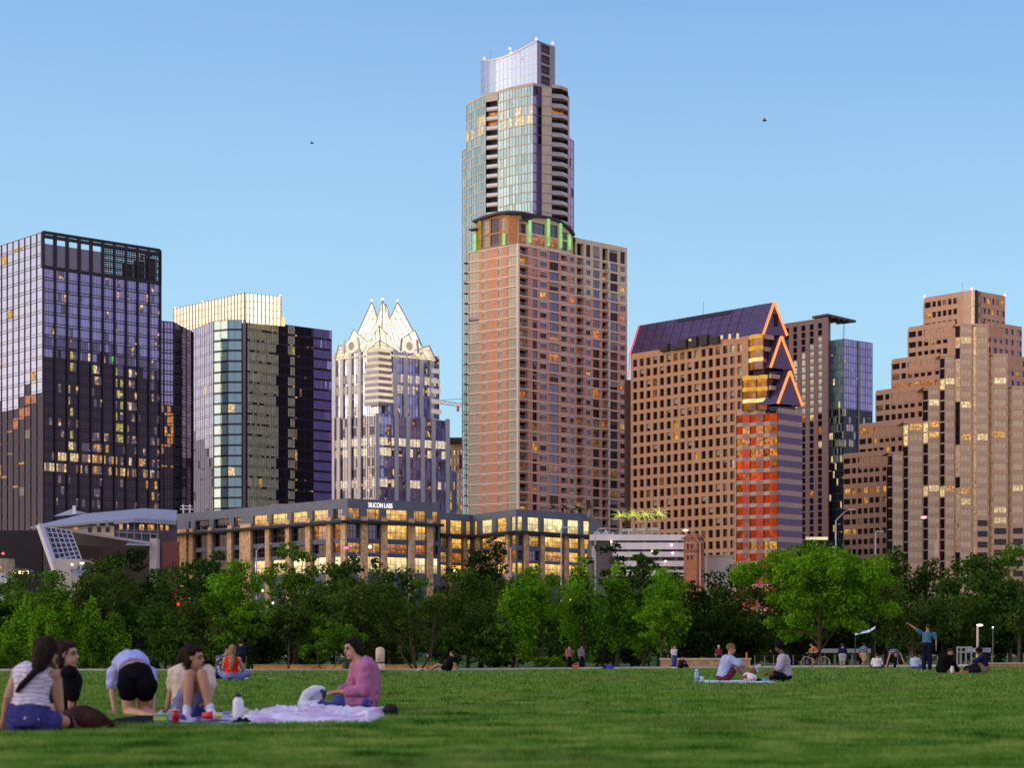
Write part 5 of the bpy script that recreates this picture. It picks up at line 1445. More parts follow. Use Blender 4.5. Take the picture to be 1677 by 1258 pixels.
def build_left_tower(W_, G):
    # dark glass tower with the open framed top, at the left edge
    d = 600; C = pl(70, d); R = far(262, 410, 380, d); L = far(0, 403, 380, d); L2 = C + (L - C) * 2.2
    zt = zof(380, d); zg = zof(439, d)
    root = thing('office_tower', 'dark glass office tower with an open framed top at the left edge', 'tower', (C.x, C.y, 0))
    black = mat('frame_black', (.014, .011, .020), .5, .2, 1, .4)
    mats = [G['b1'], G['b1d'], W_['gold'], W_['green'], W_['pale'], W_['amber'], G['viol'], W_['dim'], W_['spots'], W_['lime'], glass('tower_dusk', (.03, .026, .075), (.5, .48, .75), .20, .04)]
    rs = random.Random(3)
    st = random.Random(77); thr = [556 + (0 if k < 20 else (k - 20) * 1.3) + 9 * math.sin(k * .55) + st.choice((-6, 0, 0, 5)) for k in range(40)]; thl = [640 + 14 * math.sin(k * .8) + st.choice((-6, 0, 6)) for k in range(20)]  # steps where panes turn dark, imitating a mirrored skyline on both faces
    def pk(i, k, j, sp):
        y = 439 + (j + .5) * 18.6 + (560 - thr[k])
        if sp: return 0 if y < 540 else (10 if y < 570 else 1)
        if 548 < y < 585 and rs.random() < .6: return 10
        r = rs.random()
        if 735 < y < 772: return 2 if r < .42 and i > 3 else (4 if r < .5 else (5 if r < .58 and i > 4 else (7 if r < .72 else 1)))
        if y < 560:
            return 8 if r < .10 else (6 if r < .4 else 0)
        if 552 < y < 592 and .3 < i < 6 and k % 3 and r < .5 - abs(y - 575) * .012: return 9  # painted green reflection
        p = .05 + .06 * (i in (4, 7, 9))
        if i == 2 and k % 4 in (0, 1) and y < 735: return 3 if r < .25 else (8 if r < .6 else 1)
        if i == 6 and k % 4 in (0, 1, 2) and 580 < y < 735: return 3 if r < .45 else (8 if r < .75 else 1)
        if y > 772: p *= .6
        return 8 if r < p * 2.4 else (4 if r < p * 2.5 else (7 if r < p * 2.7 else (1 if y > 590 or r < .6 else 0)))
    curtain(root, C, R, 0, zg, 10, 4, 3.49, pk, mats, black, .24, (.58, .5), (.05, .04), (.22, .2), tilt=.005)
    ml = [G['b1l'], G['b1d'], W_['gold'], W_['dim'], G['lav'], W_['amber']]
    def pkl(i, k, j, sp):
        y = 380 + (j + .5) * 18.6 + 640 - thl[k]; r = rs.random()
        if y < 640: return 2 if r < .012 else (4 if r < .12 else 0)
        if 640 < y < 690: return 5 if r < .30 else 1  # amber panes painted in as a sunset reflection
        if 735 < y < 772: return 2 if r < .2 else 1
        return 3 if r < .04 else 1
    curtain(root, L2, C, 0, zt, 16, 1, 3.49, pkl, ml, black, .22, (.2, .18), (.1, .1), (.15, .12), mull_name='side_mullions', glass_name='side_curtain_wall')
    # open top
    n = outn(C, R); fr = MB()
    def fp(t, z, o=0): q = along(C, R, t) + n * o; return Vector((q.x, q.y, z))
    zs = [zof(y, d) for y in (380, 386.5, 436)]
    for z, h in ((zs[0], .9), (zs[1], 1.0), (zg + .45, .9)):
        fr.bar(fp(0, z), fp(1, z), .7, h)
    for i in range(11): fr.bar(fp(i / 10, zg), fp(i / 10, zt), 1.0 if i < 6 else .7, .8, up=(n.x, n.y, 0))
    for t0 in (0, 1): pass
    fr.bar(fp(1, zg), fp(1, zt), .8, .8, up=(n.x, n.y, 0))
    back = [fp(0, zt - .4, -12), fp(1, zt - .4, -12)]
    fr.bar(fp(1, zt - .4), back[1], .6, .8); 
    fr.build('crown_frame', black, root)
    pm = mat('screen_grey', (.25, .23, .31), .6, .08, .6)
    for i in range(5):
        b = MB(); a, c = (i + .10) / 10, (i + .90) / 10
        b.quad(fp(a, zg + .9, -.1), fp(c, zg + .9, -.1), fp(c, zof(398, d), -.1), fp(a, zof(398, d), -.1)); b.build('screen_panel', pm, root)
    lm = MB()
    for i in range(5, 10):
        for k in range(13):
            z = zg + 1 + (zs[1] - zg - 1.4) * k / 12
            lm.bar(fp((i + .06) / 10, z, -.4 - .15 * (k % 2)), fp((i + .94) / 10, z, -.4), .3, .38 if k % 3 else .62)
        for k in range(4): lm.bar(fp((i + .2 + k * .2) / 10, zg, -.8), fp((i + .2 + k * .2) / 10, zs[1] - (i > 6) * .5, -.8), .22, .2, up=(n.x, n.y, 0))
    lm.build('louvre_screen', mat('louvre_dark', (.05, .04, .045), .6, .4, 2), root)
    q = MB()
    for i in range(7, 10): q.quad(fp((i + .02) / 10, zg, -2.5), fp((i + .98) / 10, zg, -2.5), fp((i + .98) / 10, zs[1] - 4 + (i - 7) * 1.4, -2.5), fp((i + .02) / 10, zs[1] - 4 + (i - 7) * 1.4, -2.5))
    q.build('plant_room', mat('plant_room', (.10, .075, .05), .8, .5, .8), root)
    B = R + (L2 - C) * .7; core(root, [L2, C, R, B], 0, zg - .1, mat('core_dark', (.02, .018, .026), .9))
    # slimmer blue slab behind its right shoulder
    d2 = 655; a, b_ = pl(252, d2), far(284.5, 528, 525, d2)
    root = thing('office_tower', 'slim blue glass slab behind the dark tower\'s right shoulder', 'tower', (a.x, a.y, 0))
    z2 = zof(525, d2)
    mm = [G['viol'], G['b1d'], W_['amber'], W_['gold'], G['b1']]
    def pk2(i, k, j, sp):
        y = 525 + (j + .5) * 17; r = rs.random()
        if y < 660: return 4 if sp else (0 if r < .97 else 3)
        if y < 765 and k > 1: return 2 if r < .42 else (3 if r < .55 else 1)  # amber panes stand in for a red reflection on the slab
        return 1
    curtain(root, a, b_, 0, z2, 2, 3, 3.5, pk2, mm, black, .3, (.35, .3), (.1, .1), (.3, .2))
    bk = b_ + Vector((3, 20)); curtain(root, b_, bk, 0, z2, 1, 3, 3.5, lambda i, k, j, sp: 1, mm, black, .3, glass_name='side_curtain_wall', mull_name='side_mullions')
    core(root, [a, b_, bk, a + Vector((3, 20))], 0, z2, mat('core_dark', (.02, .018, .026), .9))

def build_crown_tower(W_, G):
    # glass office tower with the lit striped crown
    d = 680; y0 = 523.5
    E = pl(405, d); Rr = far(543, 542, y0, d); B_ = far(350, 526.6, y0, d); A = far(285.6, 551, y0, d); Cc = far(373.4, 524, y0, d); Dd = pl(396, d + .5)
    z = zof(y0, d)
    root = thing('office_tower', 'glass office tower with a glowing white-gold striped crown', 'tower', (E.x, E.y, 0))
    grey = mat('mullion_grey', (.20, .18, .22), .5, .1, 1, .4); dkm = mat('mullion_dark', (.05, .05, .075), .5, .1)
    rs = random.Random(5)
    fh = 3.72
    ml = [G['lav'], G['b1l'], W_['pale'], G['b1d'], G['slate']]
    cutl = [740, 700, 690, 690, 700, 690, 716, 720, 726, 722, 735, 740, 742, 738, 752, 760, 770, 775]  # darker panes below these rows imitate the outline of mirrored buildings
    def pa(i, k, j, sp):
        r = rs.random(); y = 551 + j * 17.5
        if y > cutl[k]: return 4 if r < .9 else 3
        return 2 if r < .012 else (1 if r < .35 else 0)
    curtain(root, A, B_, 0, z, 9, 2, fh, pa, ml, grey, .2, (.16, .07), (.08, .05), (.16, .05))
    mt = [G['tealp'], G['teal'], G['ink']]
    curtain(root, B_, Cc, 0, z, 1, 2, fh, lambda i, k, j, sp: 2 if sp else (0 if rs.random() < .75 else 1), mt, dkm, .16, (.2, .15), (.08, .06), (.12, .1), glass_name='corner_curtain_wall', mull_name='corner_mullions')
    mt2 = [G['teal'], G['teal'], G['ink'], W_['pale']]
    curtain(root, Cc, Dd, 0, z, 1, 2, fh, lambda i, k, j, sp: 2 if sp else (3 if rs.random() < .03 else (0 if rs.random() < .6 else 1)), mt2, dkm, .16, (.2, .15), (.08, .06), (.12, .1), glass_name='corner_curtain_wall', mull_name='corner_mullions')
    # the recessed slot between the two wings
    q = MB(); i1, i2 = Dd + Vector((.3, 2.2)), E + Vector((.2, 2.2))
    q.quad(v3(Dd, 0), v3(i1, 0), v3(i1, z), v3(Dd, z)); q.quad(v3(i1, 0), v3(i2, 0), v3(i2, z), v3(i1, z)); q.quad(v3(i2, 0), v3(E, 0), v3(E, z), v3(i2, z))
    q.build('slot_wall', mat('slot_grey', (.16, .13, .17), .6, .2, .4), root)
    q = MB()
    for t in (.3, .6): q.bar(v3(along(Dd, E, t), 0), v3(along(Dd, E, t), z), .35, .4, up=(0, 1, 0))
    q.build('slot_fins', mat('fin_pale', (.34, .28, .30), .5), root)
    mr = [G['olive'], G['ink'], G['viol'], W_['gold'], W_['green'], G['teal'], W_['dim']]
    cuts = [upx(E, Rr, p) for p in (455, 462, 472, 481, 486, 514)]  # strips of pane colour imitate neighbouring towers reflected in this face
    def pr(i, k, j, sp):
        t = (k + .5) / 36; r = rs.random()
        jag = .012 * math.sin(j * 2.3) + .008 * math.sin(j * 5.1)
        if t > cuts[5]: return 1 if sp else 2
        if t < cuts[0] + jag: return 1 if sp and r < .3 else (3 if r < .018 else 0)
        if t < cuts[2] + jag: return 1
        if t < cuts[3]: return 4 if r < .05 else (1 if sp else 0)
        if t < cuts[4] + .01: return 1 if r < .7 else (3 if r < .85 else 6)
        return 6 if r < .05 else (3 if r < .065 else 1)
    curtain(root, E, Rr, 0, z, 9, 4, fh, pr, mr, dkm, .17, (.10, .08), (.06, .05), (.13, .1), tilt=.04, glass_name='front_curtain_wall', mull_name='front_mullions')
    K = Rr + (A - B_) * 1.0 + Vector((0, 10))
    core(root, [A, B_, Cc, E, Rr, K], 0, z, mat('core_grey', (.05, .05, .07), .9))
    # glowing crown: fins over a bright screen
    zc = zof(481, d)
    c0, c1 = far(286.5, 507, 481, d), pl(402, d)
    c2 = far(459, 487, 481, d)
    zb = z - 1.0
    gl = glow('crown_glow', (1.0, .74, .34), 1.5, .3, .25); gl2 = glow('crown_glow_hot', (1.0, .88, .62), 2.6, .2, .25)
    for a, b, nn, nm in ((c0, c1, 22, 'crown_screen'), (c1, c2, 9, 'crown_screen')):
        n = outn(a, b); m = MB(); f = MB()
        zl = zb if nm else zb
        m.quad(v3(a, zof(546, a.y) if a is c0 else zb), v3(b, zb), v3(b, zc), v3(a, zc), 0)
        for i in range(nn):
            t = (i + .5) / nn; q = along(a, b, t) + n * .25; u = (b - a).normalized() * ((b - a).length / nn * .27)
            zl = zof(546, a.y) * (1 - t) + zb * t if a is c0 else zb
            m.obox((q.x, q.y, (zl + zc) / 2), (u.x, u.y, 0), (n.x * .1, n.y * .1, 0), (0, 0, (zc - zl) / 2), 1)
        for i in range(nn + 1):
            t = i / nn; q = along(a, b, t) + n * .5; f.bar(v3(q, zb), v3(q, zc + .4), .22, .5, up=(n.x, n.y, 0))
        for k in range(1, 4): f.bar(v3(a + n * .38, zb + (zc - zb) * k / 4), v3(b + n * .38, zb + (zc - zb) * k / 4), .2, .16)
        m.build(nm, [gl, gl2], root); f.build('crown_fins', mat('fin_gold', (.55, .40, .22), .6), root)
    st = MB(); e = c2 + (c2 - c1).normalized() * 1.8
    st.quad(v3(c2, zb), v3(e, zb), v3(e, zof(520, e.y)), v3(c2, zof(520, e.y))); st.build('crown_step', gl, root)
    q = MB(); q.prism([c0 + Vector((.2, .8)), c1 + Vector((0, .8)), c2 + Vector((-.2, .8)), c2 + (c0 - c1)], zb, zc - .3); q.build('crown_core', mat('core_warm', (.3, .25, .18), .9), root)
    for px, p in ((288, c0), (331, along(c0, c1, .4)), (457, c2)): beacon(root, v3(p, zc), (1, .35, .45), 3.0, .4, .6)

def build_spire_tower(W_, G):
    # tower with the folded glass crown
    d = 760; mpp = d / F
    root_c = pl(629, d + 12)
    root = thing('office_tower', 'pale pier-and-glass tower with a glowing folded pointed crown', 'tower', (root_c.x, root_c.y, 0))
    rs = random.Random(8)
    stone = mat('pier_stone', (.72, .68, .70), .7, .12, .6, .3); stw = mat('pier_white', (.62, .58, .58), .6, .1, .6)
    zp = lambda y: zof(y, d)
    # lower shaft: front corner towards the camera
    def shaft(name, pL, pC, pR, ytop, ybot, piersL, piersR, glL, glR, lit):
        z1, z0 = zp(ytop), (0 if ybot is None else zp(ybot))
        Cn = pl(pC, d); Lf = pl(pL, d + 15); Rt = pl(pR, d + 18)
        fh = 4.1
        for a, b, piers, mats, nm in ((Lf, Cn, piersL, glL, 'left'), (Cn, Rt, piersR, glR, 'right')):
            def pk(i, k, j, sp, nm=nm):
                y = ytop + (j + .5) * fh / mpp; r = rs.random()
                for ya, yb, pr_ in lit:
                    if ya < y < yb and not sp: return 2 if r < pr_ else (5 if r < pr_ + .2 else 0)
                return (1 if sp else (5 if r < (.10 if nm == 'right' else .16) else (0 if r < .7 else 4)))
            curtain(root, a, b, z0, z1, 5, 4, fh, pk, mats, mat('mullion_pale', (.24, .23, .30), .5, .1), .22, (.14, .1), (.12, .1), (.14, .1), glass_name='curtain_wall')
            n = outn(a, b); pb = MB()
            for px in piers:
                t = upx(a, b, px); q = along(a, b, t) + n * .45
                pb.bar(v3(q, z0), v3(q, z1 + .8), 1.7, .7, up=(n.x, n.y, 0))
            pb.build('piers', stone, root)
        return Lf, Cn, Rt, z0, z1
    cream_ = litwin('win_cream', (1.0, .86, .62), 1.3, .5)
    gL = [glass('frost_brown', (.17, .13, .14), (.60, .54, .62), .20, .05), glass('frost_brown_s', (.09, .07, .09), (.6, .55, .62), .25, .06), cream_, W_['dim'], G['b1d'], W_['spots']]
    gR = [glass('frost_blue', (.22, .26, .54), (.66, .70, 1.0), .38, .04), G['viol'], cream_, W_['gold'], G['b1'], W_['spots']]
    low = shaft('shaft', 543, 617, 734, 681, None, (547, 556, 574, 590), (617, 648, 667, 691, 709, 732), gL, gR, ((722, 732, .75), (738, 746, .6), (788, 798, .55)))
    core(root, [low[0], low[1], low[2], low[2] + (low[0] - low[1])], 0, low[4], mat('core_grey', (.05, .05, .07), .9))
    # middle band between shaft and upper tier, slightly set in
    gL2 = [glass('frost_white', (.58, .58, .64), (.94, .90, .92), .5, .04), glass('frost_white2', (.42, .4, .44), (.9, .88, .9), .4, .05), cream_, W_['dim'], G['lav'], W_['spots']]
    up = shaft('mid', 547, 620, 719, 573, 681, (549, 561, 575, 590), (646, 663, 689, 706), gL2, gR, ((612, 622, .45), (630, 642, .65)))
    core(root, [up[0], up[1], up[2], up[2] + (up[0] - up[1])], low[4] - 3, up[4], mat('core_grey', (.05, .05, .07), .9))
    # right wing
    a, b = pl(732, d + 19), pl(747, d + 26)
    curtain(root, a, b, 0, zof(763, d), 2, 3, 4.1, lambda i, k, j, sp: 3 if rs.random() < .12 else 0, gR, stone, .22, (.3, .2), (.1, .1), (.14, .1), glass_name='wing_glass', mull_name='wing_mullions')
    # front corner: lit balcony bands
    gb = MB()
    for k in range(9):
        cb = MB()
        y = 574 + k * 10.3; z = zp(y); w = 19 + .55 * k
        for s in (-1, 1):
            p0 = pl(620, d - 1.6); p1 = pl(620 + s * w, d + 2.2)
            cb.bar(v3(p0, z), v3(p1, z), .9, 1.05)
            gb.quad(v3(p0, z - 1.9), v3(p1, z - 1.9), v3(p1, z - .55), v3(p0, z - .55), 0)
        cb.build('corner_band', glow('band_glow', (1.0, .86, .62), .95, .3, .3), root)
    gb.build('corner_glass', W_['dim'], root)
    # right shoulder bands
    for k in range(6):
        z = zp(598 + k * 17); p0 = pl(706, d + 15); p1 = pl(719 + k * .8, d + 17)
        cb = MB(); cb.bar(v3(p0, z), v3(p1, z), 1.2, 1.6); cb.build('shoulder_band', glow('band_pale', (.9, .8, .74), .62, .3, .3), root)
    # crown
    def glowgrid(name, c, s):
        m, nt, out = newmat(name)
        g = N(nt, 'ShaderNodeNewGeometry'); sp = N(nt, 'ShaderNodeSeparateXYZ'); nt.links.new(g.outputs['Position'], sp.inputs[0])
        md = N(nt, 'ShaderNodeMath', operation='MODULO'); md.inputs[1].default_value = 3.1; nt.links.new(sp.outputs['Z'], md.inputs[0])
        f = noise_fac(nt, .22, detail=3)
        c1 = ramp(nt, md.outputs[0], [(0.0, (.26, .19, .11)), (.12, (.26, .19, .11)), (.20, (1, 1, 1)), (1, (1, 1, 1))])
        c2 = ramp(nt, f, [(.32, tuple(v * .55 for v in c)), (.68, c)])
        mu = N(nt, 'ShaderNodeMix', data_type='RGBA', blend_type='MULTIPLY'); mu.inputs['Factor'].default_value = 1
        nt.links.new(c1, mu.inputs['A']); nt.links.new(c2, mu.inputs['B'])
        e = N(nt, 'ShaderNodeEmission', Strength=s); nt.links.new(mu.outputs['Result'], e.inputs['Color'])
        nt.links.new(e.outputs[0], out.inputs[0]); return m
    hot = glowgrid('crown_hot', (1.0, .90, .70), 2.1); warm = glowgrid('crown_warm', (1.0, .88, .66), 1.9); low_ = glowgrid('crown_low', (1.0, .82, .56), 1.25)
    dm = mat('crown_rib', (.42, .36, .26), .6)
    ctr = pl(630, d + 14)
    def tier(ptsb, yb, ptst, yt, yv, m, valley=.86, name='crown_tier'):
        """folded ring: corner points rise above the dips between them"""
        b = MB(); r_ = MB(); n = len(ptsb)
        for i in range(n):
            A, B = ptsb[i], ptsb[(i + 1) % n]; TA, TB = ptst[i], ptst[(i + 1) % n]
            M = along(along(TA, TB, .5), ctr, 1 - valley)
            MB_ = along(A, B, .5)
            a0, b0, ta, tb, mm, m0 = v3(A, zp(yb)), v3(B, zp(yb)), v3(TA, zp(yt)), v3(TB, zp(yt)), v3(M, zp(yv)), v3(MB_, zp(yb))
            b.poly([a0, m0, mm]); b.poly([a0, mm, ta]); b.poly([m0, b0, mm]); b.poly([b0, tb, mm])
            for w_ in (.33, .66): r_.tube([a0.lerp(m0, w_), ta.lerp(mm, w_)], .13, 4); r_.tube([b0.lerp(m0, w_), tb.lerp(mm, w_)], .13, 4)
            r_.tube([a0, ta], .28, 5); r_.tube([mm, ta], .2, 5); r_.tube([mm, tb], .2, 5); r_.tube([m0, mm], .18, 5)
        o = b.build(name, m, root); r_.build('ribs', dm, o)
    def ring(pxs, ds): return [pl(p, d + e) for p, e in zip(pxs, ds)]
    tier(ring((549, 622, 714, 640), (12, -1, 14, 32)), 582, ring((555, 622, 703, 640), (12.4, 0, 14, 31)), 557, 575, low_)
    tier(ring((560, 624, 699, 638), (12.6, 1.5, 14, 29)), 575, ring((579, 621, 679, 637), (13, 3.5, 14, 25)), 531, 556, warm)
    tier(ring((576, 625, 690, 637), (13, 4.5, 14, 25)), 558, ring((609, 626.5, 651, 632), (13.4, 10.5, 14, 18)), 484, 513, hot, .97)
    # inner fill so that the dips glow too
    b = MB(); b.prism(ring((592, 626, 676, 636), (13, 7, 14, 22)), zp(575), zp(536)); b.build('crown_core', hot, root)
    # round emblems between the piers
    for px, e, a, bb in ((579, 7, up[0], up[1]), (667.5, 6.5, up[1], up[2])):
        t = upx(a, bb, px); n = outn(a, bb); q = along(a, bb, t) + n * 1.2
        em = MB(); em.lathe(v3(q, zp(562)), [(2.7, -.3), (2.7, .3), (1.7, .3), (1.7, -.3)], 24, axis=(n.x, n.y, 0)); o = em.build('roundel', glow('roundel', (1.0, .90, .74), 1.0), root)
        em = MB(); u = (bb - a).normalized()
        for s in (-1, 1):
            em = MB(); em.bar(v3(q + u * s * 4.3, zp(572)), v3(q + u * s * 3.6, zp(550)), .8, .6, up=(n.x, n.y, 0)); em.build('roundel_post', stw, root)
        em = MB(); em.lathe(v3(q - n * .2, zp(562)), [(1.9, -.1), (1.9, .1)], 20, axis=(n.x, n.y, 0)); em.build('roundel_core', glow('roundel_core', (.62, .48, .30), .75), o)
    for px, e in ((609, 13.4), (626.5, 10.5), (651, 14)):
        p = pl(px, d + e); beacon(root, v3(p, zp(484) - .4), (1, .55, .5), 2.5, .5, .9)
    # buildings and crane behind
    d3 = 900; a, b = pl(735, d3), pl(775, d3 - 6)
    r2 = thing('apartment_block', 'dark-topped block with lit rooms half hidden behind the brick tower', 'building', (a.x, a.y, 0))
    wl = MB(); wins = []
    z1 = zof(728, d3)
    face(wl, a, b, 0, z1, [(i / 7 + .03, i / 7 + .11) for i in range(7)], [(z1 - 5.2 - k * 3.6, z1 - 3 - k * 3.6) for k in range(24)], .4, wins)
    wl.build('wall', mat('block_tan', (.30, .20, .14), .8, .3, .3), r2)
    windows(r2, wins, lambda w: W_[random.choice(['pale', 'gold', 'dark', 'dim', 'dim'])])
    q = MB(); q.box(a.x - .3, b.x, d3 - 7, d3 + 12, z1, z1 + 2.4); q.box(a.x + 5, b.x, d3 - 8.2, d3 - 7.3, z1 - 12, z1 - 5.5); q.build('top_slab', mat('slab_dark', (.05, .03, .04), .8), r2)
    d4 = 1000; p = at(736, 664, d4)
    r3 = thing('tower_crane', 'thin red and white crane jib behind the brick tower', 'crane', (at(775, 0, d4).x, d4, 0))
    q = MB(); z = at(0, 664, d4).z
    A, B = at(716, 661, d4), at(775, 669, d4)
    for dz in (0, 1.6): q.bar(A + Vector((0, 0, dz)), B + Vector((0, 0, dz)), .35)
    for i in range(14):
        t0, t1 = i / 14, (i + 1) / 14; q.bar(A.lerp(B, t0) + Vector((0, 0, 1.6 * (i % 2))), A.lerp(B, t1) + Vector((0, 0, 1.6 * (1 - i % 2))), .25)
    q.build('jib', mat('crane_red', (.62, .30, .30), .6, .5, .2), r3)
    q = MB(); q.box(B.x - .8, B.x + .8, d4 - .8, d4 + .8, 0, z + 8); q.build('mast', mat('crane_mast', (.5, .45, .45), .6), r3)
    q = MB(); q.tube([at(716, 661, d4) + Vector((0, 0, 1.6)), at(775, 652, d4)], .12, 4); q.build('tie_cable', mat('cable', (.2, .2, .25), .6), r3)
    q = MB(); q.box(at(748, 0, d4).x, at(752, 0, d4).x, d4 - .6, d4 + .6, z - 3.2, z - .4); q.build('trolley', mat('crane_trolley', (.55, .12, .12), .6), r3)
def build_tall_condo(W_, G):
    d = 760; k = d / F
    zt = zof(139, d)
    P = lambda px, e=0: pl(px, d + e)
    root = thing('condo_tower', 'tallest tower, curved glass front with a slanted silver crown', 'tower', (P(850).x, d, 0))
    cream = mat('condo_cream', (.50, .42, .34), .7, .12, .5, .3); slabm = mat('condo_slab', (.46, .36, .30), .7, .1)
    fh = 15.95 * k
    rs = random.Random(12)
    gm = [G['teal'], glass('condo_pale', (.26, .41, .44), (.75, .92, .98), .12, .03, nv=.15), W_['pale'], W_['gold'], G['b1'], G['ink'], glass('condo_aqua', (.16, .30, .35), (.70, .95, .90), .12, .03, nv=.2)]
    thin = dict(major=(.14, .12), minor=(.08, .08), hor=(.46, .14), tilt=.006)
    lit_rows = (2, 3)
    def skin(a, b, z0, z1, nb, ns, dark=0, nm='curtain_wall', lit=.5, mm=cream):
        def pk(i, kk, j, sp):
            r = rs.random()
            if dark: return 4 if r < .85 else 5
            y = (z1 - (j + .5) * fh)
            jj = int((zt - y) / fh)
            if jj in lit_rows and r < lit: return 2
            return (6 if (jj < 8 and r < .5) or r < .25 else (0 if r < .6 + .02 * jj else 1))
        curtain(root, a, b, z0, z1, nb, ns, fh, pk, gm, mm, 0.0, glass_name=nm, mull_name='slab_edges', **thin)
    pts = [P(764, 28), P(780, 20), P(795.7, 14)]
    skin(pts[0], pts[1], 0, zt, 2, 2, lit=.25); skin(pts[1], pts[2], 0, zt, 2, 2, lit=.6)
    main = [P(815.5, 11), P(834, 6), P(854, 2.5), P(873, 0)]
    for a, b, l in zip(main, main[1:], (.3, .35, .6)): skin(a, b, 0, zt, 2, 2, lit=l)
    skin(P(873, 0), P(888, 3.5), 0, zt - fh * .0, 1, 2, dark=1, nm='side_curtain_wall', mm=mat('condo_mull_dark', (.14, .12, .16), .6))
    # pier
    q = MB(); a, b = P(888, 1.2), P(903.5, 2.8)
    q.prism([a, b, b + Vector((-1, 8)), a + Vector((-1, 8))], 0, zt + .3); q.build('pier', cream, root)
    q = MB(); nf = int(zt / fh)
    for j in range(nf): q.bar(v3(a + Vector((0, -.06)), zt - j * fh), v3(b + Vector((0, -.06)), zt - j * fh), .2, .16)
    q.build('pier_joints', mat('joint_dark', (.25, .20, .17), .8), root)
    # balcony stacks
    rail = glass('balcony_glass', (.10, .10, .12), (.7, .8, .85), .30, .06); dkw = mat('recess_dark', (.05, .045, .055), .8, .4, .8)
    def stack(a, b, z0, z1, back, glassm, lits, curve=0, nm='balcony'):
        n = outn(a, b); items = []
        rw = MB(); ai, bi = a - n * back, b - n * back
        rw.quad(v3(ai, z0), v3(bi, z0), v3(bi, z1), v3(ai, z1)); rw.quad(v3(a, z0), v3(ai, z0), v3(ai, z1), v3(a, z1)); rw.quad(v3(bi, z0), v3(b, z0), v3(b, z1), v3(bi, z1))
        rw.build('recess_wall', glassm, root)
        for j in range(int((z1 - z0) / fh)):
            z = z1 - (j + 1) * fh
            def fn(m, z=z, j=j):
                mid = along(a, b, .5) + n * curve
                for p, r_ in ((a, mid), (mid, b)):
                    pi, ri = p - n * back, r_ - n * back
                    m.quad(v3(p, z), v3(r_, z), v3(r_, z + .55), v3(p, z + .55), 0); m.quad(v3(pi, z), v3(ri, z), v3(r_, z), v3(p, z), 0); m.quad(v3(p, z + .55), v3(r_, z + .55), v3(ri, z + .55), v3(pi, z + .55), 0)
                    o = n * -.06
                    m.quad(v3(p + o, z + .56), v3(r_ + o, z + .56), v3(r_ + o, z + 1.55), v3(p + o, z + 1.55), 1)
                    m.bar(v3(p + o, z + 1.56), v3(r_ + o, z + 1.56), .08, .08, 0)
                if j in lits:
                    m.quad(v3(ai + n * .1, z + .6), v3(bi + n * .1, z + .6), v3(bi + n * .1, z + fh - .1), v3(ai + n * .1, z + fh - .1), 2)
            items.append((1000 - j, fn))
        many(root, nm, items, [slabm, rail, W_['amber']])
    stack(P(796.5, 13), P(815, 11), 0, zt - fh * .75, 2.2, dkw, (1, 2))
    stack(P(903.8, 3), P(930, 8), 0, zt - .2, 3.0, glass('recess_glass', (.04, .035, .06), (.6, .55, .75), .2, .05), (2,), curve=1.6)
    q = MB(); q.prism([P(795.7, 13.2), P(815.5, 10.6), P(815.5, 16), P(796, 18)], zt - fh * .75, zt + .6); q.build('recess_cap', cream, root)
    q = MB(); q.prism([P(903.8, 3), P(917, 3.6), P(930, 8), P(931, 20), P(903, 20)], zt - .2, zt + 1.0); q.prism([P(930, 8.2), P(932.5, 9.5), P(932, 25), P(929, 20)], 0, zt - 1.5); q.build('balcony_cap', slabm, root)
    cp = MB(); cp.prism([P(764, 27.8), P(780, 19.8), P(795.7, 13.8), P(796, 20), P(790, 30)], zt, zt + .5); cp.prism([P(815.5, 10.8), P(834, 5.8), P(854, 2.3), P(873, -.2), P(888, 3), P(888, 20), P(815, 20)], zt, zt + .9); cp.build('parapet', slabm, root)
    core(root, [pts[0], P(780, 20.6), P(795, 17.6), P(816, 15), P(873, 5), P(888, 8), P(929, 13), P(928, 50), P(775, 50)], 0, zt - .3, mat('condo_core', (.10, .10, .12), .9), inset=.9)
    # lower side wings
    a, b, c = P(757, 36), P(766, 30), P(757, 60)
    skin(a, b, 0, zof(243, d + 32), 1, 2, nm='wing_curtain_wall', lit=0)
    core(root, [a, b, P(766, 60), c], 0, zof(243, d + 32), mat('condo_core', (.1, .1, .12), .9), inset=.2)
    a, b = P(930, 16), P(939.5, 22)
    skin(a, b, 0, zof(227, d + 18), 1, 2, dark=1, nm='wing_curtain_wall')
    core(root, [a, b, P(938, 50), P(928, 50)], 0, zof(227, d + 18), mat('condo_core', (.1, .1, .12), .9), inset=.2)
    # silver crown: curved glass with a slanted top
    zc0 = zt + .4
    cr = [(787.7, 26, 97), (794, 20, 98.5), (802, 16.5, 98.5), (812, 13.5, 97), (824, 10.5, 93.5), (838, 7.6, 88), (852, 5.4, 81), (866, 3.6, 73.5), (879.5, 2.4, 66)]
    g = MB(); m = MB(); silver = mat('crown_silver', (.55, .50, .52), .35, .08, .5, .6, metal=.6)
    gl = glass('crown_silver_glass', (.22, .29, .40), (.62, .76, 1.0), .32, .10, .35, .12, nv=.15)
    for (p0, e0, y0), (p1, e1, y1) in zip(cr, cr[1:]):
        A, B = P(p0, e0), P(p1, e1); za, zb = zof(y0, d + e0), zof(y1, d + e1)
        g.quad(v3(A, zc0), v3(B, zc0), v3(B, zb), v3(A, za))
        m.bar(v3(A, za), v3(B, zb), .55, .5)
        n = outn(A, B)
        for j in range(7):
            z = zc0 + 5 + j * fh
            if z < min(za, zb) - .5: m.bar(v3(A + n * .05, z), v3(B + n * .05, z), .16, .2)
        for t in (0, .5): q = along(A, B, t) + n * .04; m.bar(v3(q, zc0), v3(q, za + (zb - za) * t), .1, .1, up=(n.x, n.y, 0))
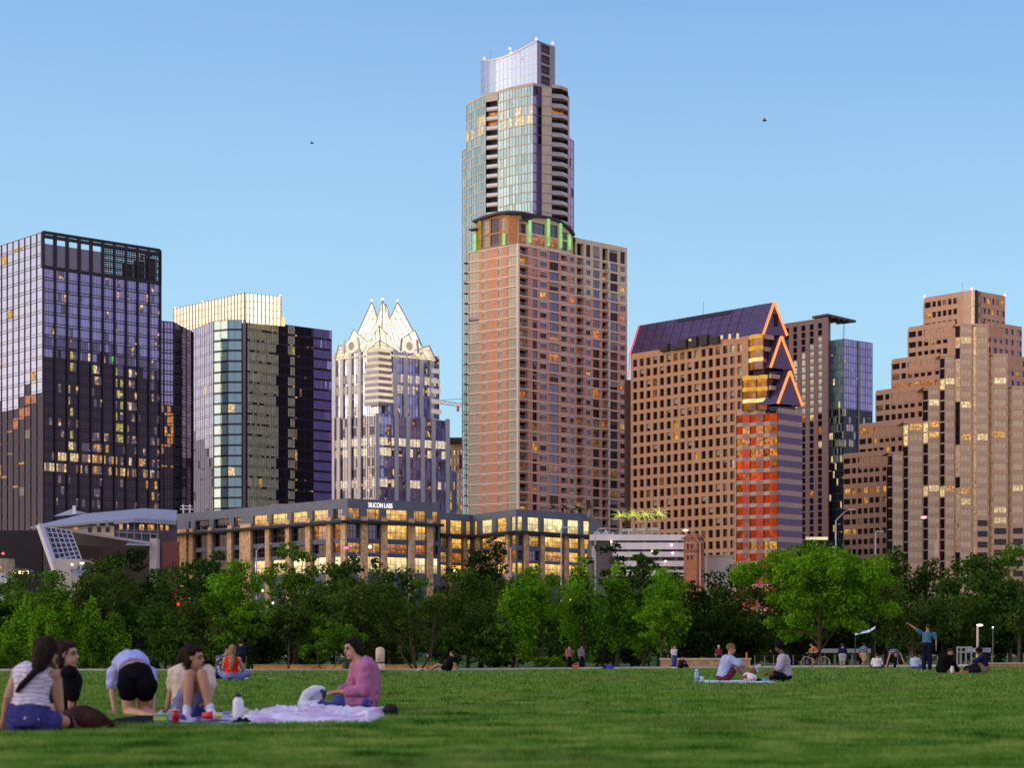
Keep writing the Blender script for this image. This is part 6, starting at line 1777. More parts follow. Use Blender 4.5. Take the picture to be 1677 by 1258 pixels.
    g.build('crown_glass', gl, root); m.build('crown_rims', silver, root)
    A, B = P(879.5, 2.4), P(909, 11); zb = zof(74, d + 9)
    w = MB(); wins = []
    z1 = zof(66, d)
    face(w, A, B, zc0, zb, [(.22, .72)], [(zc0 + 1.6 + i * 4.1, zc0 + 4.9 + i * 4.1) for i in range(4)], .5, wins)
    w.quad(v3(A, zb), v3(B, zb), v3(B, zb + .3), v3(A, z1))
    E = P(905, 30); w.quad(v3(B, zc0), v3(E, zc0), v3(E, zb), v3(B, zb)); w.build('crown_side', mat('crown_grey', (.30, .28, .32), .6, .1, .3), root)
    windows(root, wins, lambda w: mat('louvre_black', (.04, .03, .045), .7), mat('louvre_bar', (.22, .20, .22), .6), (3, 1), .16, name='louvre')
    bk = MB(); L0 = P(788, 26.5); F1, F0 = P(879, 18), P(790, 30)
    bk.quad(v3(L0, zof(97, d + 22) - .1), v3(F1, z1 - .4), v3(F1, z1 - 4), v3(L0, zof(97, d + 22) - 5)); bk.build('crown_back_rim', mat('rim_rose', (.42, .30, .34), .6), root)
    w = MB(); w.prism([P(792, 27), P(812, 17), P(879, 8), P(905, 15), P(902, 30), P(800, 34)], zt - 1, zt + 9); w.build('crown_core', mat('condo_core', (.1, .1, .12), .9), root)
    for px, e, y in ((793, 14, 97), (835, 4, 81), (837, 2, 88), (878, 2, 65), (905, 10, 72)): beacon(root, Vector((*P(px, e), zof(y, d + e) - .2)), (1, .42, .42), 2.6, .5, .7)
    q = MB(); q.tube([v3(P(803, 14), zof(99, d + 14)), v3(P(803, 14), zof(82, d + 14))], .1, 5); q.build('mast', mat('mast_thin', (.3, .3, .35), .6), root)

def build_brick_tower(W_, G):
    d = 640
    C = pl(848, d); R = pl(1027, 675); L = far(767, 413.5, 400, d)
    zt = zof(400, d); zp = zof(369.6, d)
    root = thing('apartment_tower', 'pink brick apartment tower with a curved dark roof and green lit columns', 'tower', (C.x, C.y, 0))
    brick = mat('brick_pink', (.66, .33, .23), .9, .16, .9, .1, bump=.1); cream = mat('brick_cream', (.72, .56, .37), .9, .1, .6, .1); band = mat('band_cream', (.86, .74, .62), .8, .08)
    brickl = mat('brick_orange', (.64, .32, .20), .9, .14, .9, .1)
    fh = 16.93 * d / F; nf = int(zt / fh)
    ux = lambda p: upx(C, R, p); ul = lambda p: upx(L, C, p)
    wall = MB(); wins = []
    edge = 0.0
    cols = [('b', 849.2, 864.6), ('t', 872.4, 879.7), ('s', 884.6, 895), ('t', 900, 914.7), ('d', 919, 928.6), ('s', 933.6, 940), ('b', 944.7, 956), ('s', 960, 967), ('t', 971.4, 982), ('b', 986.5, 995.8), ('t', 998, 1011.5), ('s', 1016, 1023.7)]
    bounds = [848] + [(a[2] + b[1]) / 2 for a, b in zip(cols, cols[1:])] + [1027]
    balc = []
    n = outn(C, R)
    for (ty, p0, p1), q0, q1 in zip(cols, bounds, bounds[1:]):
        A, B = along(C, R, max(0, ux(q0))), along(C, R, min(1, ux(q1)))
        tt = lambda p: (ux(p) - ux(q0)) / (ux(q1) - ux(q0))
        up = q0 > 938
        top = zp if up else zt
        lo, hi = {'b': (.30, 2.85), 't': (.42, 3.05), 's': (.95, 2.55), 'd': (.75, 2.6)}[ty]
        rows = [(zt - (j + 1) * fh + lo, zt - (j + 1) * fh + hi) for j in range(nf)]
        if up: rows.append((zt + .3, zt + 4.4))
        zc = zt - 4 * fh
        dep = {'b': 1.5, 'd': 1.3}.get(ty, .28)
        if up:
            face(wall, A, B, 0, zc, [(tt(p0), tt(p1))], [r for r in rows if r[1] < zc], dep, wins, 0, tagv=ty)
            face(wall, A, B, zc, top, [(tt(p0), tt(p1))], [r for r in rows if r[0] > zc], dep, wins, 1, tagv=ty)
        else:
            face(wall, A, B, 0, top, [(tt(p0), tt(p1))], rows, dep, wins, 0, tagv=ty)
        if ty in 'bd':
            a, b = along(C, R, ux(p0)), along(C, R, ux(p1))
            for r in rows[:nf]:
                def fn(m, a=a, b=b, z=r[0], ty=ty):
                    pr = .75 if ty == 'b' else .1
                    c = along(a, b, .5) + n * (pr / 2 - .4); u = (b - a) / 2
                    m.obox((c.x, c.y, z - .14), (u.x * 1.06, u.y * 1.06, 0), (n.x * (pr / 2 + .4), n.y * (pr / 2 + .4), 0), (0, 0, .13), 0)
                    o = n * pr
                    for k in range(2): m.bar(v3(a + o, z + .45 + k * .55), v3(b + o, z + .45 + k * .55), .07, .10, 1)
                    for k in range(5): p = along(a, b, k / 4) + o; m.bar(v3(p, z), v3(p, z + 1.0), .07, .07, 1, up=(n.x, n.y, 0))
                balc.append((seen_size([v3(a, r[0]), v3(b, r[0]), v3(b, r[0] + 1), v3(a, r[0] + 1)]), fn))
    lw = MB(); lwins = []
    lcols = [('g', 767.6, 784.5), ('s', 790.5, 797), ('s', 815.8, 823), ('g', 831, 847.2)]
    lb = [767, 787.3, 806, 827, 848]
    for (ty, p0, p1), q0, q1 in zip(lcols, lb, lb[1:]):
        A, B = along(L, C, ul(q0)), along(L, C, ul(q1)); tt = lambda p: (ul(p) - ul(q0)) / (ul(q1) - ul(q0))
        lo, hi = (.25, 3.15) if ty == 'g' else (.8, 2.6)
        face(lw, A, B, 0, zt, [(max(.005, tt(p0)), min(.995, tt(p1)))], [(zt - (j + 1) * fh + lo, zt - (j + 1) * fh + hi) for j in range(nf)], .2, lwins, 0, tagv='L' + ty)
    wall.build('brick_wall', [brick, cream], root); lw.build('west_brick_wall', brickl, root)
    many(root, 'balcony', balc, [band, mat('rail_grey', (.30, .26, .30), .6)])
    # floor bands and sills
    bd = MB(); nl = outn(L, C)
    for j in range(nf + 1):
        z = zt - j * fh
        for a, b, nn in ((C, R, n), (L, C, nl)):
            c = along(a, b, .5) + nn * .06; u = (b - a) / 2
            bd.obox((c.x, c.y, z), (u.x, u.y, 0), (nn.x * .08, nn.y * .08, 0), (0, 0, .13))
    bd.build('floor_bands', band, root)
    lt = MB()
    for w in wins + lwins:
        if w['tag'] in ('s', 'd', 'Ls'):
            c0, c1 = w['c'][3], w['c'][2]; o = Vector((w['n'].x, w['n'].y, 0)) * (1.36 if w['tag'] == 'd' else (.34 if w['tag'] == 's' else .26))
            lt.quad(c0 + o + Vector((0, 0, .03)), c1 + o + Vector((0, 0, .03)), c1 + o + Vector((0, 0, .48)), c0 + o + Vector((0, 0, .48)))
    lt.build('lintels', mat('lintel_pale', (.58, .54, .56), .8, .05), root)
    pil = MB()
    for p, w_, z1 in ((1011.9 - 14.9, .5, zt), (848, .8, zt + .2)):
        q = along(C, R, ux(p)) + n * .2; pil.bar(v3(q, 0), v3(q, z1), w_, .5, up=(n.x, n.y, 0))
    pil.build('pilasters', band, root)
    rs = random.Random(21)
    def pk(w):
        r = rs.random(); t = w['tag']
        if t == 'd': return W_['dim'] if r < .05 else W_['dark']
        if t == 'Lg': return W_['beige'] if r < .95 else W_['dim']
        if t == 'Ls': return W_['beige'] if r < .92 else W_['dark']
        if r < .028: return W_['amber']
        if r < .05: return W_['gold']
        if r < .13: return W_['dim']
        return W_['brown'] if r < .33 else (W_['dark'] if t == 'b' and r < .8 else W_['blue'])
    windows(root, wins, pk, mat('sash_grey', (.20, .18, .26), .6), (1, 0), .10, blind=.16)
    windows(root, lwins, pk, mat('sash_tan', (.40, .35, .30), .6), (2, 1), .06, name='west_window')
    Bk = R + (L - C); core(root, [L, C, R, Bk], 0, zt, mat('core_brick', (.22, .12, .10), .9), inset=2.4)
    rf = MB(); A = along(C, R, ux(938)); rf.quad(v3(A, zt), v3(A - n * 20, zt), v3(A - n * 20, zp), v3(A, zp))
    u = (R - C).normalized()
    rf.poly([v3(A, zp), v3(R, zp), v3(R - n * 20, zp), v3(A - n * 20, zp)])
    rf.quad(v3(R, 0), v3(Bk, 0), v3(Bk, zp), v3(R, zp)); rf.build('parapet_roof', cream, root)
    ph = MB(); q0, q1 = along(C, R, ux(941)) - n * 6, along(C, R, ux(990)) - n * 6
    ph.prism([q0, q1, q1 - n * 8, q0 - n * 8], zp, zp + 1.6); q2 = along(C, R, ux(1003)) - n * 6; ph.prism([q1, q2, q2 - n * 8, q1 - n * 8], zp, zp + .8); ph.build('roof_plant', mat('plant_mauve', (.30, .25, .36), .7), root)
    # penthouse under the curved roof
    pent = MB(); pw = []
    nL = nl
    A0, A1 = along(L, C, ul(778)) - nL * .3, along(L, C, ul(832)) - nL * .3
    za, zb = zof(359, 650), zof(347, 642)
    tan = mat('pent_tan', (.48, .22, .10), .9, .12, .8); 
    hw = lambda y, dd: zof(y, dd)
    face(pent, A0, A1, zt, za, [(.20, .40), (.46, .72), (.76, .90)], [(zt + .8, zt + 4.6), (zt + 5.2, za - .6)], .3, pw, 0, tagv='P')
    pent.poly([v3(A0, za), v3(A1, za), v3(A1, zb)])
    A2 = along(L, C, ul(846)) - nL * 2.5
    pent.quad(v3(A1, zt), v3(A2, zt), v3(A2, zb - .3), v3(A1, zb)); 
    B0 = along(C, R, ux(849)) - n * .5; B1 = along(C, R, ux(865)) - n * .2; B2 = along(C, R, ux(934)) - n * .2
    pent.quad(v3(A2, zt), v3(B0, zt), v3(B0, zof(361, 641)), v3(A2, zof(361, 641)))
    o = pent.build('penthouse_wall', tan, root)
    windows(root, pw, lambda w: W_['beige'] if w['i'] != 1 else W_['dark'], mat('sash_grey', (.2, .18, .26), .6), (2, 2), .12, name='penthouse_window')
    # arched front with openings
    ar = MB(); aw = []
    face(ar, B0, B1, zt, zof(362, 642), [(.15, .85)], [(zt + .6, zt + 3.4), (zt + 4.0, zt + 7.2)], .5, aw, 0, tagv='Y')
    arch = [(865, 358), (880, 356), (896, 357.5), (908, 361.5), (918, 367), (927, 374), (934, 381)]
    pts = [v3(B1, zt), v3(B2, zt)]
    def dz(px, y): q = along(B1, B2, upx(B1, B2, px)); return v3(q, zof(y, q.y))
    top = [dz(*a) for a in arch]
    nn = outn(B1, B2)
    cells = [(868.5, 893.5), (899, 914.5), (919.5, 929.5)]
    frw = MB()
    for (c0, c1) in cells:
        pass
    # front wall as strips: piers full height, window strips with two openings each
    xs = [865, 868.5, 893.5, 899, 914.5, 919.5, 929.5, 934]
    def ytop(px):
        for (p, y), (p2, y2) in zip(arch, arch[1:]):
            if p <= px <= p2: return y + (y2 - y) * (px - p) / (p2 - p)
        return arch[-1][1]
    for i, (p, q) in enumerate(zip(xs, xs[1:])):
        a, b = along(B1, B2, upx(B1, B2, p)), along(B1, B2, upx(B1, B2, q))
        ha, hb = zof(ytop(p), a.y), zof(ytop(q), b.y); lo = min(ha, hb)
        if i % 2 == 0: ar.quad(v3(a, zt), v3(b, zt), v3(b, hb), v3(a, ha))
        else:
            h0, h1, h2 = zt + .9, zt + 4.0, zt + 4.7
            face(ar, a, b, zt, lo - .4, [(0.02, .98)], [(h0, h1)] + ([(h2, lo - 1.0)] if lo - 1.0 > h2 + .5 else []), .5, aw, 0, tagv='A%d' % i)
            ar.quad(v3(a, lo - .4), v3(b, lo - .4), v3(b, hb), v3(a, ha))
    ar.build('arched_front', cream, root)
    windows(root, aw, lambda w: (W_['amber'] if w['j'] == 0 and w['tag'] != 'A5' else (W_['blue'] if w['tag'] != 'Y' else W_['dark'])), mat('sash_grey', (.2, .18, .26), .6), (2, 1), .12, name='arch_window')
    # roof ribbon following the arch
    rb = MB(); rm = mat('roof_navy', (.030, .030, .055), .5, .1)
    line = [(777, 361.5), (790, 356), (805, 351), (820, 347.3), (835, 345.5), (850, 346.3), (866, 349.5), (882, 352.5), (898, 355), (912, 359.5), (924, 367), (933, 375), (938.5, 383)]
    def rp(px, y, back):
        if px <= 835: q = along(L, C, ul(px)) + nL * 1.2 - nL * back
        else:
            q = along(C, R, max(0.0, ux(px))) + n * 1.0 - n * back
        z = zof(y, q.y if not back else 646)
        return v3(q, zof(y, (along(L, C, ul(px)) if px <= 835 else along(C, R, max(0, ux(px)))).y))
    for (a, ya), (b, yb) in zip(line, line[1:]):
        p, q, r_, s = rp(a, ya, 0), rp(b, yb, 0), rp(b, yb, 11), rp(a, ya, 11)
        dn = Vector((0, 0, -.75))
        rb.quad(p + dn, q + dn, q, p); rb.quad(p, q, r_, s); rb.quad(s + dn, r_ + dn, q + dn, p + dn); rb.quad(r_ + dn, s + dn, s, r_)
    rb.build('curved_roof', rm, root)
    cn = MB(); p0 = along(L, C, ul(772)) + nL * .4; p1 = along(L, C, ul(783)) + nL * .6
    cn.bar(v3(p0, zof(377, 652)), v3(p1, zof(375, 650)), 2.2, .5); p0 = along(L, C, ul(838)) + nL * .8; cn.bar(v3(along(C, R, ux(850)) + n * .8, zof(361.5, 641)), v3(along(C, R, ux(866)) + n * .8, zof(357.5, 642)), 1.6, .7); cn.build('canopy_slabs', rm, root)
    # green lit columns
    gm = glow('green_light', (.42, 1.0, .30), 1.0, .45, .35); ym = glow('yellow_green', (.62, .50, .06), .7, .5, .35)
    for px, y0, y1, side, m_ in ((779, 383, 411, 'L', gm), (787, 362, 408, 'L', ym), (826.5, 382, 401, 'L', gm), (866.6, 358, 397, 'R', gm), (897, 357, 402, 'R', gm), (917, 364, 405.5, 'R', gm), (931.5, 384, 408.5, 'R', gm)):
        a, b, nn, uu = (L, C, nL, ul) if side == 'L' else (C, R, n, ux)
        q = along(a, b, uu(px)) + nn * .45; t = (b - a).normalized() * (.36 if side == 'R' else .34)
        cb = MB(); z0, z1 = max(zt - .3, zof(y1, q.y)), zof(y0, q.y); cb.obox((q.x, q.y, (z0 + z1) / 2), (t.x, t.y, 0), (nn.x * .3, nn.y * .3, 0), (0, 0, (z1 - z0) / 2)); cb.build('lit_column', m_, root)
    rl = MB()
    for a, b, nn in ((along(L, C, ul(770)), C, nL),):
        for k in range(2): rl.bar(v3(a - nn * -.1, zt + .6 + k * .5), v3(b - nn * -.1, zt + .6 + k * .5), .06, .08)
    rl.build('terrace_rail', mat('rail_pale', (.5, .45, .42), .6), root)
    # little side balconies on the far left edge
    sb = []
    for j in range(nf - 4):
        def fn(m, z=zt - (j + 1) * fh):
            q = L + (C - L).normalized() * -.9 + Vector((0, 1.2)); m.box(q.x - .7, q.x + .7, q.y - 1, q.y + 1, z, z + .22)
        sb.append((100 - j, fn))
    many(root, 'side_balcony', sb, [mat('slab_dark2', (.12, .09, .10), .8)])

def build_gabled_tower(W_, G):
    d = 600
    E = pl(1226, d); L = far(1033, 580, 550, d)
    e1 = (E - L).normalized(); e2 = Vector((-e1.y, e1.x))
    if e2.y < 0: e2 = -e2
    zc = zof(550, d)
    root = thing('office_tower', 'tan stone office tower with purple gabled roof edged in orange light', 'tower', (E.x, E.y, 0))
    stone = mat('stone_tan', (.48, .265, .155), .85, .10, .7, .15); stone2 = mat('stone_rose', (.46, .33, .28), .85, .10, .7, .15)
    purple = glass('roof_purple', (.062, .038, .088), (.52, .42, .68), .08, .22, .3, .2, nv=.3); purple_d = mat('roof_purple_dark', (.03, .02, .04), .7)
    W2 = 10.2
    G1 = E + e1 * 4.4                                   # outer end of the top gable
    # left face: grid of openings; lower floors reach less far to the right
    rs = random.Random(31)
    wall = MB(); wins = []
    fh = 19.0 * d / F
    t1207 = upx(L, E, 1206)
    n = outn(L, E); Lw = (E - L).length
    rows_all = [(zc - 2.0 - k * fh - 2.4, zc - 2.0 - k * fh) for k in range(26)]
    zA, zB = zc - 3 * fh - 1.6, zc - 6 * fh - 1.6
    for z0, z1, pr, nc in ((zA, zc, 1226, 16), (zB, zA, 1216, 16), (0, zB, 1206, 15)):
        t = upx(L, E, pr); B = along(L, E, t)
        cols = []
        pit = (upx(L, E, 1206) - .012) / 15.0
        for i in range(nc):
            a = .020 + i * pit; 
            if (a + pit * .60) / t < .995: cols.append((a / t, (a + pit * .60) / t))
        face(wall, L, B, z0, z1, cols, [r for r in rows_all if r[0] > z0 and r[1] < z1 and r[0] > 3], .55, wins)
    wall.build('stone_wall', stone, root)
    def pk(w):
        r = rs.random()
        top = w['c'][2].z > zc - 5
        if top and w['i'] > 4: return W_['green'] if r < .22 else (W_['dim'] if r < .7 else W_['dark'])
        if r < .018: return W_['gold']
        if r < .05: return W_['dim']
        return W_['brown'] if r < .45 else W_['dark']
    windows(root, wins, pk, mat('sash_brown', (.10, .06, .05), .6), (0, 0), blind=.12)
    # serrated lit bays
    lvl = [(zA, zc, 1226, 1250, 1, 0), (zB, zA, 1216, 1261.5, 2, 1), (0, zB, 1206.5, 1273.5, 3, 2)]
    glb = [glow('bay_gold', (1.0, .56, .08), 1.0, .5, .4), glow('bay_gold_hot', (1.0, .78, .30), 1.35, .35, .4)]  # floodlight on the sill bands put in as their own glow
    for z0, z1, p0, p1, nb, li in lvl:
        A = along(L, E, upx(L, E, p0)); B = Vector(A) + e1 * 0
        B = pl(p1, A.y - 4.0 - (0 if li < 2 else 1.5))
        wb = MB()
        u = (B - A) / nb; nn = outn(A, B)
        nfl = max(1, int(round((z1 - z0) / fh)))
        for j in range(nfl):
            sb = MB(); zz = z1 - j * fh
            for k in range(nb):
                a, b = A + u * k, A + u * (k + 1); m = (a + b) / 2 + nn * 1.1
                for p, q in ((a, m), (m, b)):
                    sb.quad(v3(p, zz - 1.15), v3(q, zz - 1.15), v3(q, zz), v3(p, zz), 0)
                    o = nn * -.35
                    wb.quad(v3(p + o, zz - fh), v3(q + o, zz - fh), v3(q + o, zz - 1.15), v3(p + o, zz - 1.15), (0 if li < 2 else (2 if j in (1, 2, 3) and rs.random() < .6 else (3 if j > 9 and rs.random() < .18 else (5 if rs.random() < .3 else 1)))))
                    sb.quad(v3(p + o, zz - 1.15), v3(q + o, zz - 1.15), v3(q, zz - 1.15), v3(p, zz - 1.15), 0); sb.quad(v3(p, zz), v3(q, zz), v3(q + o, zz), v3(p + o, zz), 0)
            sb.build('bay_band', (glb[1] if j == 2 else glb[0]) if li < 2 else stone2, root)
        for k in range(nb + 1):
            a = A + u * k; wb.bar(v3(a - nn * .15, z0), v3(a - nn * .15, z1), .3, .3, 4, up=(nn.x, nn.y, 0))
        wb.build('bay_windows', [W_['bay'], W_['red'], W_['amber'], W_['gold'], mat('bay_mullion', (.06, .02, .02), .7), W_['red2']], root)
        Z = B + (B - A).normalized() * .3
        core(root, [A, B, B + e2 * 8, A + e2 * 8], z0, z1, mat('core_red', (.05, .03, .03), .9), inset=1.0)
    # east end: banded purple wall under the third gable
    A = pl(1274, d - 7.2); B = pl(1314, d + 1.5)
    bandm = [purple, stone2]
    w = MB(); j = 0; z = zB
    while z > 0:
        w.quad(v3(A, z - 1.5), v3(B, z - 1.5), v3(B, z), v3(A, z), 1); w.quad(v3(A, z - fh), v3(B, z - fh), v3(B, z - 1.5), v3(A, z - 1.5), 0); z -= fh
    Bk = B + Vector((-6, 30)); w.quad(v3(B, 0), v3(Bk, 0), v3(Bk, zB), v3(B, zB), 1)
    w.build('end_wall', bandm, root)
    # gables, each stepping down and forward
    lightm = glow('edge_light', (1.0, .24, .07), 1.9); lightr = glow('edge_light_red', (1.0, .10, .12), 1.0)
    gs = [((1250, 548, d - 3.5), (1289, 550, d + 4.0), (1268, 495, d + .5), 1), ((1262, 602, d - 5), (1301, 607, d + 2.6), (1279.5, 551, d - 1.2), 0), ((1274, 661, d - 7), (1314, 665, d + 1.5), (1293.5, 608, d - 3), 0)]
    top = gs[0]
    rfm = MB()
    rl0, rl1 = at(1048, 533, d + 40), at(*top[2])
    ev0, ev1 = at(1033, 581, L.y), at(*top[0])
    bk = at(*top[1]); bk0 = Vector((bk.x - (ev1.x - ev0.x), bk.y + (ev0.y - ev1.y), bk.z))
    rows = 4
    for k in range(rows):
        for i in range(14):
            f = lambda s, t: ev0.lerp(ev1, s).lerp(rl0.lerp(rl1, s), t)
            a, b = i / 14, (i + 1) / 14; g = .004
            rfm.quad(f(a + .002, k / rows + g), f(b - .002, k / rows + g), f(b - .002, (k + 1) / rows - g), f(a + .002, (k + 1) / rows - g), 0)
    un = (ev1 - ev0).cross(rl0 - ev0).normalized() * .12
    if un.z < 0: un = -un
    rfm.quad(ev0 - un, ev1 - un, rl1 - un, rl0 - un, 1)
    rfm.quad(bk0, bk, rl1, rl0, 1); rfm.poly([ev0, rl0, bk0], 1)
    f = lambda s, t: ev0.lerp(ev1, s).lerp(rl0.lerp(rl1, s), t) + un * 1.4
    rfm.quad(f(.30, .86), f(.70, .86), f(.70, .98), f(.30, .98), 1)
    rfm.build('roof', [purple, purple_d], root)
    for s, h in ((.28, 2.2), (.36, 1.4), (.42, 2.6), (.5, 3.2), (.58, 3.2), (.66, 2.2)): 
        pt_ = MB(); q = ev0.lerp(ev1, s); pt_.obox(q + Vector((-.4, -.9, h / 2 - .8)), (e1.x * 1.7, e1.y * 1.7, 0), (.6, .5, 0), (0, 0, h / 2))
        pt_.build('roof_equipment', mat('equip_dark', (.05, .04, .04), .8), root)
    sh = MB()
    for px, y in ((1130, 561), (1182, 552), (1195, 550), (1208, 549)): p = at(px, y, d + 3); sh.box(p.x - .35, p.x + .35, p.y - .4, p.y + .4, zc - .5, p.z + .5)
    sh.build('floodlights', glow('flood_warm', (1, .7, .4), .9), root)
    for (a, b, c, small) in gs:
        a, b, c = at(*a), at(*b), at(*c)
        gm = MB(); gm.poly([a, b, c]); 
        back = Vector((-5.5, 5.5, 0)); gm.quad(a + back, a, c, c + back); gm.quad(b, b + back, c + back, c)
        o = gm.build('gable', purple, root)
        ed = MB(); dn = (c - a).normalized()
        off = Vector((-.05, -.35, 0))
        for p, q in ((a, c + (c - a) * -.01), (b, c)): ed.bar(p + off, q + off + (c - q) * 0, .62, .5)
        ed.build('edge_light', lightm, o)
        if small: s = MB(); p = a.lerp(b, .52).lerp(c, .42); s.box(p.x - .9, p.x + .9, p.y - .5, p.y - .3, p.z - 1.6, p.z + 2.2); s.build('vent', mat('vent_dark', (.02, .015, .025), .8), o)
    ed = MB(); ed.bar(ev0 + Vector((-.3, -.3, 0)), rl0 + Vector((-.3, -.3, 0)), .34, .34); q = at(1029.5, 618, L.y); ed.bar(ev0 + Vector((-.3, -.3, 0)), q, .34, .34); ed.build('edge_light', lightr, root)
    q = MB(); p = at(1152, 512, d + 22); q.tube([p + Vector((0, 0, -1)), p + Vector((0, 0, 3.4))], .08, 5); q.build('mast', mat('mast_thin', (.3, .3, .35), .6), root)
    # dark terraces behind the lower gables
    dk = MB()
    for z0, z1, p0, p1, e in ((zA - 1, zc - 1, 1249, 1292, -2.0), (zB - 1, zA, 1260, 1303, -3.6)):
        a, b = pl(p0, d + e), pl(p1, d + 6 + e); dk.prism([a, b, b + Vector((-4, 14)), a + Vector((-4, 14))], z0, z1)
    dk.build('terrace_glass', G['ink'], root)
    for z, p0, p1, e in ((zc - fh * .0, 1249, 1266, -3), (zc - fh * 1.05, 1249, 1262, -3), (zc - 2.05 * fh, 1249, 1258, -3), (zA, 1261, 1276, -4.4), (zA - fh, 1261, 1272, -4.4)):
        a, b = pl(p0, d + e), pl(p1, d + e + 2.5); tr = MB(); tr.bar(v3(a, z - .7), v3(b, z - .7), .8, 1.3); tr.build('terrace_band', stone2, root)
    core(root, [L + e2 * .6, E - e1 * 7 + e2 * .6, E - e1 * 7 + e2 * W2, L + e2 * W2], 0, zc - .4, mat('core_brown', (.08, .05, .04), .9), inset=.2)
    q = MB(); q.quad(v3(L, 0), v3(L + e2 * 8, 0), v3(L + e2 * 8, zc), v3(L, zc)); x0 = pl(1024, L.y + 4); q.box(x0.x, L.x + 1, L.y + 3, L.y + 9, 0, zof(620, L.y)); q.build('west_wall', mat('stone_shade', (.10, .05, .04), .9), root)

def build_hotel_tower(W_, G):
    d = 800
    A, B = pl(1283, d + 17), pl(1356, d)
    z = zof(519, d); 
    root = thing('office_tower', 'stone grid tower with a projecting flat roof canopy and a blue glass wing', 'tower', (B.x, B.y, 0))
    wl = MB(); wins = []
    fh = 11.5 * d / F * 1.0
    cols = [(i / 5.4 + .035, i / 5.4 + .125) for i in range(-0, 5)]
    face(wl, A, B, 0, z, cols, [(z - 2.0 - (k + 1) * fh + .6, z - 2.0 - k * fh) for k in range(46)], .5, wins)
    n = outn(A, B); C2 = B + Vector((3, 12)); wl.quad(v3(B, 0), v3(C2, 0), v3(C2, z), v3(B, z), 0)
    wl.build('stone_wall', mat('stone_mauve', (.30, .19, .17), .85, .1, .6), root)
    rs = random.Random(41)
    zhi, zlo = zof(566, d), zof(676, d)
    def pk(w):
        zz = w['c'][2].z; r = rs.random()
        cut = zhi + (4 - w['i']) * -3.0 + 6
        if zz > cut: return W_['dark'] if r > .12 else W_['blue']
        if zz > zlo: return W_['sky']  # painted sky reflection
        return W_['amber'] if r < .05 else (W_['pale'] if r < .08 else (W_['blue'] if r < .6 else W_['dark']))
    windows(root, wins, pk, None)
    core(root, [A, B, C2, A + Vector((3, 12))], 0, z, mat('core_mauve', (.08, .05, .05), .9), inset=.8)
    cp = MB(); p = [at(1330, 521.5, d + 6), at(1355, 517, d), at(1402, 528, d + 8), at(1380, 531, d + 24)]
    up = Vector((0, 0, .9)); cp.quad(*p); cp.quad(*[q + up for q in p])
    for i in range(4): cp.quad(p[i], p[(i + 1) % 4], p[(i + 1) % 4] + up, p[i] + up)
    for t in (.2, .4, .6, .8): cp.bar(p[1].lerp(p[2], t) - up * .3, p[0].lerp(p[3], t) - up * .3, .6, .7)
    cp.build('roof_canopy', mat('canopy_brown', (.12, .075, .075), .7), root)
    # glass wing
    z2 = zof(555, d); a, b, c = far(1355.5, 559, 555, d), pl(1382, d), far(1428.5, 562, 555, d)
    q = MB(); t = at(1382.5, 531, d + 4); q.tube([v3(b + Vector((0, 1)), z2), t], .28, 6); q.build('canopy_post', mat('post_pale', (.5, .5, .55), .5), root)
    zr = zof(664, d)  # below this height the pane colours imitate mirrored trees
    ml = [G['tealp'], G['ink'], W_['pale'], G['olive'], G['teal']]
    def p1(i, k, j, sp):
        zz = z2 - j * 3.2; r = rs.random()
        if zz > zr: return 2 if r < .02 else (0 if r < .8 else 4)
        if zz > zof(750, d): return 3 if r < .45 else (2 if r < .1 + .45 and j % 3 == 0 else (4 if r < .65 else 1))
        return 1 if r < .94 else 2
    curtain(root, a, b, 0, z2, 3, 3, 3.2, p1, ml, mat('wing_mull', (.12, .14, .15), .5), .12, (.12, .1), (.08, .07), (.12, .08), glass_name='wing_curtain_wall', mull_name='wing_mullions')
    mr = [G['b1'], G['ink'], W_['pale'], G['viol'], G['olive']]
    def p2(i, k, j, sp):
        zz = z2 - j * 3.2; r = rs.random()
        if zz > zr: return 2 if r < .018 else (3 if r < .55 else 0)
        if zz > zof(750, d): return 1 if r < .7 else (4 if r < .9 else 0)
        return 1 if r < .95 else 2
    curtain(root, b, c, 0, z2, 4, 3, 3.2, p2, mr, mat('wing_mull_d', (.06, .06, .10), .5), .12, (.12, .1), (.08, .07), (.12, .08), glass_name='wing_side_curtain_wall', mull_name='wing_side_mullions')
    q = MB(); t = upx(b, c, 1405.5); nn = outn(b, c); m = along(b, c, t) + nn * .3; q.bar(v3(m, 0), v3(m, z2 - .2), .7, .5, up=(nn.x, nn.y, 0)); q.build('wing_fin', mat('fin_olive', (.22, .24, .20), .6), root)
    core(root, [a, b, c, c + (a - b) + Vector((0, 20))], 0, z2 - .1, mat('core_blue', (.03, .03, .06), .9))
    lb = MB(); p = pl(1318, 690); lb.box(p.x, pl(1380, 690).x, 690, 700, 0, zof(886, 690)); lb.build('podium', mat('podium_dark', (.03, .03, .04), .8), root)
    lb = MB(); lb.box(pl(1320, 689).x, pl(1356, 689).x, 689.2, 689.8, zof(884.5, 690), zof(880, 690)); lb.build('podium_lights', glow('podium_light', (1, .85, .5), 1.1, .5, .5), root)

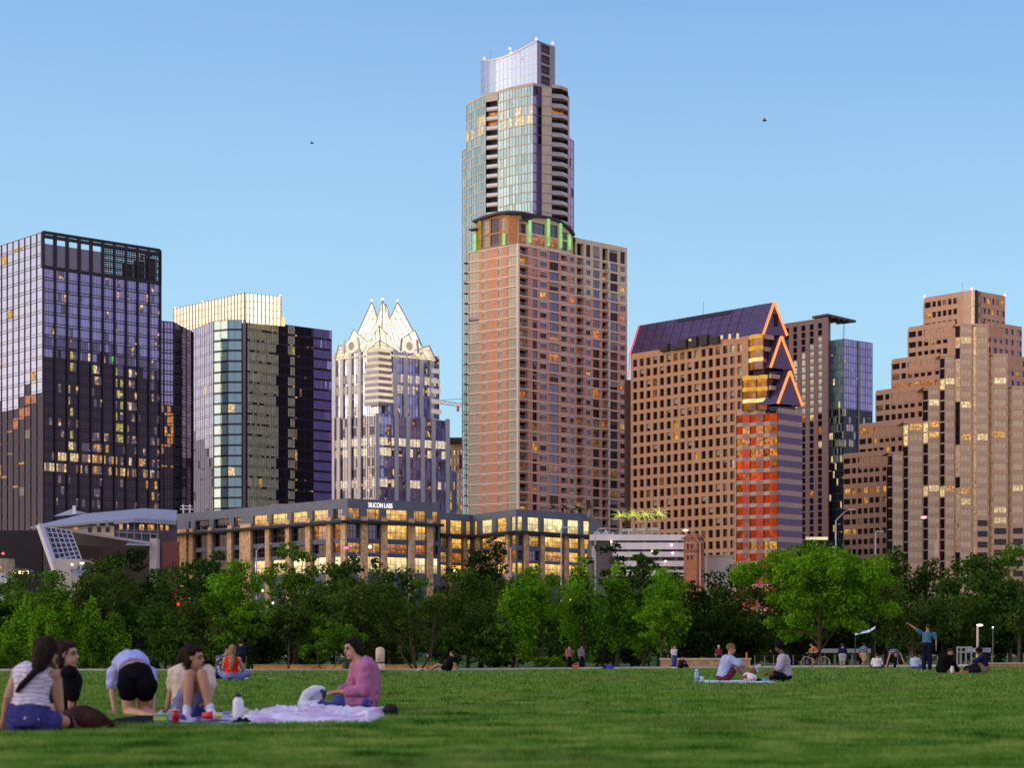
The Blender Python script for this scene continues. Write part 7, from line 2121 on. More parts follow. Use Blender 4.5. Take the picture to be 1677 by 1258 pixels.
def build_stepped_tower(W_, G):
    d = 660
    C = pl(1592, d)
    root = thing('office_tower', 'brown stepped ziggurat tower with pale vertical strips at the right', 'tower', (C.x, C.y, 0))
    st = mat('stone_brown', (.58, .335, .215), .85, .12, .7, .15); sp_ = mat('stone_brown2', (.62, .41, .28), .85, .1, .9, .15)
    L1 = far(1514.5, 487.6, 475, d); R1 = far(1646, 484.8, 475, d)
    ul_ = (L1 - C); ur = (R1 - C)
    eL, eR = ul_.normalized(), ur.normalized()
    rs = random.Random(51)
    fh = 17.6 * d / F
    strip = glass('strip_bright', (.98, .72, .42), (1.0, .82, .60), .25, .08); stripd = W_['dark']  # sunset reflection painted into the strip's base colour
    # (left px, y of left roof corner, bay left px, bay roof y)
    tiers = [(1514.5, 487.6, 1578, 475, 1646), (1488.7, 536, 1565, 530, 1673), (1462, 588.7, 1540, 580, 1700), (1436, 640, 1512.6, 632.6, 1730), (1409, 695, 1480, 690, 1760), (1383.5, 744, 1454.5, 740, 1790)]
    nL = outn(L1, C)
    wall = MB(); wins = []; prev_z = None
    depths = []
    for i, (pxl, yl, pxb, yb, pxr) in enumerate(tiers):
        t = upx(C, L1, pxl); A = C + (L1 - C) * t
        z1 = zof(yl, A.y)
        nz = zof(tiers[i + 1][1], (C + (L1 - C) * upx(C, L1, tiers[i + 1][0])).y) if i < 5 else 0
        B = C + (L1 - C) * upx(C, L1, pxb)
        off = nL * (.15 * i)
        a, b = A + off, B + off
        Lt = (b - a).length
        cols = [(.0, .155)] + [(.195 + k * .135, .195 + k * .135 + .095) for k in range(5)] + ([(.90, .985)] if i > 1 else [])
        rows = [(z1 - 1.75 - k * fh - 1.95, z1 - 1.75 - k * fh) for k in range(30) if z1 - 1.75 - k * fh - 1.95 > max(nz - 3.3, 0)]
        face(wall, a, b, max(0, nz - 6), z1, cols, rows, .45, wins, tagv=i)
        # roof of the step
        bk = Vector((-a.x + b.x, 0))
        wall.poly([v3(a, z1), v3(b, z1), v3(b + Vector((2, 12)), z1), v3(a + Vector((2, 12)), z1)])
        wall.quad(v3(a + Vector((2, 12)), 0), v3(a, 0), v3(a, z1), v3(a + Vector((2, 12)), z1))
        # right flank
        tr = upx(C, R1, pxr); Rr = C + (R1 - C) * tr; rb = C + (R1 - C) * upx(C, R1, {0: 1600, 1: 1612, 2: 1640, 3: 1668, 4: 1695, 5: 1716}[i])
        nr = outn(C, R1); offr = nr * (.15 * i)
        zr = z1 - (0 if i == 0 else .3)
        face(wall, rb + offr, Rr + offr, max(0, nz - 6), zr, [(.06 + k * .155, .06 + k * .155 + .105) for k in range(5)] + [(.86, 1.0)], [r for r in rows], .45, wins, tagv=10 + i)
        core(root, [A + Vector((.7, 1.6)), C + Vector((0, 3.2)), Rr + Vector((-.7, 1.6)), C + Vector((0, 40))], max(0, nz - 4), z1 - .3, mat('core_brown2', (.16, .09, .075), .9), inset=0.0)
        wall.poly([v3(rb, zr), v3(Rr, zr), v3(Rr + Vector((-2, 12)), zr), v3(rb + Vector((-2, 12)), zr)])
    # bays: pale panels with window bands, a strip of glass at each left return
    bays = [(1454.5, 1480, 740, 6.0, 0), (1480, 1512.6, 690, 4.2, 0), (1512.6, 1540, 632.6, 2.4, 0), (1540, 1565, 580, .6, 0), (1565, 1592, 530, -1.4, 2), (1592, 1619, 530, -2.2, 1), (1619, 1650, 579, -1.0, 1), (1650, 1677, 632, .8, 1), (1677, 1704, 690, 2.6, 1)]
    zt1 = zof(475, d)
    items = []
    for i, (p0, p1, yt, e, kind) in enumerate(bays):
        dd = d + e
        z1 = zof(yt, dd)
        sw = 7.0
        a0, a1, b1 = pl(p0 - .2, dd + 1.6), pl(p0 + sw, dd), pl(p1 + .3, dd + .2)
        bm = MB(); nb_ = outn(a1, b1)
        z = z1 - .9
        bm.quad(v3(a1, z), v3(b1, z), v3(b1, z1), v3(a1, z1), 0)
        j = 0
        while z > 0:
            lo = max(0, z - fh)
            m = z - fh * .56
            r = rs.random(); lit_row = (abs(m - zof(717, d)) < fh * .5 or abs(m - zof(697, d)) < fh * .5 and i < 4 or abs(m - zof(805, d)) < fh * .5 or abs(m - zof(628, d)) < fh * .4)
            low_dark = m < zof(862, d) and kind == 1
            wm = 2 if (lit_row and r < .45) or r < .025 else (3 if r < .30 and not kind else (6 if low_dark else (3 if r < .12 else 1)))
            if wm == 2 and r < .2: wm = 5
            o = nb_ * -.12
            bm.quad(v3(a1, lo), v3(b1, lo), v3(b1, m), v3(a1, m), 0)
            u = (b1 - a1)
            for s in range(3):
                p, q = a1 + u * (.10 + s * .27) + o, a1 + u * (.10 + s * .27 + .255) + o
                bm.quad(v3(p, m), v3(q, m), v3(q, z), v3(p, z), wm)
            bm.quad(v3(a1, m), v3(a1 + u * .09, m), v3(a1 + u * .09, z), v3(a1, z), 0); bm.quad(v3(a1 + u * .91, m), v3(b1, m), v3(b1, z), v3(a1 + u * .91, z), 0)
            # glass return strip
            sm_ = 4 if kind == 1 else (7 if kind == 0 else (4 if rs.random() < .7 else 7))
            if kind == 0 and lit_row and r < .5: sm_ = 5
            bm.quad(v3(a0, lo), v3(a1, lo), v3(a1, z - fh * .12), v3(a0, z - fh * .12), sm_); bm.quad(v3(a0, z - fh * .12), v3(a1, z - fh * .12), v3(a1, z), v3(a0, z), sm_ if kind else 0)
            z -= fh; j += 1
        bm.quad(v3(b1, 0), v3(b1 + Vector((0, 8)), 0), v3(b1 + Vector((0, 8)), z1), v3(b1, z1), 0)
        bm.poly([v3(a0, z1), v3(a1, z1), v3(b1, z1), v3(b1 + Vector((0, 14)), z1), v3(a0 + Vector((0, 14)), z1)], 0)
        bm.quad(v3(a0, zof(yt + 3, dd)), v3(a1, zof(yt + 3, dd)), v3(a1, z1), v3(a0, z1), 0)
        bm.build('bay', [sp_, glass('bay_pane', (.70, .51, .32), (.80, .66, .62), .05, .10, nv=.12), W_['gold'], glass('bay_pane2', (.74, .56, .36), (.85, .72, .62), .05, .10, nv=.15), strip, W_['pale'], W_['dark'], W_['dark']], root)
    wall.build('stone_wall', st, root)
    q = MB(); q.prism([C + Vector((.1, -.4)), C + Vector((.9, -.2)), C + Vector((.9, 1)), C + Vector((-.4, .8))], 0, zt1 + .1); q.build('corner_strip', strip, root)
    q = MB(); q.prism([C + Vector((1.3, -.2)), C + Vector((2.0, .2)), C + Vector((1.8, 1.2)), C + Vector((.8, 1))], 0, zt1); q.build('corner_slot', W_['dark'], root)
    tp = MB(); a, b = pl(1578, d + 3), C; tp.poly([v3(L1, zt1 + .02), v3(C, zt1 + .02), v3(R1, zt1 + .02), v3(R1 + Vector((-6, 30)), zt1 + .02), v3(L1 + Vector((6, 30)), zt1 + .02)]); tp.build('roof', st, root)
    m0 = along(L1, C, upx(L1, C, 1578)); w2 = MB(); w2.quad(v3(m0, zof(540, d)), v3(C, zof(540, d)), v3(C, zt1), v3(m0, zt1)); c2 = along(C, R1, upx(C, R1, 1606)); w2.quad(v3(C, zof(540, d)), v3(c2, zof(540, d)), v3(c2, zt1), v3(C, zt1)); w2.build('top_wall', sp_, root)
    def pk(w):
        r = rs.random(); t = w['tag']; zz = w['c'][2].z
        if t == 4 and w['j'] >= 1 and zz > zof(702, 680): return W_['gold'] if r < .85 else W_['amber']
        if t == 2 and zz < zof(622, 672) and zz > zof(640, 672): return W_['amber'] if r < .7 else W_['gold']
        if t == 5 and abs(zz - zof(802, 688)) < fh * .5: return W_['gold'] if r < .5 else (W_['amber'] if r < .8 else W_['dim'])
        if r < .03: return W_['gold']
        if r < .08: return W_['dim']
        return W_['purple'] if t >= 10 else W_['dark']
    windows(root, wins, pk, None)
    core(root, [L1 + eL * 30 + Vector((4, 14)), C + Vector((0, 6)), R1 + eR * 26 + Vector((0, 12)), C + Vector((0, 60))], 0, zof(745, d), mat('core_brown', (.08, .05, .04), .9))
    for px, p in ((1514, L1), (1592, C), (1645, R1)): beacon(root, v3(p + Vector((0, .5)), zt1), (1, .4, .5), 2.4, .5, .5)
    q = MB(); p = v3(pl(1576, d + 8), zt1); q.tube([p, p + Vector((0, 0, 4))], .07, 5); q.build('mast', mat('mast_thin', (.3, .3, .35), .6), root)
def build_sign_block(W_, G):
    # four-storey stone and glass office block with lit windows and a roof sign
    d = 430
    C = pl(569, d); L = far(287.8, 842.5, 816.5, d); R = far(719.8, 824, 816.5, d); zt = zof(816.5, d)
    z = lambda y: zof(y, d)
    root = thing('office_block', 'low stone-pier office block with lit windows and a white roof sign', 'building', (C.x, C.y, 0))
    grey = mat('panel_slate', (.13, .15, .19), .6, .12, .4, .3); stone = mat('pier_sandstone', (.66, .42, .23), .9, .4, 1.2, .1, bump=.5); blue = mat('spandrel_blue', (.09, .10, .17), .5, .1, .5, .4); ledge = mat('ledge_dark', (.03, .03, .04), .7)
    G2 = {'gold': litwin('lobby_gold', (1.0, .58, .12), 2.0, .40, .7), 'pale': litwin('lobby_pale', (1.0, .80, .38), 2.4, .45, .6)}
    rs = random.Random(61)
    levels = [(832, 849, 'top'), (858, 881, 'a'), (889, 904.5, 'b'), (911, 936, 'c')]
    def side(P0, P1, segs, pick, name):
        wl = MB(); ws = []
        rows = [(z(b), z(a)) for a, b, _ in levels]
        cols = [(upx(P0, P1, a), upx(P0, P1, b)) for a, b in segs]
        face(wl, P0, P1, 0, zt, cols, rows, .7, ws)
        n = outn(P0, P1)
        wl.build(name, grey, root)
        windows(root, ws, pick, mat('sash_slate', (.07, .07, .10), .6), (3, 1), .10)
    lsegs = [(309, 312), (319.5, 343), (349.5, 375), (382.5, 395), (414, 437), (444.5, 470), (477.5, 503), (511.5, 537), (545.5, 561)]
    def pl_(w):
        j, i = w['j'], w['i']; r = rs.random()
        if j == 3: return (G2['gold'] if r < .7 else G2['pale']) if i > 3 and r < .96 else (W_['dark'] if r < .8 else W_['dim'])
        if j == 0: return (G2['pale'] if r < .7 else W_['amber']) if i > 3 else W_['dark']
        if i > 5 and r < .35: return W_['amber']
        return W_['dim'] if r < .3 and i > 3 else W_['brown']
    rsegs = [(570.5, 590), (601, 623), (633, 668), (678, 698), (708, 718)]
    def pr_(w):
        j, i = w['j'], w['i']; r = rs.random()
        if j == 0: return G2['pale']
        if j == 3: return (G2['gold'] if i == 2 else W_['gold']) if i in (1, 2, 3) else (W_['gold'] if r < .6 else W_['blue'])
        if j == 2: return G2['gold'] if i in (2, 3) else (W_['gold'] if r < .3 else W_['blue'])
        return W_['amber'] if i in (2, 3) and r < .8 else (W_['gold'] if r < .25 else W_['blue'])
    side(L, C, lsegs, pl_, 'west_wall'); side(C, R, rsegs, pr_, 'front_wall')
    # piers and ledge
    for P0, P1, ps in ((L, C, [(288, 308.5), (312.5, 319), (343.2, 349), (375.2, 382), (395.5, 413.5), (437.3, 444), (470.3, 477), (503.3, 511), (537.3, 545), (561.3, 568.6)]), (C, R, [(590.6, 600.5), (623.6, 632.5), (668.6, 677.5), (698.6, 707.5)])):
        n = outn(P0, P1)
        for a, b in ps:
            ta, tb = upx(P0, P1, a), upx(P0, P1, b); m = along(P0, P1, (ta + tb) / 2) + n * .3; u = (P1 - P0) * (tb - ta) / 2
            q = MB(); q.obox((m.x, m.y, z(857) / 2), (u.x, u.y, 0), (n.x * .32, n.y * .32, 0), (0, 0, z(857) / 2)); q.obox((m.x, m.y, z(850)), (u.x * .92, u.y * .92, 0), (n.x * .25, n.y * .25, 0), (0, 0, (z(844.5) - z(853.5)) / 2)); q.build('pier', stone, root)
        q = MB(); c = along(P0, P1, .5) + n * 1.0; u = (P1 - P0) / 2 * 1.01; q.obox((c.x, c.y, z(855)), (u.x, u.y, 0), (n.x * 1.0, n.y * 1.0, 0), (0, 0, .28)); q.build('ledge', ledge, root)
        q = MB()
        for y0, y1 in ((881.2, 888.8), (904.8, 910.8)): c = along(P0, P1, .5) + n * .03; q.obox((c.x, c.y, (z(y0) + z(y1)) / 2), ((P1 - P0).x / 2, (P1 - P0).y / 2, 0), (n.x * .04, n.y * .04, 0), (0, 0, (z(y0) - z(y1)) / 2))
        q.build('spandrels', blue, root)
    Bk = R + (L - C); core(root, [L, C, R, Bk], 0, zt - .3, grey, inset=1.2)
    for px, y in ((448, 829), (559, 822)):
        pp = MB(); q = along(L, C, upx(L, C, px)) + Vector((.8, 2)); pp.box(q.x - 1.6, q.x + 1.6, q.y - 1, q.y + 1, zt - 2, zof(y, q.y) + .4)
        pp.build('roof_equipment', mat('equip_tan', (.4, .3, .26), .8), root)
    an = thing('antenna_frame', 'white antenna frame on the left end of the stone office roof', 'antenna', v3(L + Vector((2.5, 2)), zt))
    q = MB(); b0 = L + Vector((1.6, 1.5))
    for k in (0, 1.6): q.box(b0.x + k - .16, b0.x + k + .16, b0.y - .1, b0.y + .1, zt - .5, zof(826.5, b0.y))
    q.box(b0.x - .8, b0.x + 2.4, b0.y - .12, b0.y - .02, zof(835, b0.y), zof(833.5, b0.y)); q.box(b0.x - .6, b0.x + 2.2, b0.y - .12, b0.y - .02, zof(830, b0.y), zof(828.8, b0.y)); q.build('rails', mat('antenna_white', (.7, .7, .74), .5), an)
    # sign
    n = outn(C, R); u = (R - C).normalized()
    cu = bpy.data.curves.new('sign', 'FONT'); cu.body = 'SILICON LABS'; cu.extrude = .04; cu.align_x = 'LEFT'
    o = bpy.data.objects.new('sign', cu); COL.objects.link(o)
    me = bpy.data.meshes.new_from_object(o.evaluated_get(bpy.context.evaluated_depsgraph_get())); bpy.data.objects.remove(o)
    a, b = along(C, R, upx(C, R, 602.7)), along(C, R, upx(C, R, 642))
    co = np.empty(len(me.vertices) * 3); me.vertices.foreach_get('co', co); co = co.reshape(-1, 3)
    w0 = co[:, 0].max() - co[:, 0].min(); h0 = co[:, 1].max() - co[:, 1].min()
    sx = (b - a).length / w0; sy = (z(821.8) - z(829.6)) / h0
    M = Matrix(((u.x * sx, 0, n.x, a.x + n.x * .12), (u.y * sx, 0, n.y, a.y + n.y * .12), (0, sy, 0, z(829.4)), (0, 0, 0, 1)))
    M = Matrix.Translation(-org(root)) @ M
    me.transform(M); me.materials.clear(); me.materials.append(glow('sign_white', (1, .93, .90), 1.5)); put('sign', me, root)
    # rear wing, set back and turned
    root2 = thing('office_block', 'rear grey office wing with brightly lit tall windows', 'building', (pl(845, 440).x, 440, 0))
    I = pl(773, 455); I0 = pl(716, 446); C2 = pl(845, 437); R2 = far(968, 843, 834, 437); z2 = zof(834, 437)
    zz = lambda y: zof(y, 437)
    lv = [(846, 868.5), (877, 893.5), (901, 917), (922, 940)]
    def side2(P0, P1, segs, pick, nm):
        wl = MB(); ws = []
        face(wl, P0, P1, 0, z2, [(upx(P0, P1, a), upx(P0, P1, b)) for a, b in segs], [(zz(b), zz(a)) for a, b in lv], .6, ws); wl.build(nm, grey, root2)
        windows(root2, ws, pick, mat('sash_bronze', (.16, .11, .06), .6), (3, 1), .10)
        n = outn(P0, P1); q = MB(); c = along(P0, P1, .5) + n * .9; q.obox((c.x, c.y, zz(872)), ((P1 - P0).x / 2, (P1 - P0).y / 2, 0), (n.x * .9, n.y * .9, 0), (0, 0, .25)); q.build('ledge', ledge, root2)
        for (a, b), (c_, e_) in zip(segs, segs[1:]):
            ta, tb = upx(P0, P1, b + .8), upx(P0, P1, c_ - .8); m = along(P0, P1, (ta + tb) / 2) + n * .25; uu = (P1 - P0) * (tb - ta) / 2
            q = MB(); q.obox((m.x, m.y, zz(874) / 2), (uu.x, uu.y, 0), (n.x * .27, n.y * .27, 0), (0, 0, zz(874) / 2)); q.build('pier', stone, root2)
    pk2 = lambda w: G2[rs.choice(['gold', 'gold', 'pale'])] if w['j'] == 3 else rs.choice([G2['gold'], G2['gold'], W_['amber'], W_['gold'], W_['dim']])
    side2(I0, I, [(722, 733), (738, 758), (764, 772)], pk2, 'inner_wall'); side2(I, C2, [(774.5, 781), (787, 805.5), (812, 829), (835.5, 844)], pk2, 'west_wall')
    pk3 = lambda w: G2['pale'] if w['j'] == 3 else (G2['gold'] if w['j'] == 0 or rs.random() < .3 else (W_['gold'] if rs.random() < .35 else W_['blue']))
    side2(C2, R2, [(848, 857), (864.5, 884), (891, 923.5), (930, 949), (955.5, 966.5)], pk3, 'front_wall')
    core(root2, [I0 + Vector((0, 3)), I + Vector((0, 2)), C2 + Vector((0, 2)), R2 + Vector((0, 3)), R2 + Vector((4, 24)), I0 + Vector((4, 30))], 0, z2 - .1, grey, inset=.2)

def palm(label, px, ybase, ytop, d, m, group, n=26, r=1.0, trunk=True):
    b, t = at(px, ybase, d), at(px, ytop, d)
    root = thing('palm_tree', label, 'palm', b, group)
    rs = random.Random(int(px))
    if trunk:
        q = MB(); q.tube([b - Vector((0, 0, .6)), b + Vector((.1, 0, (t.z - b.z) * .5)), t], [.32, .24, .22], 8); q.build('trunk', mat('palm_trunk', (.40, .34, .22), .9, .3, 5, bump=.6), root)
    q = MB()
    for i in range(n):
        a = 2 * PI * i / n + rs.random() * .3; el = rs.uniform(-.15, 1.25); L = r * rs.uniform(2.0, 2.7)
        p = Vector(t); dr = Vector((math.cos(a) * math.cos(el), math.sin(a) * math.cos(el), math.sin(el)))
        for s in range(6):
            p2 = p + dr * L / 6; w = L * .085 * (1 - s / 6.5)
            sd_ = dr.cross(Vector((0, 0, 1))); sd_ = sd_.normalized() if sd_.length > .01 else Vector((1, 0, 0))
            for sg in (-1, 1):
                q.poly([p, p2, p2 + sd_ * sg * w * 1.4 + Vector((0, 0, -w * .9)) + dr * .12]); 
                q.poly([p, (p + p2) / 2, (p + p2) / 2 + sd_ * sg * w * 1.7 + Vector((0, 0, -w)) + dr * .15])
            p = p2; dr = (dr + Vector((0, 0, -.22))).normalized()
    q.build('crown', m, root)

def build_low_right(W_):
    d = 415
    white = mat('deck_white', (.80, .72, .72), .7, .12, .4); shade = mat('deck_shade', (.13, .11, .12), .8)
    root = thing('parking_deck', 'white banded parking deck with palm trees on its roof', 'building', (at(1045, 0, d).x, d, 0))
    xa, xb = at(966, 0, d).x, at(1122, 0, d).x
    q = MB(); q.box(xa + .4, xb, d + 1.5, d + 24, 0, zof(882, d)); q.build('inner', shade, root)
    for i, (y0, y1, x0) in enumerate(((876, 885.5, 966), (889, 900, 1000), (904, 912.5, 1003), (919, 928, 1003), (934, 944, 1003))):
        q = MB(); x = at(x0, 0, d).x
        q.box(x, xb - i * .02, d - .02 * i, d + 1.2, zof(y1, d), zof(y0, d)); q.build('deck_band', white, root)
    q = MB(); 
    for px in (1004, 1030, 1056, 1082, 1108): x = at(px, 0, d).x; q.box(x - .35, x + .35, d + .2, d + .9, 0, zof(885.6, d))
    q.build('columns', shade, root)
    for px, py, c in ((1001, 887.5, (1, .8, .6)), (1068, 903, (1, .75, .62)), (1100, 893, (.9, .55, 1)), (1102, 906, (1, .6, .95)), (1090, 919.5, (1, .85, .65))):
        l = MB(); l.ball(at(px, py, d - .3), .2); l.build('ceiling_light', glow('deck_light_%d' % px, c, 4), root)
    q = MB()
    for y in (871.5, 874.5): q.bar(at(972, y, d + .3), at(1120, y + 2, d + .3), .08, .1)
    for px in range(972, 1121, 6): a = at(px, 877, d + .3); q.bar(a, a + Vector((0, 0, .9)), .08, .08, up=(0, 1, 0))
    q.build('roof_railing', mat('railing_steel', (.34, .34, .38), .5), root)
    # white tent-like roof bits left of the palms
    q = MB()
    for px, w, h in ((978, 9, 869), (992, 8, 867), (1003, 5, 871)): a = at(px, 877, d + 4); q.poly([a + Vector((-w / 8, 0, 0)), a + Vector((w / 8, 0, 0)), at(px, h, d + 5)])
    q.build('roof_tents', mat('tent_grey', (.45, .46, .52), .7), root)
    # pergola
    pg = thing('pergola', 'white open pergola under the lit palms on the deck roof', 'pergola', at(1048, 880, d + 6))
    q = MB()
    za, zb = zof(879, d + 6), zof(867.5, d + 6)
    for i, px in enumerate((1018, 1030, 1043, 1055, 1068, 1080)):
        x = at(px, 0, d + 6).x; q = MB(); q.box(x - .2, x + .2, d + 5.8, d + 6.2, za - .5, zb - .3); q.build('post', mat('pergola_white', (.72, .66, .58), .7), pg)
    q = MB(); q.bar(at(1015, 869, d + 6), at(1082, 866.2, d + 6), .5, .55); q.build('beam', mat('pergola_white', (.72, .66, .58), .7), pg)
    pm = leafmat('palm_lit', (.30, .36, .05), (.66, .66, .20), .3, lit=.75); pd = leafmat('palm_dark', (.03, .055, .02), (.09, .13, .05), .2)  # floodlight on the deck palms put into their leaves as glow
    for k, px in enumerate((1016.5, 1038, 1058, 1080)):
        palm(('leftmost', 'second from the left', 'third from the left', 'rightmost')[k] + ' of the four floodlit palms on the white deck', px, 878, 846 - k * 1.0, d + 5, pm, 'floodlit palms on the parking deck', r=.95)
    for k, px in enumerate((906, 925, 945, 964)):
        palm(('leftmost', 'second from the left', 'third from the left', 'rightmost')[k] + ' of the four dark palms on the rear office roof', px, 843, 833 - (k % 2) * 1.5, 452, pd, 'dark palms on the rear office roof', r=.75)
    # brick tower with a hipped roof
    d = 405; x0, x1 = at(1121, 0, d).x, at(1154, 0, d).x; z1 = zof(881, d)
    root = thing('brick_tower', 'small square brick tower with arched belfry openings', 'tower', ((x0 + x1) / 2, d, 0))
    br = mat('brick_red', (.40, .16, .09), .9, .25, 2, .1, bump=.3)
    q = MB(); w = []
    A, M, B = Vector((x0, d + 1.2)), Vector((x0 + 2.55, d)), Vector((x1, d + 1.6))
    face(q, A, M, 0, z1, [(.24, .44), (.54, .74)], [(zof(899, d), zof(887.5, d)), (zof(917, d), zof(906, d))], .4, w); face(q, M, B, 0, z1, [(.3, .5), (.6, .8)], [(zof(899, d), zof(887.5, d))], .4, w)
    q.prism([A + Vector((.1, .6)), M + Vector((0, .8)), B + Vector((-.1, .6)), B + Vector((-.2, 3)), A + Vector((.2, 3))], 0, z1 - .05)
    q.build('wall', br, root)
    windows(root, w, lambda k: W_['dark'], None, name='belfry_opening')
    ar = MB()
    for k in w:
        c = (k['c'][2] + k['c'][3]) / 2; n3 = Vector((k['n'].x, k['n'].y, 0)); ww = (k['c'][1] - k['c'][0]).length / 2
        ar.lathe(c + n3 * .42, [(ww + .14, -.05), (ww + .14, .06), (ww, .06), (ww, -.05)], 16, axis=n3)
    ar.build('arch_trim', mat('trim_cream', (.5, .42, .32), .8), root)
    q = MB(); ap = v3((A + B) / 2 + Vector((0, 1.6)), zof(869.5, d)); e = [v3(A + Vector((-.4, -.1)), z1), v3(M + Vector((0, -.5)), z1), v3(B + Vector((.4, -.1)), z1), v3(B + Vector((.3, 3.4)), z1), v3(A + Vector((-.3, 3.4)), z1)]
    for a, b in zip(e, e[1:] + e[:1]): q.poly([a, b, ap])
    q.build('roof', mat('tile_red', (.30, .10, .07), .8, .2, 2), root)
    q = MB(); c = [A, M, B]
    for y in (884.5, 901, 903.5): 
        for a, b in ((A, M), (M, B)): n = outn(a, b); q.bar(v3(a + n * .08, zof(y, d)), v3(b + n * .08, zof(y, d)), .2, .16)
    q.build('string_courses', mat('trim_brown', (.25, .12, .08), .8), root)
    q = MB(); a = at(1158, 0, 412).x; b = at(1200, 0, 412).x; q.box(a, b, 412, 425, 0, zof(911, 412)); q.box(a - .1, b + .2, 411.8, 425.2, zof(911, 412) + .003, zof(909.5, 412))
    tag(q.build('annex', mat('annex_cream', (.50, .42, .38), .8)), 'low pale annex right of the brick tower', 'building')

def build_low_left(W_):
    # grey hip-roofed hall with cream and slate walls
    d = 455
    z = lambda y, e=0: zof(y, d + e)
    root = thing('hall', 'wide grey metal-roofed hall with cream and slate walls', 'building', (at(180, 0, d).x, d, 0))
    P = lambda px, py, e=0: at(px, py, d + e)
    rf = mat('roof_zinc', (.30, .31, .38), .5, .08, .4, .4)
    q = MB(); 
    tip, e1_, e2_, e3_ = P(50, 863, 0), P(86, 861, 0), P(187, 852, 0), P(219, 848.8, 0)
    r1, r2, r3 = P(140, 841.5, 10), P(236, 832.8, 14), P(290, 836, 12); e4 = P(289, 853, 4)
    th = Vector((0, 0, -.5))
    q.poly([tip, e1_, e2_, e3_, r2, r1]); q.poly([e3_, e4, r3, r2])
    q.quad(tip + th, e1_ + th, e1_, tip); q.quad(e1_ + th, e2_ + th, e2_, e1_); q.quad(e2_ + th * 2, e3_ + th * 2, e3_, e2_); q.quad(e3_ + th * 2, e4 + th * 2, e4, e3_)
    hp = P(117, 834, 16); q.poly([P(87, 846, 12), P(119, 843.5, 9), hp]); q.poly([P(119, 843.5, 9), P(143, 841, 13), hp])
    q.poly([tip + Vector((0, .1, -.1)), r1 + Vector((0, 1, -.3)), P(140, 852, 24), P(60, 860, 24)])
    q.build('roof', rf, root)
    q = MB(); b0 = P(98, 842.5, 9); q.box(b0.x + 3, b0.x + 3.7, b0.y, b0.y + .7, b0.z, b0.z + 2.0); q.build('vent_stack', mat('vent_white', (.7, .7, .72), .6), root)
    cm = mat('hall_cream', (.62, .50, .38), .85, .1, .6); sl = mat('hall_slate', (.10, .09, .13), .7, .15, .5)
    w = MB(); ws = []
    A, B = pl(84, d + 2), pl(187, d + 2)
    face(w, A, B, 0, z(861.5, 2), [(upx(A, B, p), upx(A, B, p + 7)) for p in (120, 144, 159, 173)], [(z(872.5, 2), z(863.5, 2))], .3, ws); w.build('cream_wall', cm, root)
    w = MB(); B2, C2 = pl(187.5, d + 2.2), pl(290, d + 6)
    face(w, B2, C2, 0, z(850, 6), [(upx(B2, C2, p), upx(B2, C2, p + wd)) for p, wd in ((195, 6), (207.5, 4), (228, 8), (242, 11), (262, 5), (271.5, 5))], [(z(869, 4), z(859.5, 4)), (z(884, 4), z(877, 4))], .3, ws); w.build('slate_wall', sl, root)
    rs = random.Random(71)
    windows(root, ws, lambda k: W_['gold'] if k['j'] == 1 and rs.random() < .8 or (k['j'] == 0 and k['c'][0].x < B.x and rs.random() < .4) else W_['dark'], None)
    q = MB(); q.bar(P(190, 871.5, -1.5), P(260, 875, 1.5), .3, .3)
    for px in (195, 208, 220, 232, 246, 258): a = P(px, 873 + (px - 190) * .05, 0); q.bar(a, Vector((a.x, a.y, a.z - 2.8)), .22, .22, up=(0, 1, 0)); q.bar(a, Vector((a.x, a.y, z(857))), .12, .12, up=(0, 1, 0))
    q.bar(P(190, 867.5, -1.5), P(260, 870, 1.5), .08, .1); q.build('gallery', mat('gallery_grey', (.30, .27, .32), .7), root)
    q = MB(); q.box(P(182, 0).x, P(193, 0).x, d + 1, d + 2, z(857), z(850.5)); q.build('roof_box', mat('box_white', (.66, .62, .58), .7), root)
    q = MB(); q.box(P(262, 0).x, P(289, 0).x, d + 3, d + 4, 0, z(886)); q.build('red_base', mat('base_red', (.22, .07, .06), .8), root)
    # bronze wedge hall with the slanted solar frame
    d = 405
    P = lambda px, py, e=0: at(px, py, d + e)
    root = thing('hall', 'dark bronze hall with a slanted solar panel frame', 'building', (P(150, 0).x, d, 0))
    bz = mat('bronze_dark', (.030, .020, .024), .5, .25, .3, .4)
    q = MB(); a, b = P(70, 866, 6), P(246, 890, 0)
    q.quad(Vector((a.x, a.y + 2, 0)), Vector((b.x, b.y + 2, 0)), b, a); c = P(250, 886, 30); q.quad(Vector((b.x, b.y + 2, 0)), Vector((c.x, c.y, 0)), c, b); q.quad(a, b, c, P(60, 864, 34)); 
    q.build('bronze_wall', bz, root)
    q = MB(); 
    for y0, y1 in ((905, 922),): q.quad(P(120, 915, -.3), P(210, 919, -.5), P(236, 900, -.5), P(128, 893, -.3))
    q.build('lower_soffit', mat('bronze_red', (.05, .022, .022), .6, .3, .4), root)
    q = MB(); q.bar(P(112, 869, .5), P(248, 890.5, -.6), 1.0, .5); q.build('eave', mat('eave_pale', (.32, .28, .30), .5), root)
    q = MB(); q.quad(P(205, 893, -4), P(247, 894.5, -4), P(244, 889, 2), P(212, 887, 2)); q.build('entry_canopy', mat('canopy_grey', (.25, .24, .28), .6), root)
    q = MB(); x0, x1 = P(0, 0, 20).x - 20, P(80, 0, 20).x; q.box(x0, x1, d + 14, d + 30, 0, z(862)); q.build('rear_block', mat('bronze_black', (.018, .013, .017), .6, .2, .3), root)
    q = MB(); q.box(P(246.5, 0).x, P(258.5, 0).x, d - 1, d + 2, 0, zof(882.5, d)); q.build('pylon', mat('pylon_cream', (.46, .40, .40), .8, .1, 1), root)
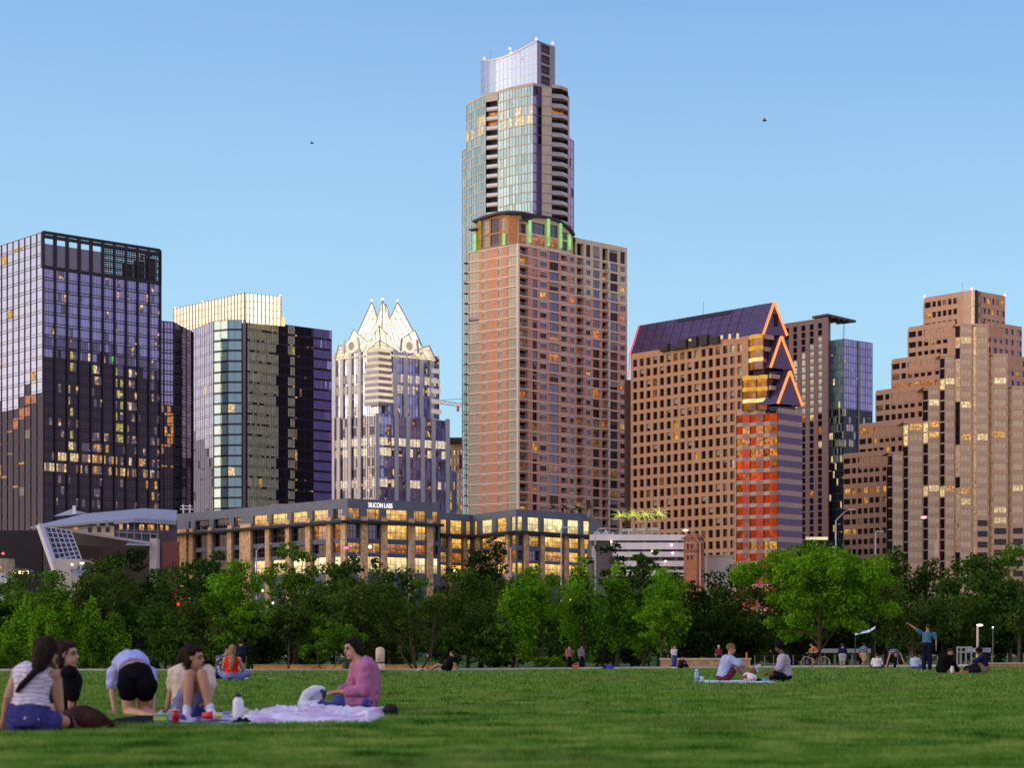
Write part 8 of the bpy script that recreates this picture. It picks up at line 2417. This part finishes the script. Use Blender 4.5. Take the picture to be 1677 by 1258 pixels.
    # solar frame: leaning lattice of panels
    sf = thing('solar_frame', 'leaning grid of dark solar panels in a pale steel frame', 'solar panel', P(90, 930, -8))
    c00, c10, c11, c01 = P(66.5, 862, -5), P(116, 869.5, -5), P(134, 916, -9), P(86, 927, -9)
    f = lambda s, t: c00.lerp(c10, s).lerp(c01.lerp(c11, s), t)
    pn = MB(); 
    for i in range(6):
        for j in range(7): pn.quad(f((i + .05) / 6, (j + .06) / 7), f((i + .95) / 6, (j + .06) / 7), f((i + .95) / 6, (j + .94) / 7), f((i + .05) / 6, (j + .94) / 7))
    pn.build('panels', glass('solar_cell', (.012, .012, .03), (.4, .4, .6), .12, .1), sf)
    g = MB()
    for i in range(7): g.bar(f(i / 6, 0) + Vector((0, -.12, 0)), f(i / 6, 1) + Vector((0, -.12, 0)), .13, .2)
    for j in range(8): g.bar(f(0, j / 7) + Vector((0, -.14, 0)), f(1, j / 7) + Vector((0, -.14, 0)), .13, .2)
    g.build('lattice', mat('steel_pale', (.42, .40, .42), .5), sf)
    g = MB(); g.bar(f(-.02, -.02), P(91, 936, -10), 1.0, 1.2); g.build('edge_beam', mat('steel_white', (.52, .50, .58), .5), sf)
    q = MB(); q.box(P(93.5, 0, -9).x, P(136.5, 0, -9).x, d - 11, d - 6, 0, zof(916, d - 10)); tag(q.build('cream_block', mat('block_cream', (.52, .45, .42), .8, .1, .6)), 'plain cream block under the solar frame', 'building')
    q = MB(); q.poly([P(113, 932, -14), P(152, 933, -14), P(152, 948, -30), P(140, 952, -30)]); q.quad(P(113, 932, -14.2), P(140, 952, -30.2), P(140, 955, -30.2), P(113, 936, -14.2)); tag(q.build('ramp_roof', mat('ramp_zinc', (.17, .17, .24), .5, .1)), 'small sloping ribbed roof below the cream block', 'roof')
    # little stone tower with white wall at the left edge
    d = 330; P = lambda px, py, e=0: at(px, py, d + e)
    root = thing('stone_kiosk', 'small square stone tower at the left edge with a lit window', 'building', (P(0, 0).x, d, 0))
    q = MB(); ws = []; A, B = pl(-14, d), pl(12, d)
    face(q, A, B, 0, zof(915, d), [(.36, .6)], [(zof(937, d), zof(928, d))], .3, ws); q.quad(v3(B, 0), v3(B + Vector((.5, 3)), 0), v3(B + Vector((.5, 3)), zof(915, d)), v3(B, zof(915, d))); q.poly([v3(A, zof(915, d)), v3(B, zof(915, d)), v3(B + Vector((.5, 3)), zof(915, d)), v3(A + Vector((0, 3)), zof(915, d))])
    q.build('wall', mat('kiosk_stone', (.34, .28, .22), .9, .3, 2, bump=.4), root); windows(root, ws, lambda k: W_['gold'], None)
    q = MB(); q.box(P(-14, 0).x, P(18, 0).x, d - 3, d - 2.6, 0, zof(940, d)); q.build('white_wall', mat('kiosk_white', (.55, .54, .58), .8), root)
    q = MB(); q.box(P(12.5, 0).x, P(40, 0).x, d + 2, d + 6, zof(936, d), zof(931.5, d)); q.build('flat_roof', mat('kiosk_roof', (.20, .18, .24), .7), root)
    q = MB()
    for px in (23, 33, 37, 45): q.ball(P(px, 938, 1), .26)
    q.build('string_lights', glow('string_warm', (1, .72, .35), 3.5), root)
# ------------------------------------------------------------------ put it together
build_ground()
build_path()
build_foreground_people()
build_midground_people()
build_dog()
build_foreground_things()
build_midground_things()
build_grass()
W_ = WM(); G_ = glass_set()
build_left_tower(W_, G_)
build_crown_tower(W_, G_)
build_spire_tower(W_, G_)
build_tall_condo(W_, G_)
build_brick_tower(W_, G_)
build_gabled_tower(W_, G_)
build_hotel_tower(W_, G_)
build_stepped_tower(W_, G_)
build_sign_block(W_, G_)
build_low_right(W_)
build_low_left(W_)
build_trees()
build_lamps()
